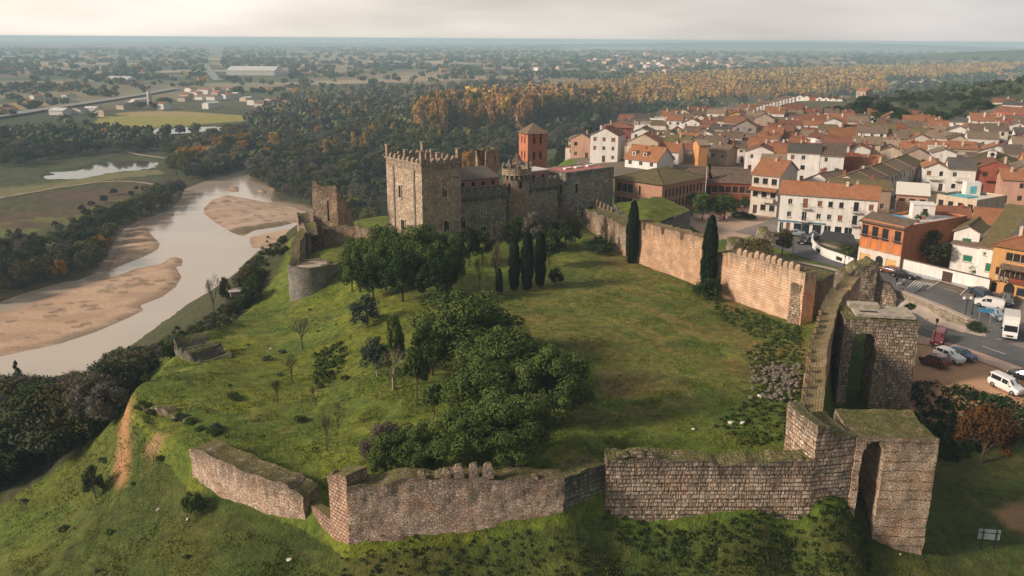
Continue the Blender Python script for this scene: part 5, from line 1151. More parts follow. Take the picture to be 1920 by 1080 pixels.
    mb = MB(); roof_slope(mb, (-.3, -1.6, 5.7), (w, -1.6, 5.7), (w, -.02, 6.4), (-.3, -.02, 6.4)); mb.build('lower_roof', [T_OR, WOODD], W); mb = MB(); mb.box((w * .68, -.6, 3.1), (3, 1.1, .9)); mb.build('balcony', WH2, W)
    # arcade building
    L_, R_ = (1296, 340), (1409, 343); w = wid(L_, R_, 9)
    hb('long brick and brown arcade building with a dark roof behind the plaza trees', L_, R_, 3.6, 6.4, 12, wm=BRK2, rm=T_BR, wins=grid(w, 6.4, 9, 2, 1.3, 1.6, .6), roof='x', detail=2, kind='dark', pitch=.4)
    # school
    A_, C_, B_ = at(1153, 337, 11.), at(1242, 350, 11.), at(1291, 331, 11.)
    a, c, b = [Vector((v.x, v.y, 0)) for v in (A_, C_, B_)]; w = (c - a).length; dep = (b - c).length; occ(a, c, dep)
    SB = plain_mat('pale_brick', (.42, .235, .16), .9, .15, 1., bump=.3)
    wins = [(w * t - .75, z, w * t + .75, z + 2.0) for t in (.10, .22, .34) for z in (1.2, 4.6)] + [(w * .52, 4.4, w * .56, 6.6)]
    lwn = []; rwn = [(1.2 + i * 1.5, z, 2.0 + i * 1.5, z + 2.0) for i in range(int(dep / 1.5) - 1) for z in (1.4, 4.4)]
    house('two-storey pale brick school with mossy olive hipped roofs beside the stone castle hall', a, c, dep, 3.8, 7.6, roof='hip', wm=SB, rm=T_OL, wins=wins, lw=lwn, rw=rwn, kind='dark', detail=2, name='school', cat='school', over=.7, pitch=.35, door=False, chim=0)
    # orange dormer house
    L_, R_ = (1150, 288), (1207, 303)
    W = hb('white house with a steep bright orange roof and two white dormers', (1172, 296), (1232, 303), 4, 5.5, 9, wm=WH, rm=T_OR, roof='x', pitch=.8, detail=1, chim=2)
    for u in (2.5, 6.5):
        mb = MB(); mb.box((u, 1.8, 6.4), (1.2, 1.6, 1.3)); mb.build('dormer', WH, W); mb = MB(); mb.box((u, .97, 6.6), (.7, .06, .8)); mb.build('dormer_window', GLASS, W); mb = MB(); mb.box((u, 1.7, 7.7), (1.5, 2, .12)); mb.build('dormer_roof', T_OR, W)
    hb('ochre house with a tall blank gable in the middle of the old town', (1311, 272), (1328, 272), 4.2, 9, 7, wm=OCH, rm=T_TN, roof='x', detail=1, lw=[], wins=[], door=False)
    hb('tan house with one dark window attached to the right of the tall blank ochre gable', (1329, 281), (1364, 284), 4.2, 6.5, 8, wm=BEI, rm=T_TN, roof='x', detail=1)
    # orange brick blocks
    for (l, r, lab) in (((1511, 262), (1528, 263), 'narrow orange brick block, leftmost of three with white stair bays'), ((1538, 265), (1561, 266), 'orange brick block between two white stair bays'), ((1577, 267), (1598, 268), 'orange brick block with a grey end wall, rightmost of three')):
        hb(lab, l, r, 5, 8.6, 10, wm=BRK, rm=T_RD, roof='shed', pitch=.2, detail=1, lw=[], wins=[], door=False, chim=0)
    hb('white stair bay with stacked windows between the left and middle orange brick blocks', (1529, 264), (1537, 264), 5, 8.8, 8, wm=WH, rm=T_RD, roof='flat', detail=1, lw=[], wins=grid(3.5, 8.6, 1, 3, 1.2, 1.6, .8), door=False, chim=0)
    hb('white stair bay with stacked windows between the middle and right orange brick blocks', (1563, 267), (1575, 267), 5, 8.8, 8, wm=WH, rm=T_RD, roof='flat', detail=1, lw=[], wins=grid(4.5, 8.6, 1, 3, 1.2, 1.6, .8), door=False, chim=0)
    # hip roof hall and brick house near the forest
    hb('low hall with a wide brown hipped roof near the forest edge behind the church tower', (1066, 262), (1150, 265), 4, 3.6, 14, wm=WH2, rm=T_TN, roof='hip', pitch=.3, detail=1, chim=0, over=1.)
    hb('red brick villa with white arches at the forest edge', (1133, 239), (1188, 240), 4, 5.5, 12, wm=BRK2, rm=T_RD, roof='hip', pitch=.25, detail=1)
    # town hall
    L_, R_ = (1806, 305), (1905, 312); w = wid(L_, R_, 11)
    hb('long town hall with a dark hipped roof and arcade behind the clock pole', L_, R_, 5.2, 6.2, 14, wm=BEI, rm=T_OL, wins=grid(w, 6.2, 8, 2, 1.3, 1.6, .6), roof='hip', detail=2, kind='dark', name='town_hall', cat='town hall', pitch=.5)
    # curved street row with white balconies
    for i in range(5):
        t0, t1 = i / 5, (i + 1) / 5; f = lambda t: (1618 + 113 * t, 346 - 42 * t)
        hb('%s white balconied terrace house on the sloping street, counted from the lower end' % ('first', 'second', 'third', 'fourth', 'fifth')[i], f(t0 + .01), f(t1 - .01), 4.4 + .1 * i, 6.4, 9, wm=WH2, rm=[T_OL, T_BR, T_OL, T_TN, T_OL][i], roof='x', detail=1, kind='dark', lw=[])
    # blue gable house
    hb('house with a broad brown roof, two dormer eyes and a pale blue gable', (1728, 256), (1785, 262), 6, 5.6, 10, wm=WH2, rm=T_TN, roof='x', detail=1)
    hb('small pale house standing alone above the trees at the upper right', (1780, 228), (1822, 230), 7.5, 4.8, 8, wm=WH, rm=T_GY, roof='x', detail=1)
    for l, r, wm_, rm_, lab in (((1838, 222), (1863, 224), CRM, T_TN, 'cream gabled house, left one of the pair on the right hillside'), ((1876, 222), (1905, 225), CRM, T_TN, 'cream gabled house, right one of the pair on the right hillside'),
                               ((1865, 207), (1930, 212), BRK2, T_RD, 'long brick house with white dormers on the right hillside'), ((1880, 196), (1940, 199), WH, T_GY, 'white flat house at the top right edge above the brick one'), ((1858, 191), (1898, 193), WH2, T_RD, 'small red roofed house topmost on the right hillside')):
        hb(lab, l, r, 10 if l[1] < 215 else 8.5, 4.2, 9, wm=wm_, rm=rm_, roof='y' if wm_ is CRM else 'x', detail=1)
    # terraced row houses: two rows seen end on
    for i in range(16):
        t = i / 15; px = 1386 + 92 * t; py = 209 - 25 * t
        T_ = hb('%s white terrace house of the long diagonal row, counted from the near end' % ORD[i], (px - 12, py), (px + 12, py + .8), 4.6, 4.6, 4.8, wm=WH, rm=T_BR if i % 3 else T_TN, roof='x', detail=1, lw=[], chim=0, group='row of white terrace houses', pitch=.4, over=.05)
        w_ = HN[-1][1]; mb = MB(); mb.box((w_ / 2, -.2, 4.0), (w_, .3, 1.3)); mb.build('fire_wall', WH2 if i % 3 == 1 else WH, T_)
    for i in range(7):
        t = i / 6; px = 1500 + 74 * t; py = 181 + 6 * t
        hb('%s white house with red roof on the far rise, counted from the left' % ORD[i], (px - 7, py), (px + 6, py + .5), 4, 5.4, 12, wm=WH if i != 2 else BRK2, rm=T_RD if i % 2 else T_BR, roof='y', detail=1, lw=[], chim=1, group='white houses on the far rise', pitch=.45)
    hb('lone tan house on the rise behind the terrace rows', (1606, 170), (1624, 171), 4, 4, 9, wm=BEI, rm=T_OR, roof='x', detail=1)
    # long old wall behind town
ORD = ['first', 'second', 'third', 'fourth', 'fifth', 'sixth', 'seventh', 'eighth', 'ninth', 'tenth', 'eleventh', 'twelfth', 'thirteenth', 'fourteenth', 'fifteenth', 'sixteenth', 'seventeenth', 'eighteenth', 'nineteenth', 'twentieth'] + ['%d%s' % (k, {1: 'st', 2: 'nd', 3: 'rd'}.get(k % 10, 'th')) for k in range(21, 260)]
POTS = []
key_buildings()
def reserve():
    # plaza, streets and yards stay free of generated houses
    for a, b, dep in (((1290, 445), (1480, 445), 55), ((1500, 470), (1660, 500), 22)): occ(at(*a, 3.6), at(*b, 3.6), dep, 0)
reserve()
def town():
    REG = pxp([(1040,322),(1085,275),(1150,256),(1200,222),(1290,222),(1350,238),(1500,240),(1600,242),(1680,250),(1720,262),(1790,262),(1850,262),(2010,270),(2060,420),(1900,395),(1850,382),(1760,372),(1660,362),(1560,352),(1490,346),(1460,350),(1410,330),(1290,326),(1240,322),(1160,316)], 4.2)
    LM = {'the brick church tower': (1001, 270), 'the clock pole': (1855, 300), 'the pale brick school': (1220, 330), 'the apartment block': (1560, 360), 'the white terrace row': (1430, 200), 'the ochre gable': (1320, 275),
          'the orange brick blocks': (1555, 275), 'the pale blue gable': (1785, 250), 'the orange dormer roof': (1200, 290), 'the four-storey house': (1440, 330), 'the umbrella pine': (1746, 235), 'the low hipped hall': (1110, 258), 'the cream block of flats': (1800, 350)}
    ang = R(-21); ux = Vector((math.cos(ang), math.sin(ang))); uy = Vector((-ux.y, ux.x)); rr = random.Random(11); todo = []
    org = at(1400, 345, 4).xy; row = 0; v = -90
    while v < 420:
        dpt = rr.uniform(7., 9.8); u = -200 + rr.uniform(0, 8)
        while u < 260:
            w_ = rr.uniform(5.4, 9.6)
            a = org + ux * u + uy * v; c = a + ux * w_ / 2 + uy * dpt / 2
            if inpoly(np.array([c.x]), np.array([c.y]), REG)[0] and not isocc(c.x, c.y, 1.5) and rr.random() > .06:
                todo.append((a + ux * .1 + uy * rr.uniform(0, 1.6), a + ux * (w_ - .1) + uy * rr.uniform(0, .0), dpt - rr.uniform(0, 1), w_))
            u += w_ + (rr.uniform(3, 5) if rr.random() < .14 else 0)
        v += dpt + (4.5 if row % 2 else 1.2); row += 1
    rk = {}
    info = []
    WN = [(WH, 'white', 56), (WH2, 'off-white', 14), (CRM, 'cream', 11), (BEI, 'beige', 7), (OCH, 'ochre', 5), (BRK, 'orange brick', 5), (PNK, 'pink', 4), (BRK2, 'red brick', 4), (GRY, 'grey', 3)]
    RN = [(T_OR, 'orange', 22), (T_RD, 'red', 14), (T_BR, 'dark brown', 20), (T_TN, 'tan', 24), (T_OL, 'olive brown', 7), (T_GY, 'grey', 8)]
    for a, b, dep, w_ in todo:
        b = a + ux * w_ * .985; c = (a + b) / 2; z = hz(c.x, c.y) + .1; q = proj((c.x, c.y, z + 5))
        lm = min(LM, key=lambda k: math.hypot(q[0] - LM[k][0], (q[1] - LM[k][1]) * 2.2)); dx, dy = q[0] - LM[lm][0], (q[1] - LM[lm][1]) * 2.2
        side = ('right of' if dx > 0 else 'left of') if abs(dx) > abs(dy) else ('in front of' if dy > 0 else 'behind')
        wm = rr.choices(WN, [x[2] for x in WN])[0]; rm = rr.choices(RN, [x[2] for x in RN])[0]
        info.append([a, b, dep, z, wm, rm, lm, side, math.hypot(dx, dy)])
    info.sort(key=lambda t: t[8])
    for a, b, dep, z, wm, rm, lm, side, _ in info:
        k = (wm[1], rm[1], lm, side); n_ = rk.get(k, 0); rk[k] = n_ + 1; h = rr.choice((3.6, 4.6, 5.6, 6.2, 6.6, 7.4, 8.4)) * (.78 if a.length > 360 else 1); rt = rr.choices(('x', 'y', 'hip', 'shed', 'flat'), (50, 27, 4, 15, 4))[0]
        lab = '%s house with %s roof, %s one %s %s' % (wm[1], rm[1], ORD[n_], side, lm)
        q = proj((a.x, a.y, z))
        T_ = house(lab, a, b, dep, z, h, roof=rt, wm=wm[0], rm=rm[0], pitch=rr.uniform(.36, .55), kind='mix', detail=1, chim=rr.choice((0, 1, 1, 2)), door=q[1] > 250, group='houses of the old town', over=rr.uniform(.2, .5))
        if rr.random() < .45: aerial(T_, (b - a).length, dep, h, rr)
        if rr.random() < .2 and q[1] > 240:
            s_ = MB(); w_ = (b - a).length; s_.box((w_ * .5, -.5, h * .5), (w_ * .55, 1., .12)); bo = s_.build('balcony', wm[0], T_); r_ = MB(); r_.box((w_ * .5, -.97, h * .5 + .9), (w_ * .55, .05, .05))
            for k_ in range(10): r_.box((w_ * (.225 + .055 * (k_ + .5)), -.97, h * .5 + .12), (.04, .04, .78))
            r_.build('railing', IRON, bo)
    print('TOWN', len(info))
town()
# ------------------------------------------------------------------ plants
def leaf_mat(name, ca, cb, cc=None, var=.35):
    g = G(name); lv = g.n('ShaderNodeAttribute', attribute_name='lv').outputs['Fac']; r = g.n('ShaderNodeObjectInfo').outputs['Random']
    c = g.mix(lv, ca, cb)
    if cc: c = g.mix(g.mr(g.math('ADD', lv, g.math('MULTIPLY', r, .8)), .9, 1.5, 0, .8), c, cc)
    g.b.inputs['Specular IOR Level'].default_value = .08
    return g.out(g.scale(c, g.mr(r, 0, 1, 1 - var, 1 + var * .5)), .8)
LM_ = dict(
 pine=leaf_mat('pine_needles', (.034, .064, .016), (.118, .158, .040), var=.15), pine2=leaf_mat('dark_pine_needles', (.014, .032, .010), (.042, .070, .018)),
 cyp=leaf_mat('cypress_leaves', (.008, .018, .008), (.020, .034, .012), var=.15), oak=leaf_mat('oak_leaves', (.028, .046, .018), (.070, .092, .036)),
 gold=leaf_mat('golden_leaves', (.42, .27, .08), (.72, .48, .12), (.30, .28, .09)), amber=leaf_mat('amber_leaves', (.38, .18, .02), (.60, .32, .03)), orange=leaf_mat('orange_leaves', (.38, .21, .085), (.64, .37, .13), (.32, .26, .10)),
 willow=leaf_mat('river_leaves', (.050, .070, .034), (.125, .145, .066), (.15, .14, .06)), grey=leaf_mat('bare_twigs', (.10, .092, .075), (.19, .17, .135)), mauve=leaf_mat('mauve_twigs', (.10, .075, .07), (.19, .15, .14)),
 green=leaf_mat('green_leaves', (.026, .052, .012), (.088, .130, .028)), yg=leaf_mat('yellow_green_leaves', (.09, .105, .03), (.20, .19, .05)), silver=leaf_mat('silver_leaves', (.035, .055, .04), (.085, .115, .085)),
 olive=leaf_mat('olive_brown_leaves', (.06, .06, .018), (.15, .12, .035)), rust=leaf_mat('rust_leaves', (.07, .035, .012), (.16, .075, .022)), far=leaf_mat('far_foliage', (.020, .030, .014), (.06, .065, .025), (.12, .10, .04)))
BARK = plain_mat('bark', (.09, .065, .045), .95, .3, 3.); PALE = plain_mat('pale_bark', (.30, .25, .19), .9, .3, 3.); TWIG = plain_mat('twig_bark', (.06, .045, .038), .95, .3, 3.)
def leaves(C, Rr, n, size, rg, squash=.8, shell=.7, jit=.8, elong=1.5):
    C = np.asarray(C, float); Rr = np.broadcast_to(np.asarray(Rr, float), (len(C),)); k = len(C)
    d = rg.normal(size=(k, n, 3)); d /= np.linalg.norm(d, axis=2, keepdims=True); rad = shell + (1.08 - shell) * rg.random((k, n, 1))
    p = C[:, None] + d * rad * Rr[:, None, None] * np.array([1, 1, squash]); nr = d + rg.normal(size=d.shape) * jit; nr /= np.linalg.norm(nr, axis=2, keepdims=True)
    t = np.cross(nr, rg.normal(size=d.shape)); t /= np.linalg.norm(t, axis=2, keepdims=True); b = np.cross(nr, t)
    s = size * (.6 + .8 * rg.random((k, n, 1))); p, t, b = p.reshape(-1, 3), (t * s * elong / 2).reshape(-1, 3), (b * s / 2).reshape(-1, 3)
    V = np.stack([p - t, p - b, p + t, p + b], 1).reshape(-1, 3); F = np.arange(len(V)).reshape(-1, 4)
    lv = np.clip(rg.random((k, 1, 1)) * .6 + rg.random((k, n, 1)) * .4, 0, 1); return V, F, np.repeat(lv.reshape(-1), 4)
def limbs(trunk_h, C, r0, rg, base=(0, 0, 0), lean=.03):
    mb = MB(); top = Vector((rg.normal() * lean, rg.normal() * lean, trunk_h)); b = Vector(base)
    mb.tube([b - Vector((0, 0, .06)), b.lerp(top, .5) + Vector((rg.normal() * lean * .5, rg.normal() * lean * .5, 0)), top], [r0, r0 * .75, r0 * .55], 6)
    idx = rg.choice(len(C), min(9, len(C)), replace=False)
    for i in idx: c = Vector(C[i]); s = b.lerp(top, .55 + .45 * rg.random()); m_ = s.lerp(c, .5) + Vector((0, 0, .02)); mb.tube([s, m_, c], [r0 * .4, r0 * .25, r0 * .1], 4, cap=False)
    return mb
def bare_mb(rg, depth=5, r0=.035, h0=.30, spread=.55, n=3):
    mb = MB()
    def br(p, d, l, r, k):
        q = p + d * l; mb.tube([p, p.lerp(q, .5) + Vector(rg.normal(size=3) * l * .05), q], [r, r * .85, r * .62], 5 if k < 2 else 3, cap=False)
        if k >= depth: return
        for i in range(n if k > 0 else n + 1):
            a = 2 * math.pi * (i + rg.random()) / n; o = d.orthogonal().normalized(); o2 = d.cross(o); dd = (d + (o * math.cos(a) + o2 * math.sin(a)) * spread * (.6 + .7 * rg.random()) + Vector((0, 0, .12))).normalized()
            br(p.lerp(q, .65 + .35 * rg.random()), dd, l * (.62 + .18 * rg.random()), r * .58, k + 1)
    br(Vector((0, 0, -.03)), Vector((.03, 0, 1)).normalized(), h0, r0, 0); return mb
PR = {}
def proto(kind, v=0):
    if (kind, v) in PR: return PR[(kind, v)]
    rg = np.random.default_rng(hash_(kind) * 13 + v); parts = []
    def dome(n, cz, rx, rz_, lo=-.35):
        o = []
        while len(o) < n:
            d = rg.normal(size=3); d /= np.linalg.norm(d)
            if d[2] < lo: continue
            k = .62 + .38 * rg.random(); o.append((d[0] * rx * k, d[1] * rx * k, cz + d[2] * rz_ * k))
        return np.array(o)
    tk = None
    if kind == 'pine':
        C = dome(74, .50, .39, .42, -.6); C[:, 2] = np.maximum(C[:, 2], .12); rr_ = .07 + .065 * rg.random(74); L_ = leaves(C, rr_, 270, .018, rg, .85, .9, .32); m_ = 'pine'; tk = limbs(.5, C, .028, rg)
    elif kind == 'pine_small': C = dome(30, .60, .36, .34, -.5); L_ = leaves(C, .085 + .06 * rg.random(30), 120, .04, rg, .85, .6, .7); m_ = 'pine'; tk = limbs(.55, C, .03, rg)
    elif kind == 'dark_pine': C = dome(60, .52, .41, .42, -.6); L_ = leaves(C, .085 + .05 * rg.random(60), 150, .026, rg, .85, .8, .45); m_ = 'pine2'; tk = limbs(.55, C, .03, rg)
    elif kind == 'umbrella': C = dome(40, .68, .42, .22, -.2); L_ = leaves(C, .09 + .05 * rg.random(40), 110, .035, rg, .7, .6, .7); m_ = 'pine2'; tk = limbs(.6, C, .03, rg)
    elif kind == 'cypress':
        z = rg.random(150) ** .9; rad = .40 * np.sin(np.pi * np.clip(z * .86 + .12, 0, 1)) ** .6; a = rg.random(150) * 6.28; C = np.stack([rad * np.cos(a) * .6, rad * np.sin(a) * .6, .05 + z * .9], 1)
        L_ = leaves(C, .09 + .30 * rad, 130, .04, rg, .35, .7, .5); V = L_[0]; V[:, 0] *= 1.05; L_ = (V, L_[1], L_[2]); m_ = 'cyp'; tk = limbs(.3, C, .06, rg)
    elif kind in ('poplar', 'poplar_green', 'poplar_gold'):
        n = 46; z = .08 + .9 * rg.random(n); rad = .34 * np.sin(np.pi * np.clip((z - .05) * .95, .05, 1)) ** .6 * rg.random(n) ** .5; a = rg.random(n) * 6.28; C = np.stack([rad * np.cos(a), rad * np.sin(a), z], 1)
        L_ = leaves(C, .10 + .08 * rg.random(n), 30, .05, rg, .5, .5, .8, 1.6); m_ = {'poplar': 'orange', 'poplar_green': 'yg', 'poplar_gold': 'gold'}[kind]; tk = limbs(.85, C, .018, rg, lean=.01)
    elif kind == 'poplar_bare':
        n = 30; z = .15 + .83 * rg.random(n); rad = .3 * np.sin(np.pi * np.clip((z - .05) * .95, .05, 1)) ** .6; a = rg.random(n) * 6.28; C = np.stack([rad * np.cos(a) * .7, rad * np.sin(a) * .7, z], 1)
        L_ = leaves(C, .09, 26, .035, rg, .5, .2, .9, 4.); m_ = 'grey'; tk = limbs(.85, C, .018, rg, lean=.01)
    elif kind in ('river_tree', 'oak', 'amber_tree', 'green_tree', 'olive_tree', 'silver_tree', 'yg_tree'):
        C = dome(34, .55, .40, .38, -.75); L_ = leaves(C, .09 + .08 * rg.random(34), 105, .034, rg, .85, .45, .8)
        m_ = {'river_tree': 'willow', 'oak': 'oak', 'amber_tree': 'amber', 'green_tree': 'green', 'olive_tree': 'olive', 'silver_tree': 'silver', 'yg_tree': 'yg'}[kind]; tk = limbs(.45, C, .03, rg)
    elif kind == 'twig_tree': C = dome(34, .58, .38, .38, -.7); L_ = leaves(C, .10 + .07 * rg.random(34), 120, .014, rg, .85, .2, .9, 6.); m_ = 'grey'; tk = limbs(.5, C, .025, rg)
    elif kind in ('bush', 'silver_bush', 'rust_bush', 'dark_bush', 'mauve_bush'):
        C = dome(30, .32, .42, .50, -.2); C[:, 2] = np.abs(C[:, 2]); fine = kind in ('rust_bush', 'mauve_bush'); L_ = leaves(C, .10 + .08 * rg.random(30), 240 if fine else 70, (.010 if kind == 'mauve_bush' else .024) if fine else .042, rg, 1., .3, .9, 1.5 if kind != 'mauve_bush' else 7.)
        m_ = {'bush': 'green', 'silver_bush': 'silver', 'rust_bush': 'rust', 'dark_bush': 'pine2', 'mauve_bush': 'mauve'}[kind]; tk = limbs(.3, C, .03, rg)
    elif kind == 'fir':
        n = 60; z = rg.random(n) ** 1.2; rad = .46 * (1 - z) * (.6 + .4 * rg.random(n)); a = rg.random(n) * 6.28; C = np.stack([rad * np.cos(a), rad * np.sin(a), .06 + .9 * z], 1); L_ = leaves(C, .05 + .07 * (1 - z), 60, .04, rg, .5, .3, .9); m_ = 'pine2'; tk = limbs(.9, C, .025, rg)
    elif kind in ('bare_tree', 'bare_white'):
        mb = bare_mb(rg, 6 if kind == 'bare_tree' else 5, .022 if kind == 'bare_tree' else .028, .27, .62, 3); xs = np.array([v for v in mb.v]); k = .5 / max(abs(xs[:, 0]).max(), abs(xs[:, 1]).max()); kz = 1 / xs[:, 2].max()
        mb.v = [(a * k, b * k, c * kz) for a, b, c in mb.v]; me = mb.mesh('branches', TWIG if kind == 'bare_tree' else PALE); PR[(kind, v)] = (me, None, me); return PR[(kind, v)]
    V, F, lv = L_
    cr = mesh_np('crown', V, F, [LM_[m_]], False, {'lv': ('FLOAT', lv)})
    tm = tk.mesh('trunk', PALE if 'poplar' in kind or kind == 'silver_tree' else BARK)
    # one-mesh version for trees too small to show their parts
    tv = np.array(tk.v); tf = [f for f in tk.f if len(f) == 4]; VV = np.concatenate([V, tv]); FF = np.concatenate([F, np.array(tf) + len(V)])
    one = mesh_np('tree', VV, FF, [LM_[m_], BARK], False, {'lv': ('FLOAT', np.concatenate([lv, np.zeros(len(tv))]))}, midx=[0] * len(F) + [1] * len(tf))
    PR[(kind, v)] = (cr, tm, one); return PR[(kind, v)]
def hash_(s): return sum((i + 3) * ord(c) for i, c in enumerate(s)) % 9973
NV = dict(pine=4, pine_small=3, dark_pine=3, cypress=2, poplar=4, poplar_green=2, poplar_gold=3, poplar_bare=3, river_tree=5, twig_tree=4, oak=4, bare_tree=3, bush=3, silver_bush=2)
def plant(kind, p, h, w_, name, label, cat='tree', group=None, parts=True, v=None, rz=None, mat=None):
    v = rnd.randrange(NV.get(kind, 1)) if v is None else v; cr, tm, one = proto(kind, v); rz = rnd.random() * 6.28 if rz is None else rz
    if parts and tm is not None:
        T = thing(name, label, cat, (p[0], p[1], p[2] - .05), rz, group); T.scale = (w_, w_, h); link('trunk', tm, T); link('crown' if cat != 'bush' else 'foliage', cr, T); return T
    o = link(name, one, None, (p[0], p[1], p[2] - .05), rz, (w_, w_, h)); return tag(o, label, cat, group)
def tree_px(kind, px, pyb, pyt, wpx, name, label, cat='tree', group=None, **k):
    p = hit(px, pyb); q = p - Vector((0, 0, CH)); dep = q.dot(F0); return plant(kind, p, zup(p, pyt) - p.z, wpx * dep / FPX, name, label, cat, group, **k)
LABQ = []
def QL(base, p): LABQ.append([base, *proj(p)]); return '#%d' % (len(LABQ) - 1)
def near_trees():
    g1 = 'big pines in the courtyard'; W1 = 1.13
    for i, (px, b, t, w_, lab) in enumerate([
        (872, 680, 543, 205, 'largest pine of the courtyard grove, topmost and farthest from the foreground wall'),
        (940, 738, 612, 165, 'broad pine in the middle right of the courtyard grove, below the largest one'),
        (1038, 785, 645, 150, 'pine at the right edge of the courtyard grove leaning over the open lawn'),
        (905, 790, 672, 150, 'pine in the centre of the courtyard grove'),
        (960, 872, 735, 170, 'big pine at the lower right of the grove, just behind the merlons'),
        (865, 878, 765, 135, 'pine low in the middle of the grove near the foreground wall'),
        (785, 885, 790, 100, 'lower pine at the front of the grove between two others'),
        (735, 893, 800, 92, 'front left pine of the grove beside the leafless mauve thicket'),
        (1000, 735, 640, 120, 'pine in the right middle of the grove, half hidden behind its neighbours'),
        (812, 700, 600, 90, 'pine at the upper left of the grove beside the pale bare tree')]):
        tree_px('pine', px, b + 4, t, w_ * W1, 'pine_tree', lab, group=g1, v=i % 4)
    tree_px('pine_small', 782, 760, 650, 62, 'pine_tree', 'slim upright pine left of the grove with a visible leaning trunk', group=g1)
    tree_px('pine_small', 742, 722, 588, 46, 'pine_tree', 'tall thin pine with a tuft of needles above the pale bare tree', group=g1, v=1)
    tree_px('pine_small', 815, 778, 718, 60, 'pine_tree', 'small young pine in front of the slim leaning one', group=g1, v=2)
    tree_px('silver_tree', 708, 705, 632, 66, 'leafy_tree', 'grey-green leafy tree at the left of the pale bare tree')
    tree_px('bare_white', 738, 730, 640, 70, 'bare_tree', 'pale leafless tree with white branches at the left of the pine grove')
    g2 = 'dark pines below the keep'
    for i, (px, b, t, w_, lab) in enumerate([(675, 548, 438, 85, 'leftmost tall dark pine below the keep'), (722, 545, 415, 100, 'dark pine directly below the bright keep face'), (790, 548, 412, 120, 'tallest dark pine in front of the keep corner'),
        (838, 545, 432, 95, 'dark pine right of the keep corner under the curtain wall'), (755, 565, 468, 90, 'front dark pine of the group below the keep'), (818, 566, 478, 90, 'front right dark pine of the group below the keep'), (660, 548, 465, 50, 'low pine beside the grey terrace wall'), (700, 560, 480, 70, 'front left dark pine of the group below the keep')]):
        tree_px('pine' if i < 4 else 'dark_pine', px, b, t, w_, 'pine_tree', lab, group=g2, v=i % 3)
    tree_px('silver_bush', 688, 608, 545, 70, 'bushy_tree', 'round silvery green tree on the bank below the dark pines')
    g3 = 'cypresses'
    for px, b, t, w_, lab in [(1184, 493, 374, 27, 'tall cypress standing where the rough old wall meets the striped wall'), (1325, 552, 402, 34, 'tallest cypress, in front of the orange courtyard wall'), (936, 556, 502, 16, 'smallest cypress, leftmost on the lawn below the castle'),
        (964, 544, 444, 26, 'cypress on the lawn, left one of three close together'), (988, 544, 432, 28, 'cypress on the lawn, middle one of three close together'), (1012, 537, 430, 26, 'cypress on the lawn, right one of three close together'), (1121, 372, 336, 13, 'tiny dark cypress in front of the stone castle hall')]:
        tree_px('cypress', px, b, t, w_, 'cypress_tree', lab, group=g3)
    tree_px('dark_bush', 1042, 534, 496, 34, 'bush', 'round dark bush right of the three cypresses', 'bush'); tree_px('dark_bush', 1326, 560, 512, 62, 'bush', 'dark bush around the foot of the tallest cypress', 'bush'); tree_px('dark_bush', 1122, 474, 438, 66, 'bush', 'wide dark bush at the foot of the rough old wall', 'bush')
    for px, b, t, w_, k, lab in [(1045, 470, 365, 95, 'bare_tree', 'large spreading leafless tree before the castle right of the round turret'), (930, 545, 446, 45, 'bare_tree', 'leafless tree with a few yellow leaves between the pines and cypresses'), (1000, 470, 395, 60, 'twig_tree', 'grey twiggy tree under the round turret'), (900, 545, 470, 40, 'bare_tree', 'thin leafless tree just right of the dark pines'), (1078, 455, 380, 60, 'twig_tree', 'grey twiggy tree in the castle corner by the rough old wall'), (955, 470, 410, 50, 'oak', 'dark leafy tree low against the curtain wall'), (1030, 500, 425, 60, 'oak', 'dark leafy tree behind the rightmost cypress'), (905, 490, 430, 50, 'oak', 'dark leafy tree against the curtain wall behind the pines'), (985, 466, 402, 56, 'dark_pine', 'dark evergreen below the round turret left side'), (1062, 468, 400, 60, 'oak', 'dark tree in the castle corner under the stone hall'), (1020, 470, 398, 54, 'bare_tree', 'tangled leafless tree below the short castle wall'), (935, 478, 415, 50, 'twig_tree', 'grey twiggy tree against the middle of the curtain wall'), (880, 498, 425, 50, 'dark_pine', 'dark evergreen between the pines and the curtain wall')]:
        tree_px(k, px, b, t, w_, 'bare_tree' if 'oak' != k else 'leafy_tree', lab)
    g4 = 'bare fruit trees on the lawn'
    for px, b, t, w_, lab in [(567, 655, 592, 48, 'bare little tree highest up the left lawn'), (548, 714, 660, 46, 'bare little tree on the left lawn, upper of a loose pair'), (521, 760, 705, 40, 'bare little tree on the left lawn nearest the river slope'), (592, 764, 716, 38, 'leaning bare little tree in the middle of the left lawn'), (614, 846, 765, 44, 'bare little tree closest to the foreground walls'), (634, 802, 752, 36, 'bare little tree just above the one nearest the walls')]:
        tree_px('bare_tree', px, b, t, w_, 'bare_tree', lab, group=g4)
    tree_px('mauve_bush', 722, 880, 775, 110, 'thicket', 'mauve leafless thicket at the lower left of the pine grove', 'bush')
    tree_px('bare_tree', 402, 592, 508, 42, 'bare_tree', 'half leafless tree standing out against the river'); tree_px('green_tree', 424, 575, 516, 24, 'leafy_tree', 'small dark crooked tree right of the half leafless one by the river')
    tree_px('rust_bush', 1840, 868, 738, 120, 'autumn_bush', 'big rust brown autumn bush below the dirt car park', 'bush')
    tree_px('oak', 1742, 500, 432, 82, 'round_tree', 'large round dark tree in the villa garden behind the white wall'); tree_px('fir', 1824, 505, 452, 20, 'conifer', 'slim yellowish conifer in the villa garden')
    tree_px('bush', 1830, 513, 490, 40, 'bush', 'loose green bush at the villa garden wall', 'bush')
    tree_px('fir', 1325, 384, 305, 36, 'conifer', 'dark spreading conifer between the school and the arcade building')
    g5 = 'plaza trees'
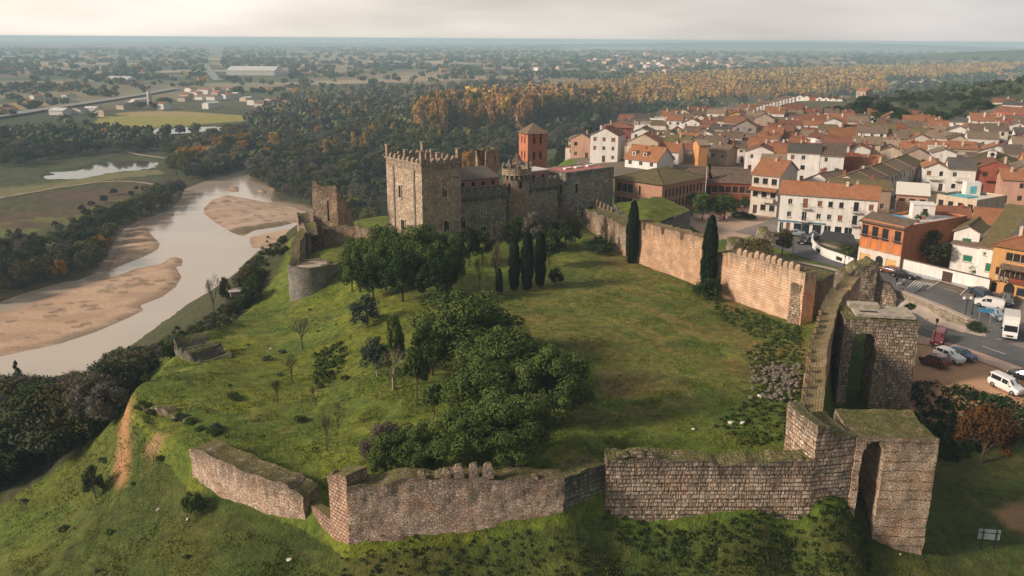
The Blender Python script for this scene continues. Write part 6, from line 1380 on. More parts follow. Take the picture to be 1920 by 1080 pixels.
    for px, b, t, w_, k, lab in [(1315, 412, 360, 56, 'green_tree', 'leafy plaza tree in front of the dark conifer'), (1357, 412, 362, 58, 'green_tree', 'leafy plaza tree right of the play area'), (1290, 392, 358, 44, 'yg_tree', 'yellowish plaza tree beside the grassy bastion'), (1268, 380, 345, 50, 'twig_tree', 'brownish twiggy tree at the school corner'), (1466, 478, 428, 42, 'olive_tree', 'olive street tree right of the overgrown tower stump'), (1768, 332, 296, 56, 'dark_pine', 'round dark tree left of the town hall square'), (1905, 345, 312, 50, 'dark_pine', 'round dark tree right of the town hall'), (1395, 395, 365, 20, 'green_tree', 'small tree by the arcade bar terrace'), (1445, 245, 222, 34, 'bare_tree', 'large bare tree among the white houses')]:
        tree_px(k, px, b, t, w_, 'plaza_tree', lab, group=g5)
    g6 = 'town bushes'
    for px, b, t, w_, k, lab in [(1826, 622, 598, 32, 'dark_bush', 'large round dark bush at the roundabout nose'), (1840, 624, 608, 18, 'bush', 'small green ball bush beside the large one at the roundabout'), (1705, 580, 565, 22, 'dark_bush', 'clipped ball bush at the foot of the boulder wall'), (1388, 408, 393, 36, 'dark_bush', 'clipped bush on the plaza, left one'), (1408, 412, 398, 24, 'dark_bush', 'clipped bush on the plaza, right one'), (1445, 398, 388, 36, 'dark_bush', 'long hedge along the ramp beside the white apartment block'), (1590, 482, 460, 40, 'bush', 'green bush inside the curved white cafe wall')]:
        tree_px(k, px, b, t, w_, 'bush', lab, 'bush', g6)
near_trees()
def tid(py):
    return 'nearest' if py > 700 else 'farther'
CONT = ([-100, 0, 90, 150, 180, 200, 260, 300, 330, 400, 430, 450, 470, 530], [706, 702, 706, 697, 690, 668, 648, 637, 622, 592, 562, 505, 482, 442])
def fit_h(p, h):                # keep bank shrubs low enough to leave the river in view
    px, py = proj((p[0], p[1], p[2] + h)); c = float(np.interp(px, *CONT))
    return h if py >= c else max(1.2, zup(p, c + (hash_(str(p[0])[:7]) % 14)) - p[2])
def scrub():
    # shrubs on the slopes between the castle hill and the river
    rr = random.Random(5); gl = 'shrubs along the river slope'
    line = [((60, 850), (100, 780)), ((110, 830), (170, 740)), ((170, 790), (240, 700)), ((215, 740), (300, 665)), ((250, 705), (320, 650)), ((310, 665), (370, 615)), ((350, 640), (420, 590)), ((400, 620), (450, 560)), ((430, 590), (480, 530)), ((445, 560), (500, 490)), ((450, 520), (530, 460)), ((455, 480), (530, 440))]
    P = []; K = []
    for a, b in line:
        for i in range(13): t = rr.random(); P.append((a[0] + (b[0] - a[0]) * t + rr.uniform(-22, 22), a[1] + (b[1] - a[1]) * t + rr.uniform(-14, 14)))
    H_ = hits(P)
    for (px, py), p in zip(P, H_):
        if p.z < -28.6: continue
        k = rr.choices(('bush', 'river_tree', 'twig_tree', 'oak', 'silver_bush', 'dark_bush'), (3, 4, 3, 3, 1, 2))[0]; tall = p.z < -14; h = rr.uniform(3.5, 7.5) if tall else rr.uniform(1.6, 3.4)
        if p.z > -6: h *= .75
        h = fit_h(p, h)
        plant(k, p, h, h * rr.uniform(.9, 1.3), 'shrub', QL('leafy shrub on the river slope', p), 'shrub', gl, parts=False)
    gb = 'bank trees at lower left'
    reg = pxp([(-60, 1060), (-60, 770), (20, 765), (120, 748), (190, 722), (250, 700), (262, 765), (190, 880), (60, 1000)], PZ); xs = [q[0] for q in reg]; ys = [q[1] for q in reg]; n = 0
    while n < 290:
        x, y = rr.uniform(min(xs), max(xs)), rr.uniform(min(ys), max(ys))
        if not inpoly(np.array([x]), np.array([y]), reg)[0]: continue
        z = hz(x, y)
        if z < -28.7 or z > -9: continue
        k = rr.choices(('twig_tree', 'river_tree', 'oak', 'green_tree', 'silver_tree', 'bare_tree'), (5, 4, 3, 3, 1, 2))[0]; h = fit_h((x, y, z), rr.uniform(7, 13) - max(0, (z + 27)) * .3)
        plant(k, (x, y, z), h, h * rr.uniform(.6, .95), 'bank_tree', QL('dark tree in the lower left bank belt', (x, y, z + h)), 'tree', gb, parts=k != 'bare_tree'); n += 1
    for px, t, w_, k, lab in [(48, 674, 56, 'fir', 'pointed evergreen standing tallest among the bank trees at lower left'), (8, 688, 60, 'fir', 'pointed evergreen cut by the left edge of the picture'), (90, 712, 60, 'twig_tree', 'tall twiggy tree right of the pointed evergreen'), (145, 700, 70, 'twig_tree', 'wide twiggy tree rising over the river edge'), (185, 705, 70, 'twig_tree', 'twiggy tree above the white path')]:
        p = at(px, 800, PZ); p.z = hz(p.x, p.y); q = p - Vector((0, 0, CH)); plant(k, p, zup(p, t) - p.z, w_ * q.dot(F0) / FPX, 'bank_tree', lab)
    for px, b, t, w_, k in [(222, 706, 652, 60, 'river_tree'), (205, 712, 664, 50, 'twig_tree'), (262, 678, 646, 40, 'oak'), (180, 935, 872, 44, 'oak'), (365, 965, 915, 50, 'bush'), (330, 650, 622, 50, 'bush')]:
        tree_px(k, px, b, t, w_, 'slope_tree', 'bushy tree on the slope at picture column %s' % {222: 'beside the white path', 205: 'left of the white path', 262: 'above the white path', 180: 'below the bare earth cliff', 365: 'under the detached grassy wall', 330: 'by the overgrown bastion'}[px] if False else {222: 'bushy tree beside the upper end of the white river path', 205: 'twiggy tree left of the white river path', 262: 'small dark tree above the white river path', 180: 'dark round shrub on the slope below the bare earth cliff', 365: 'dark shrub in the grass under the detached grassy wall', 330: 'shrub beside the overgrown bastion on the slope'}[px])
    # thick scrub right up to the ridge at lower left and along the water's edge
    for poly, n, h0, h1, base, grp in (([(-30, 930), (-30, 800), (60, 775), (150, 735), (238, 700), (262, 742), (200, 800), (120, 850)], 190, 4, 9, 'dark tree behind the left ridge', 'trees behind the left ridge'), ([(225, 712), (330, 640), (425, 575), (455, 500), (540, 440), (530, 500), (480, 560), (400, 625), (300, 695)], 170, 1.6, 4.2, 'shrub at the water edge', 'shrubs at the water edge')):
        Q = []
        while len(Q) < n:
            q = (rr.uniform(-30, 540), rr.uniform(440, 930))
            if inpoly(np.array([q[0]]), np.array([q[1]]), poly)[0]: Q.append(q)
        for q, p in zip(Q, hits(Q)):
            if p.z < -28.7 or p.z > -4.5: continue
            h = fit_h(p, rr.uniform(h0, h1)); plant(rr.choices(('twig_tree', 'river_tree', 'oak', 'green_tree', 'olive_tree', 'dark_bush'), (3, 4, 3, 2, 2, 2))[0], p, h, h * rr.uniform(.9, 1.3), 'bank_shrub' if 'water' in base else 'ridge_tree', QL(base, p), 'shrub', grp, parts=False)
    Q = [(rr.uniform(20, 620), rr.uniform(850, 1075)) for _ in range(24)] + [(rr.uniform(255, 420), 0) for _ in range(26)] + [(rr.uniform(430, 660), rr.uniform(570, 800)) for _ in range(16)]
    Q = [(a, 762 + (a - 255) * .33 + rr.uniform(-8, 8)) if b == 0 else (a, b) for a, b in Q]
    for (a, b), p in zip(Q, hits(Q)):
        if p.z > 8 or p.z < -16 or (350 < a < 660 and 830 < b < 1040): continue
        h = rr.uniform(.35, 1.0); plant(rr.choice(('bush', 'bush', 'silver_bush', 'bush')), p, h, h * rr.uniform(1.2, 2.2), 'low_shrub', QL('low shrub in the grass', p), 'shrub', 'low shrubs in the castle grass', parts=False)
    # brush at the foot of the near walls and below the car park (uncountable): one object
    def mass(name, label, poly, z, n, h0, h1, mat, seed, size=.28, dens=26, zoff=0, step=None):
        rg = np.random.default_rng(seed); W_ = pxp(poly, z); xs = [q[0] for q in W_]; ys = [q[1] for q in W_]; X = rg.uniform(min(xs), max(xs), n * 3); Y = rg.uniform(min(ys), max(ys), n * 3); k = inpoly(X, Y, W_); X, Y = X[k][:n], Y[k][:n]
        Z = H(X, Y); R_ = rg.uniform(h0, h1, len(X)); V, F, lv = leaves(np.stack([X, Y, Z + R_ * .25 + zoff], 1), R_, dens, size, rg, .7, .3, .9); keep = None
        o = link(name, mesh_np(name, V, F, [LM_[mat]], False, {'lv': ('FLOAT', lv)})); return tag(o, label, 'undergrowth', kind='stuff')
    mass('brambles', 'dark green brambles growing along the foot of the long banded wall', [(1130, 985), (1300, 1000), (1440, 985), (1530, 965), (1640, 985), (1640, 1030), (1500, 1030), (1300, 1035), (1130, 1005)], 0, 420, .12, .4, 'green', 1, .11, 60)
    mass('brambles', 'dark scrub in the ditch beside the dirt car park', [(1712, 745), (1760, 755), (1900, 790), (1990, 800), (1990, 850), (1880, 830), (1790, 860), (1700, 850)], -3, 420, .4, 1.1, 'pine2', 2, dens=30)
    mass('brambles', 'weeds and nettles growing around the rubble heap on the lawn', [(1400, 650), (1500, 610), (1510, 640), (1500, 830), (1400, 850), (1330, 800), (1420, 740)], 5, 520, .12, .34, 'green', 3, .16, 20)
    mass('brambles', 'low green brambles along the foot of the smooth orange wall', [(1330, 565), (1420, 590), (1500, 615), (1500, 650), (1420, 640), (1350, 600)], 4, 260, .15, .45, 'green', 4, .2, 20)
    mass('brambles', 'dark green bramble patch on the bank left of the pine grove', [(588, 650), (640, 640), (650, 670), (625, 715), (590, 712)], 1.5, 120, .3, .7, 'green', 5, .2, 24)
    mass('brambles', 'tangled undergrowth at the bottom edge below the foreground walls', [(640, 1060), (1000, 1050), (1300, 1060), (1600, 1050), (1920, 1050), (1920, 1110), (640, 1110)], -1.5, 700, .1, .35, 'oak', 6, .1, 30)
    mass('ivy', 'ivy and shrubs hanging over the overgrown tower stump', [(1385, 450), (1440, 440), (1445, 470), (1390, 480)], 8, 60, .4, .9, 'olive', 7, .25, 30, zoff=4)
scrub()
def grass():
    # tufts of grass over the castle hill, one uncountable mass
    rg = np.random.default_rng(3); ang = rg.uniform(R(-34), R(36), 150000); rad = 66 + 95 * rg.random(150000) ** 1.5; X, Y = rad * np.sin(ang), rad * np.cos(ang); Z = H(X, Y)
    s = sdist(X, Y, ENC); s2 = dpoly(X, Y, ENC[:8] , False); k = (s2 > 2.6) & (Z > -24) & ((s > .5) | (rad < 118)) & (vn(X / 2.2, Y / 2.2, 0, 9) > .33)
    k &= ~((X > 42) & (s < 1)); X, Y, Z = X[k], Y[k], Z[k]; n = len(X); a = rg.random((n, 3)) * 6.28; hh = rg.uniform(.05, .13, n) * (1 + 1.2 * (vn(X / 3, Y / 3, 0, 12) > .62)); w_ = rg.uniform(.03, .07, n)
    V = []; 
    for q in range(2):
        c, s_ = np.cos(a[:, q]), np.sin(a[:, q]); ox, oy = rg.normal(size=n) * .08, rg.normal(size=n) * .08; tl = rg.normal(size=(n, 2)) * .07
        V.append(np.stack([np.stack([X + ox - c * w_, Y + oy - s_ * w_, Z - .03], 1), np.stack([X + ox + c * w_, Y + oy + s_ * w_, Z - .03], 1), np.stack([X + ox + tl[:, 0], Y + oy + tl[:, 1], Z + hh], 1)], 1))
    V = np.stack(V, 1).reshape(-1, 3); F = np.arange(len(V)).reshape(-1, 3); base = fbm(X / 6, Y / 6, 0, 71); lv = np.repeat(np.clip((base - .3) * 1.6 + .5 * (rg.random(n) - .5), 0, 1) * np.where((s[k] < .5) & (X > -34), .25, 1.), 6)
    m_ = leaf_mat('grass_blades', (.07, .095, .014), (.24, .225, .03), var=0); tag(link('grass', mesh_np('grass', V, F, [m_], False, {'lv': ('FLOAT', lv)})), 'short tufted green and yellow grass over the castle hill', 'grass', kind='stuff')
grass()
# ------------------------------------------------------------------ river forest, poplars, hill
def scatter(poly, z, spacing, rg, jitter=.9):
    W_ = pxp(poly, z); xs = [q[0] for q in W_]; ys = [q[1] for q in W_]; gx, gy = np.meshgrid(np.arange(min(xs), max(xs), spacing), np.arange(min(ys), max(ys), spacing)); gx = gx.ravel() + rg.uniform(-.5, .5, gx.size) * spacing * jitter; gy = gy.ravel() + rg.uniform(-.5, .5, gy.size) * spacing * jitter
    k = inpoly(gx, gy, W_); return gx[k], gy[k]
KINDS = {}
STUFF = []                      # trees beyond the 300 of a kind: x, y, z, h, w, colour class
COLS = {'river_tree': 0, 'twig_tree': 1, 'oak': 2, 'poplar': 3, 'poplar_gold': 4, 'poplar_green': 5, 'poplar_bare': 1, 'olive_tree': 0, 'amber_tree': 4, 'yg_tree': 5}
WORDS = {'yg_tree': ('yellowing_tree', 'yellow-green rounded tree'), 'river_tree': ('river_tree', 'rounded grey-green tree'), 'twig_tree': ('bare_tree', 'rounded leafless grey tree'), 'oak': ('oak_tree', 'dark evergreen oak'), 'poplar': ('poplar_tree', 'orange-brown autumn poplar'),
         'poplar_gold': ('poplar_tree', 'golden autumn poplar'), 'poplar_green': ('poplar_tree', 'yellow-green poplar'), 'poplar_bare': ('bare_poplar', 'tall leafless grey poplar'), 'olive_tree': ('olive_tree', 'brownish autumn tree'), 'amber_tree': ('amber_tree', 'glowing amber autumn tree in the wood')}
WOOD = []
def wood(poly, z, spacing, mix, h, seed, wf=.8, only=None):
    rg = np.random.default_rng(seed); X, Y = scatter(poly, z, spacing, rg); Z = H(X, Y); ks = list(mix); pr = np.array([mix[k] for k in ks], float); pr /= pr.sum(); pat = fbm(X / 45, Y / 45, 0, seed + 5)
    river = sdist(X, Y, RIV)
    for i in range(len(X)):
        if Z[i] < -28.75 or river[i] > -1: continue
        k = ks[min(len(ks) - 1, int(np.searchsorted(np.cumsum(pr), np.clip((pat[i] - .5) * 1.8 + .5 + rg.normal() * .16, 0, .999))))]; hh = rg.uniform(*h) * (1.45 if 'poplar' in k and max(h) < 14 else 1); WOOD.append((k, X[i], Y[i], Z[i], hh, hh * (rg.uniform(.26, .44) if 'poplar' in k else rg.uniform(.8, 1.15) * wf)))
def woods():
    rv = {'twig_tree': 3, 'river_tree': 5, 'oak': 2, 'olive_tree': 2}
    wood([(470, 345), (560, 395), (700, 440), (720, 300), (640, 262), (540, 268), (460, 300)], PZ, 7.5, {'river_tree': 5, 'twig_tree': 3, 'oak': 2.2, 'yg_tree': 1., 'olive_tree': .8}, (6, 10), 1, 1.1)
    wood([(640, 262), (720, 300), (760, 330), (880, 330), (985, 310), (1070, 272), (1130, 238), (1010, 222), (900, 226), (800, 232), (700, 240)], PZ, 9, {'twig_tree': 4, 'oak': 3, 'river_tree': 4, 'poplar_green': .5}, (7, 12), 2, 1.0)
    wood([(400, 276), (480, 250), (640, 262), (540, 268), (470, 290), (440, 320), (350, 345), (330, 300), (300, 290), (330, 270)], PZ, 9, {'river_tree': 4, 'twig_tree': 4, 'oak': 2}, (6, 10), 3, 1.0)
    wood([(330, 330), (345, 275), (440, 250), (540, 262), (520, 300), (440, 318), (380, 340)], PZ, 15, {'yg_tree': 3, 'amber_tree': 1, 'poplar_green': 1}, (8, 12), 31, .9)
    wood([(560, 330), (700, 350), (900, 270), (860, 235), (640, 255)], PZ, 24, {'yg_tree': 3, 'amber_tree': 1.2, 'poplar_gold': 1}, (8, 12), 32, .8)
    wood([(-60, 306), (-60, 250), (200, 248), (270, 256), (330, 268), (320, 283), (250, 288), (190, 290), (110, 300), (40, 318)], PZ, 9, {'twig_tree': 5, 'river_tree': 4, 'oak': 2}, (6, 10), 4, 1.1)
    wood([(460, 232), (500, 205), (700, 195), (860, 205), (900, 226), (700, 240), (640, 258), (480, 245)], PZ, 11, {'twig_tree': 4, 'river_tree': 3, 'oak': 3, 'olive_tree': 1}, (6, 11), 5, 1.1)
    # left bank belt
    wood([(-60, 590), (-60, 500), (0, 480), (100, 458), (180, 420), (240, 400), (330, 350), (345, 372), (320, 392), (270, 411), (235, 430), (205, 472), (180, 505), (130, 524), (40, 548)], PZ, 5.6, {'olive_tree': 3, 'river_tree': 4, 'oak': 3, 'twig_tree': 2}, (4.5, 8.5), 6, 1.0)
    wood([(-60, 575), (-60, 505), (0, 488), (120, 455), (240, 398), (250, 418), (190, 490), (110, 520), (0, 560)], PZ, 12, {'yg_tree': 2, 'olive_tree': 2, 'amber_tree': .5}, (5, 8.5), 33, .9)
    wood([(-60, 480), (0, 430), (120, 395), (240, 355), (320, 345), (300, 365), (200, 400), (100, 445), (-60, 500)], PZ, 13, {'river_tree': 3, 'oak': 2, 'twig_tree': 2}, (1.8, 4), 7, 1.2)
    # tall poplars right behind the castle
    wood([(790, 268), (850, 262), (985, 262), (1010, 240), (1140, 232), (1180, 205), (1080, 205), (900, 205), (820, 225), (780, 245)], PZ, 7.0, {'poplar_gold': 3, 'poplar': 4, 'poplar_bare': 1.2, 'poplar_green': 1.5}, (20, 31), 8)
    wood([(980, 205), (1180, 205), (1400, 190), (1600, 178), (1660, 178), (1660, 150), (1400, 152), (1150, 165), (1000, 178)], PZ, 10, {'poplar': 5, 'poplar_gold': 3, 'poplar_bare': 1}, (14, 20), 9)
    wood([(1150, 165), (1400, 152), (1660, 150), (1750, 150), (1900, 135), (1920, 122), (1700, 127), (1400, 137), (1180, 150)], PZ, 15, {'poplar': 4, 'poplar_gold': 4, 'poplar_green': 2}, (12, 18), 10)
    wood([(700, 240), (860, 205), (1000, 178), (1000, 150), (800, 165), (560, 180), (500, 205)], PZ, 17, {'oak': 3, 'twig_tree': 3, 'poplar': .8, 'river_tree': 3}, (7, 12), 11)
    # hill on the right: evergreen oaks
    wood([(1590, 240), (1640, 180), (1700, 165), (1800, 148), (1990, 128), (1990, 195), (1860, 200), (1830, 222), (1760, 240), (1700, 250)], 8, 12, {'oak': 8, 'river_tree': 3}, (3, 5.6), 12, 1.2)
    wood([(1045, 282), (1130, 246), (1060, 250), (1030, 270)], 0, 7, {'oak': 3, 'twig_tree': 1}, (7, 11), 13, 1.)
    CAP = 290; cnt = {}
    WOOD.sort(key=lambda t: math.hypot(t[1], t[2])); far = []
    for k, x, y, z, h, w_ in WOOD:
        nm, lab = WORDS[k]; c = cnt.get(nm, 0)
        if c < CAP: cnt[nm] = c + 1; plant(k, (x, y, z), h, w_, nm, QL(lab, (x, y, z + h)), 'tree', {'poplar_tree': 'poplars'}.get(nm, nm.replace('_', ' ') + 's of the valley'), parts=c < 70)
        else: far.append((k, x, y, z, h, w_))
    print('WOOD', len(WOOD), cnt, len(far)); return far
FAR = woods()
def accents():
    g = 'autumn trees standing out of the wood'
    for px, b, t, w_, k, lab in [(516, 292, 248, 28, 'poplar_gold', 'golden poplar standing alone above the river bend'), (350, 330, 276, 40, 'yg_tree', 'yellow-green tree beside the pond track'), (432, 300, 248, 34, 'yg_tree', 'yellow-green tree left of the golden poplar'), (598, 262, 234, 18, 'amber_tree', 'small amber tree high in the wood left of the keep'), (575, 305, 276, 20, 'amber_tree', 'small amber tree beside the forest road'), (112, 526, 484, 34, 'amber_tree', 'bright orange tree on the left river bank'), (640, 300, 262, 20, 'yg_tree', 'yellow tree beside the forest road near the keep'), (655, 345, 295, 46, 'yg_tree', 'yellow-green tree in the wood just left of the keep'), (760, 302, 270, 26, 'olive_tree', 'olive tree peeping over the keep battlements'), (880, 335, 278, 34, 'amber_tree', 'brilliant yellow tree behind the curtain wall'), (862, 338, 296, 10, 'cypress', 'thin dark cypress beside the brilliant yellow tree'), (810, 290, 215, 30, 'poplar_green', 'tall greenish poplar at the left end of the poplar wood'), (78, 505, 462, 34, 'olive_tree', 'olive coloured tree on the left river bank above the orange one'), (598, 228, 206, 30, 'amber_tree', 'pale amber tree beyond the wood'), (945, 262, 225, 50, 'oak', 'dark tree below the church tower'), (1100, 250, 205, 40, 'oak', 'dark tall tree behind the brick villa')]:
        tree_px(k, px, b, t, w_, 'autumn_tree', lab, group=g, parts=k != 'x')
    g = 'dark pines above the town'
    for px, b, t, w_, k, lab in [(1745, 250, 205, 72, 'umbrella', 'broad umbrella pine behind the town at the upper right'), (1828, 232, 183, 62, 'umbrella', 'second umbrella pine, higher up the hill'), (1570, 232, 198, 44, 'dark_pine', 'dark pine left in the group behind the terraced houses'), (1610, 238, 185, 66, 'dark_pine', 'dark pine in the middle of the group behind the terraced houses'), (1650, 245, 192, 74, 'dark_pine', 'largest dark pine of the group behind the terraced houses'), (1685, 252, 205, 60, 'dark_pine', 'right hand dark pine of the group beyond the terraced houses'), (1600, 262, 232, 60, 'dark_pine', 'lowest dark pine of the group behind the town'), (1550, 224, 200, 30, 'dark_pine', 'small dark pine at the left of the group'), (1620, 205, 178, 40, 'dark_pine', 'dark pine highest in the group beside the tan house'), (1830, 262, 240, 60, 'oak', 'low dark tree beneath the cream gabled houses')]:
        tree_px(k, px, b, t, w_, 'dark_pine', lab, group=g)
accents()
def far_stuff():
    # everything past the countable trees, down to the horizon: blobs of leaf clumps merged in one mesh
    rg = np.random.default_rng(21); X = []; 
    rows = [(COLS[k], x, y, z, h, w_) for k, x, y, z, h, w_ in FAR]
    n = 26000; a = rg.uniform(R(-36), R(36), n); rad = 480 * (9500 / 480) ** rg.random(n); x, y = rad * np.sin(a), rad * np.cos(a)
    ax, ay = x * .8 + y * .6, -x * .6 + y * .8; hedge = (np.abs((ax / 95) % 1 - .5) < .06) | (np.abs((ay / 60) % 1 - .5) < .07)
    wd = fbm(x / 170, y / 170, 0, 63); clump = fbm(x / 60, y / 60, 0, 66); k = (wd > .61) | (hedge & (clump > .5)) | (rg.random(n) < .05)
    z = H(x, y); k &= (z < -15) & (z > -28.8)
    for pl in [[(-300,430),(-300,262),(0,260),(300,258),(350,300),(350,345),(0,420)], [(150,248),(195,211),(260,205),(420,209),(495,220),(470,229),(380,236),(300,245),(210,250)], [(380,160),(395,75),(420,75),(412,160)], [(300,210),(350,172),(520,195),(545,210),(480,215),(350,205)], [(-80,240),(200,185),(400,160),(400,172),(200,208),(-80,262)], [(400,128),(545,128),(545,146),(400,146)]]:
        k &= ~inpoly(x, y, pxp(pl, PZ))
    for q in np.where(k)[0]:
        if inpoly(np.array([x[q]]), np.array([y[q]]), FORB)[0]: continue
        far = min(1, rad[q] / 3000); h = rg.uniform(4, 8.5) * (1 + .25 * far); c = rg.choice([0, 1, 2, 2, 2, 0, 3], p=[.2, .15, .2, .15, .1, .15, .05]); rows.append((c, x[q], y[q], z[q] - (max(0, rad[q] - 3500) ** 2) / (2 * 6371000), h, h * (1.1 + 1.6 * far)))
    D = np.array(rows); mats = ['willow', 'grey', 'oak', 'orange', 'gold', 'yg']
    for c in range(6):
        M_ = D[D[:, 0] == c]
        if not len(M_): continue
        dist = np.hypot(M_[:, 1], M_[:, 2])
        for lo, hi, nn in ((0, 800, 60), (800, 1500, 34), (1500, 20000, 14)):
            B = M_[(dist >= lo) & (dist < hi)]
            if not len(B): continue
            k = len(B); d = rg.normal(size=(k, nn, 3)); d /= np.linalg.norm(d, axis=2, keepdims=True); rr_ = rg.random((k, nn, 1)) ** .4
            p = d * rr_ * np.stack([B[:, 5] * .42, B[:, 5] * .42, B[:, 4] * .42], 1)[:, None] + np.stack([B[:, 1], B[:, 2], B[:, 3] + B[:, 4] * .52], 1)[:, None]
            s = (B[:, 5] * (.26 if nn > 20 else .42))[:, None, None] * rg.uniform(.6, 1.3, (k, nn, 1)); nr = d + rg.normal(size=d.shape) * .5; nr /= np.linalg.norm(nr, axis=2, keepdims=True); t = np.cross(nr, rg.normal(size=d.shape)); t /= np.linalg.norm(t, axis=2, keepdims=True); b = np.cross(nr, t)
            el = 1.6 if c in (3, 4, 5, 1) else 1.2
            V = np.stack([p - t * s * el / 2, p - b * s / 2, p + t * s * el / 2, p + b * s / 2], 2).reshape(-1, 3); lv = np.repeat(np.clip(.7 * np.repeat(rg.random(k), nn) + .3 * rg.random(k * nn), 0, 1), 4)
            STF.append((c, V, lv))
    for c in range(6):
        Q = [q for q in STF if q[0] == c]
        if not Q: continue
        V = np.concatenate([q[1] for q in Q]); lv = np.concatenate([q[2] for q in Q]); F = np.arange(len(V)).reshape(-1, 4)
        nm = ['scrub_woodland', 'bare_woodland', 'oak_woodland', 'orange_poplar_wood', 'golden_poplar_wood', 'green_poplar_wood'][c]
        tag(link(nm, mesh_np(nm, V, F, [LM_[mats[c]]], False, {'lv': ('FLOAT', lv)})), 'far %s reading as one mass across the plain' % nm.replace('_', ' '), 'woodland', kind='stuff')
STF = []; FORB = RIV
far_stuff()
# ------------------------------------------------------------------ roads, paths, walls, vehicles, street furniture
ASP = plain_mat('asphalt', (.115, .115, .12), .9, .2, .4, bump=.2); ASPL = plain_mat('pale_asphalt', (.22, .19, .17), .9, .2, .3, bump=.2); PAV = plain_mat('pavement', (.42, .35, .30), .9, .2, .6, bump=.2); PAINT = plain_mat('road_paint', (.62, .61, .58), .8, .25, 3.); DIRT = plain_mat('dirt_track', (.34, .26, .19), .95, .25, .3)
def dense(W_, st=1.):
    o = [W_[0]]
    for a, b in zip(W_, W_[1:]):
        k = max(1, int((b - a).length / st))
        for i in range(1, k + 1): o.append(a.lerp(b, i / k))
    return o
def smooth(P, n=2):
    for _ in range(n): P = [P[0]] + [x for a, b in zip(P, P[1:]) for x in (a.lerp(b, .25), a.lerp(b, .75))] + [P[-1]]
    return P
def strip(name, px, z, width, mat, off, kind='structure', st=1.2, nx=6, side=0., tags=None, world=None, z_fix=None):
    W_ = world or dense(smooth([Vector((*at(a, b, z).xy, 0)) for a, b in px]), st); n = len(W_); V = []; nr = []
    for i, p in enumerate(W_):
        d = (W_[min(i + 1, n - 1)] - W_[max(i - 1, 0)]).normalized(); q = Vector((-d.y, d.x, 0))
        for j in range(nx + 1): v = p + q * (side + width * (j / nx - .5)); V.append((v.x, v.y))
    V = np.array(V); Z = H(V[:, 0], V[:, 1]); 
    if nx > 1: Z2 = Z.reshape(n, nx + 1); Z = np.repeat(np.convolve(np.pad(Z2.max(1), 3, mode='edge'), np.ones(7) / 7, 'valid')[:, None], nx + 1, 1).ravel() if z_fix else Z
    i = np.arange(n * (nx + 1)).reshape(n, nx + 1); F = np.stack([i[:-1, :-1], i[:-1, 1:], i[1:, 1:], i[1:, :-1]], -1).reshape(-1, 4)[:, ::-1]
    o = link(name, mesh_np(name, np.stack([V[:, 0], V[:, 1], Z + off], 1), F, [mat])); 
    if kind: tag(o, kind=kind)
    return o, W_
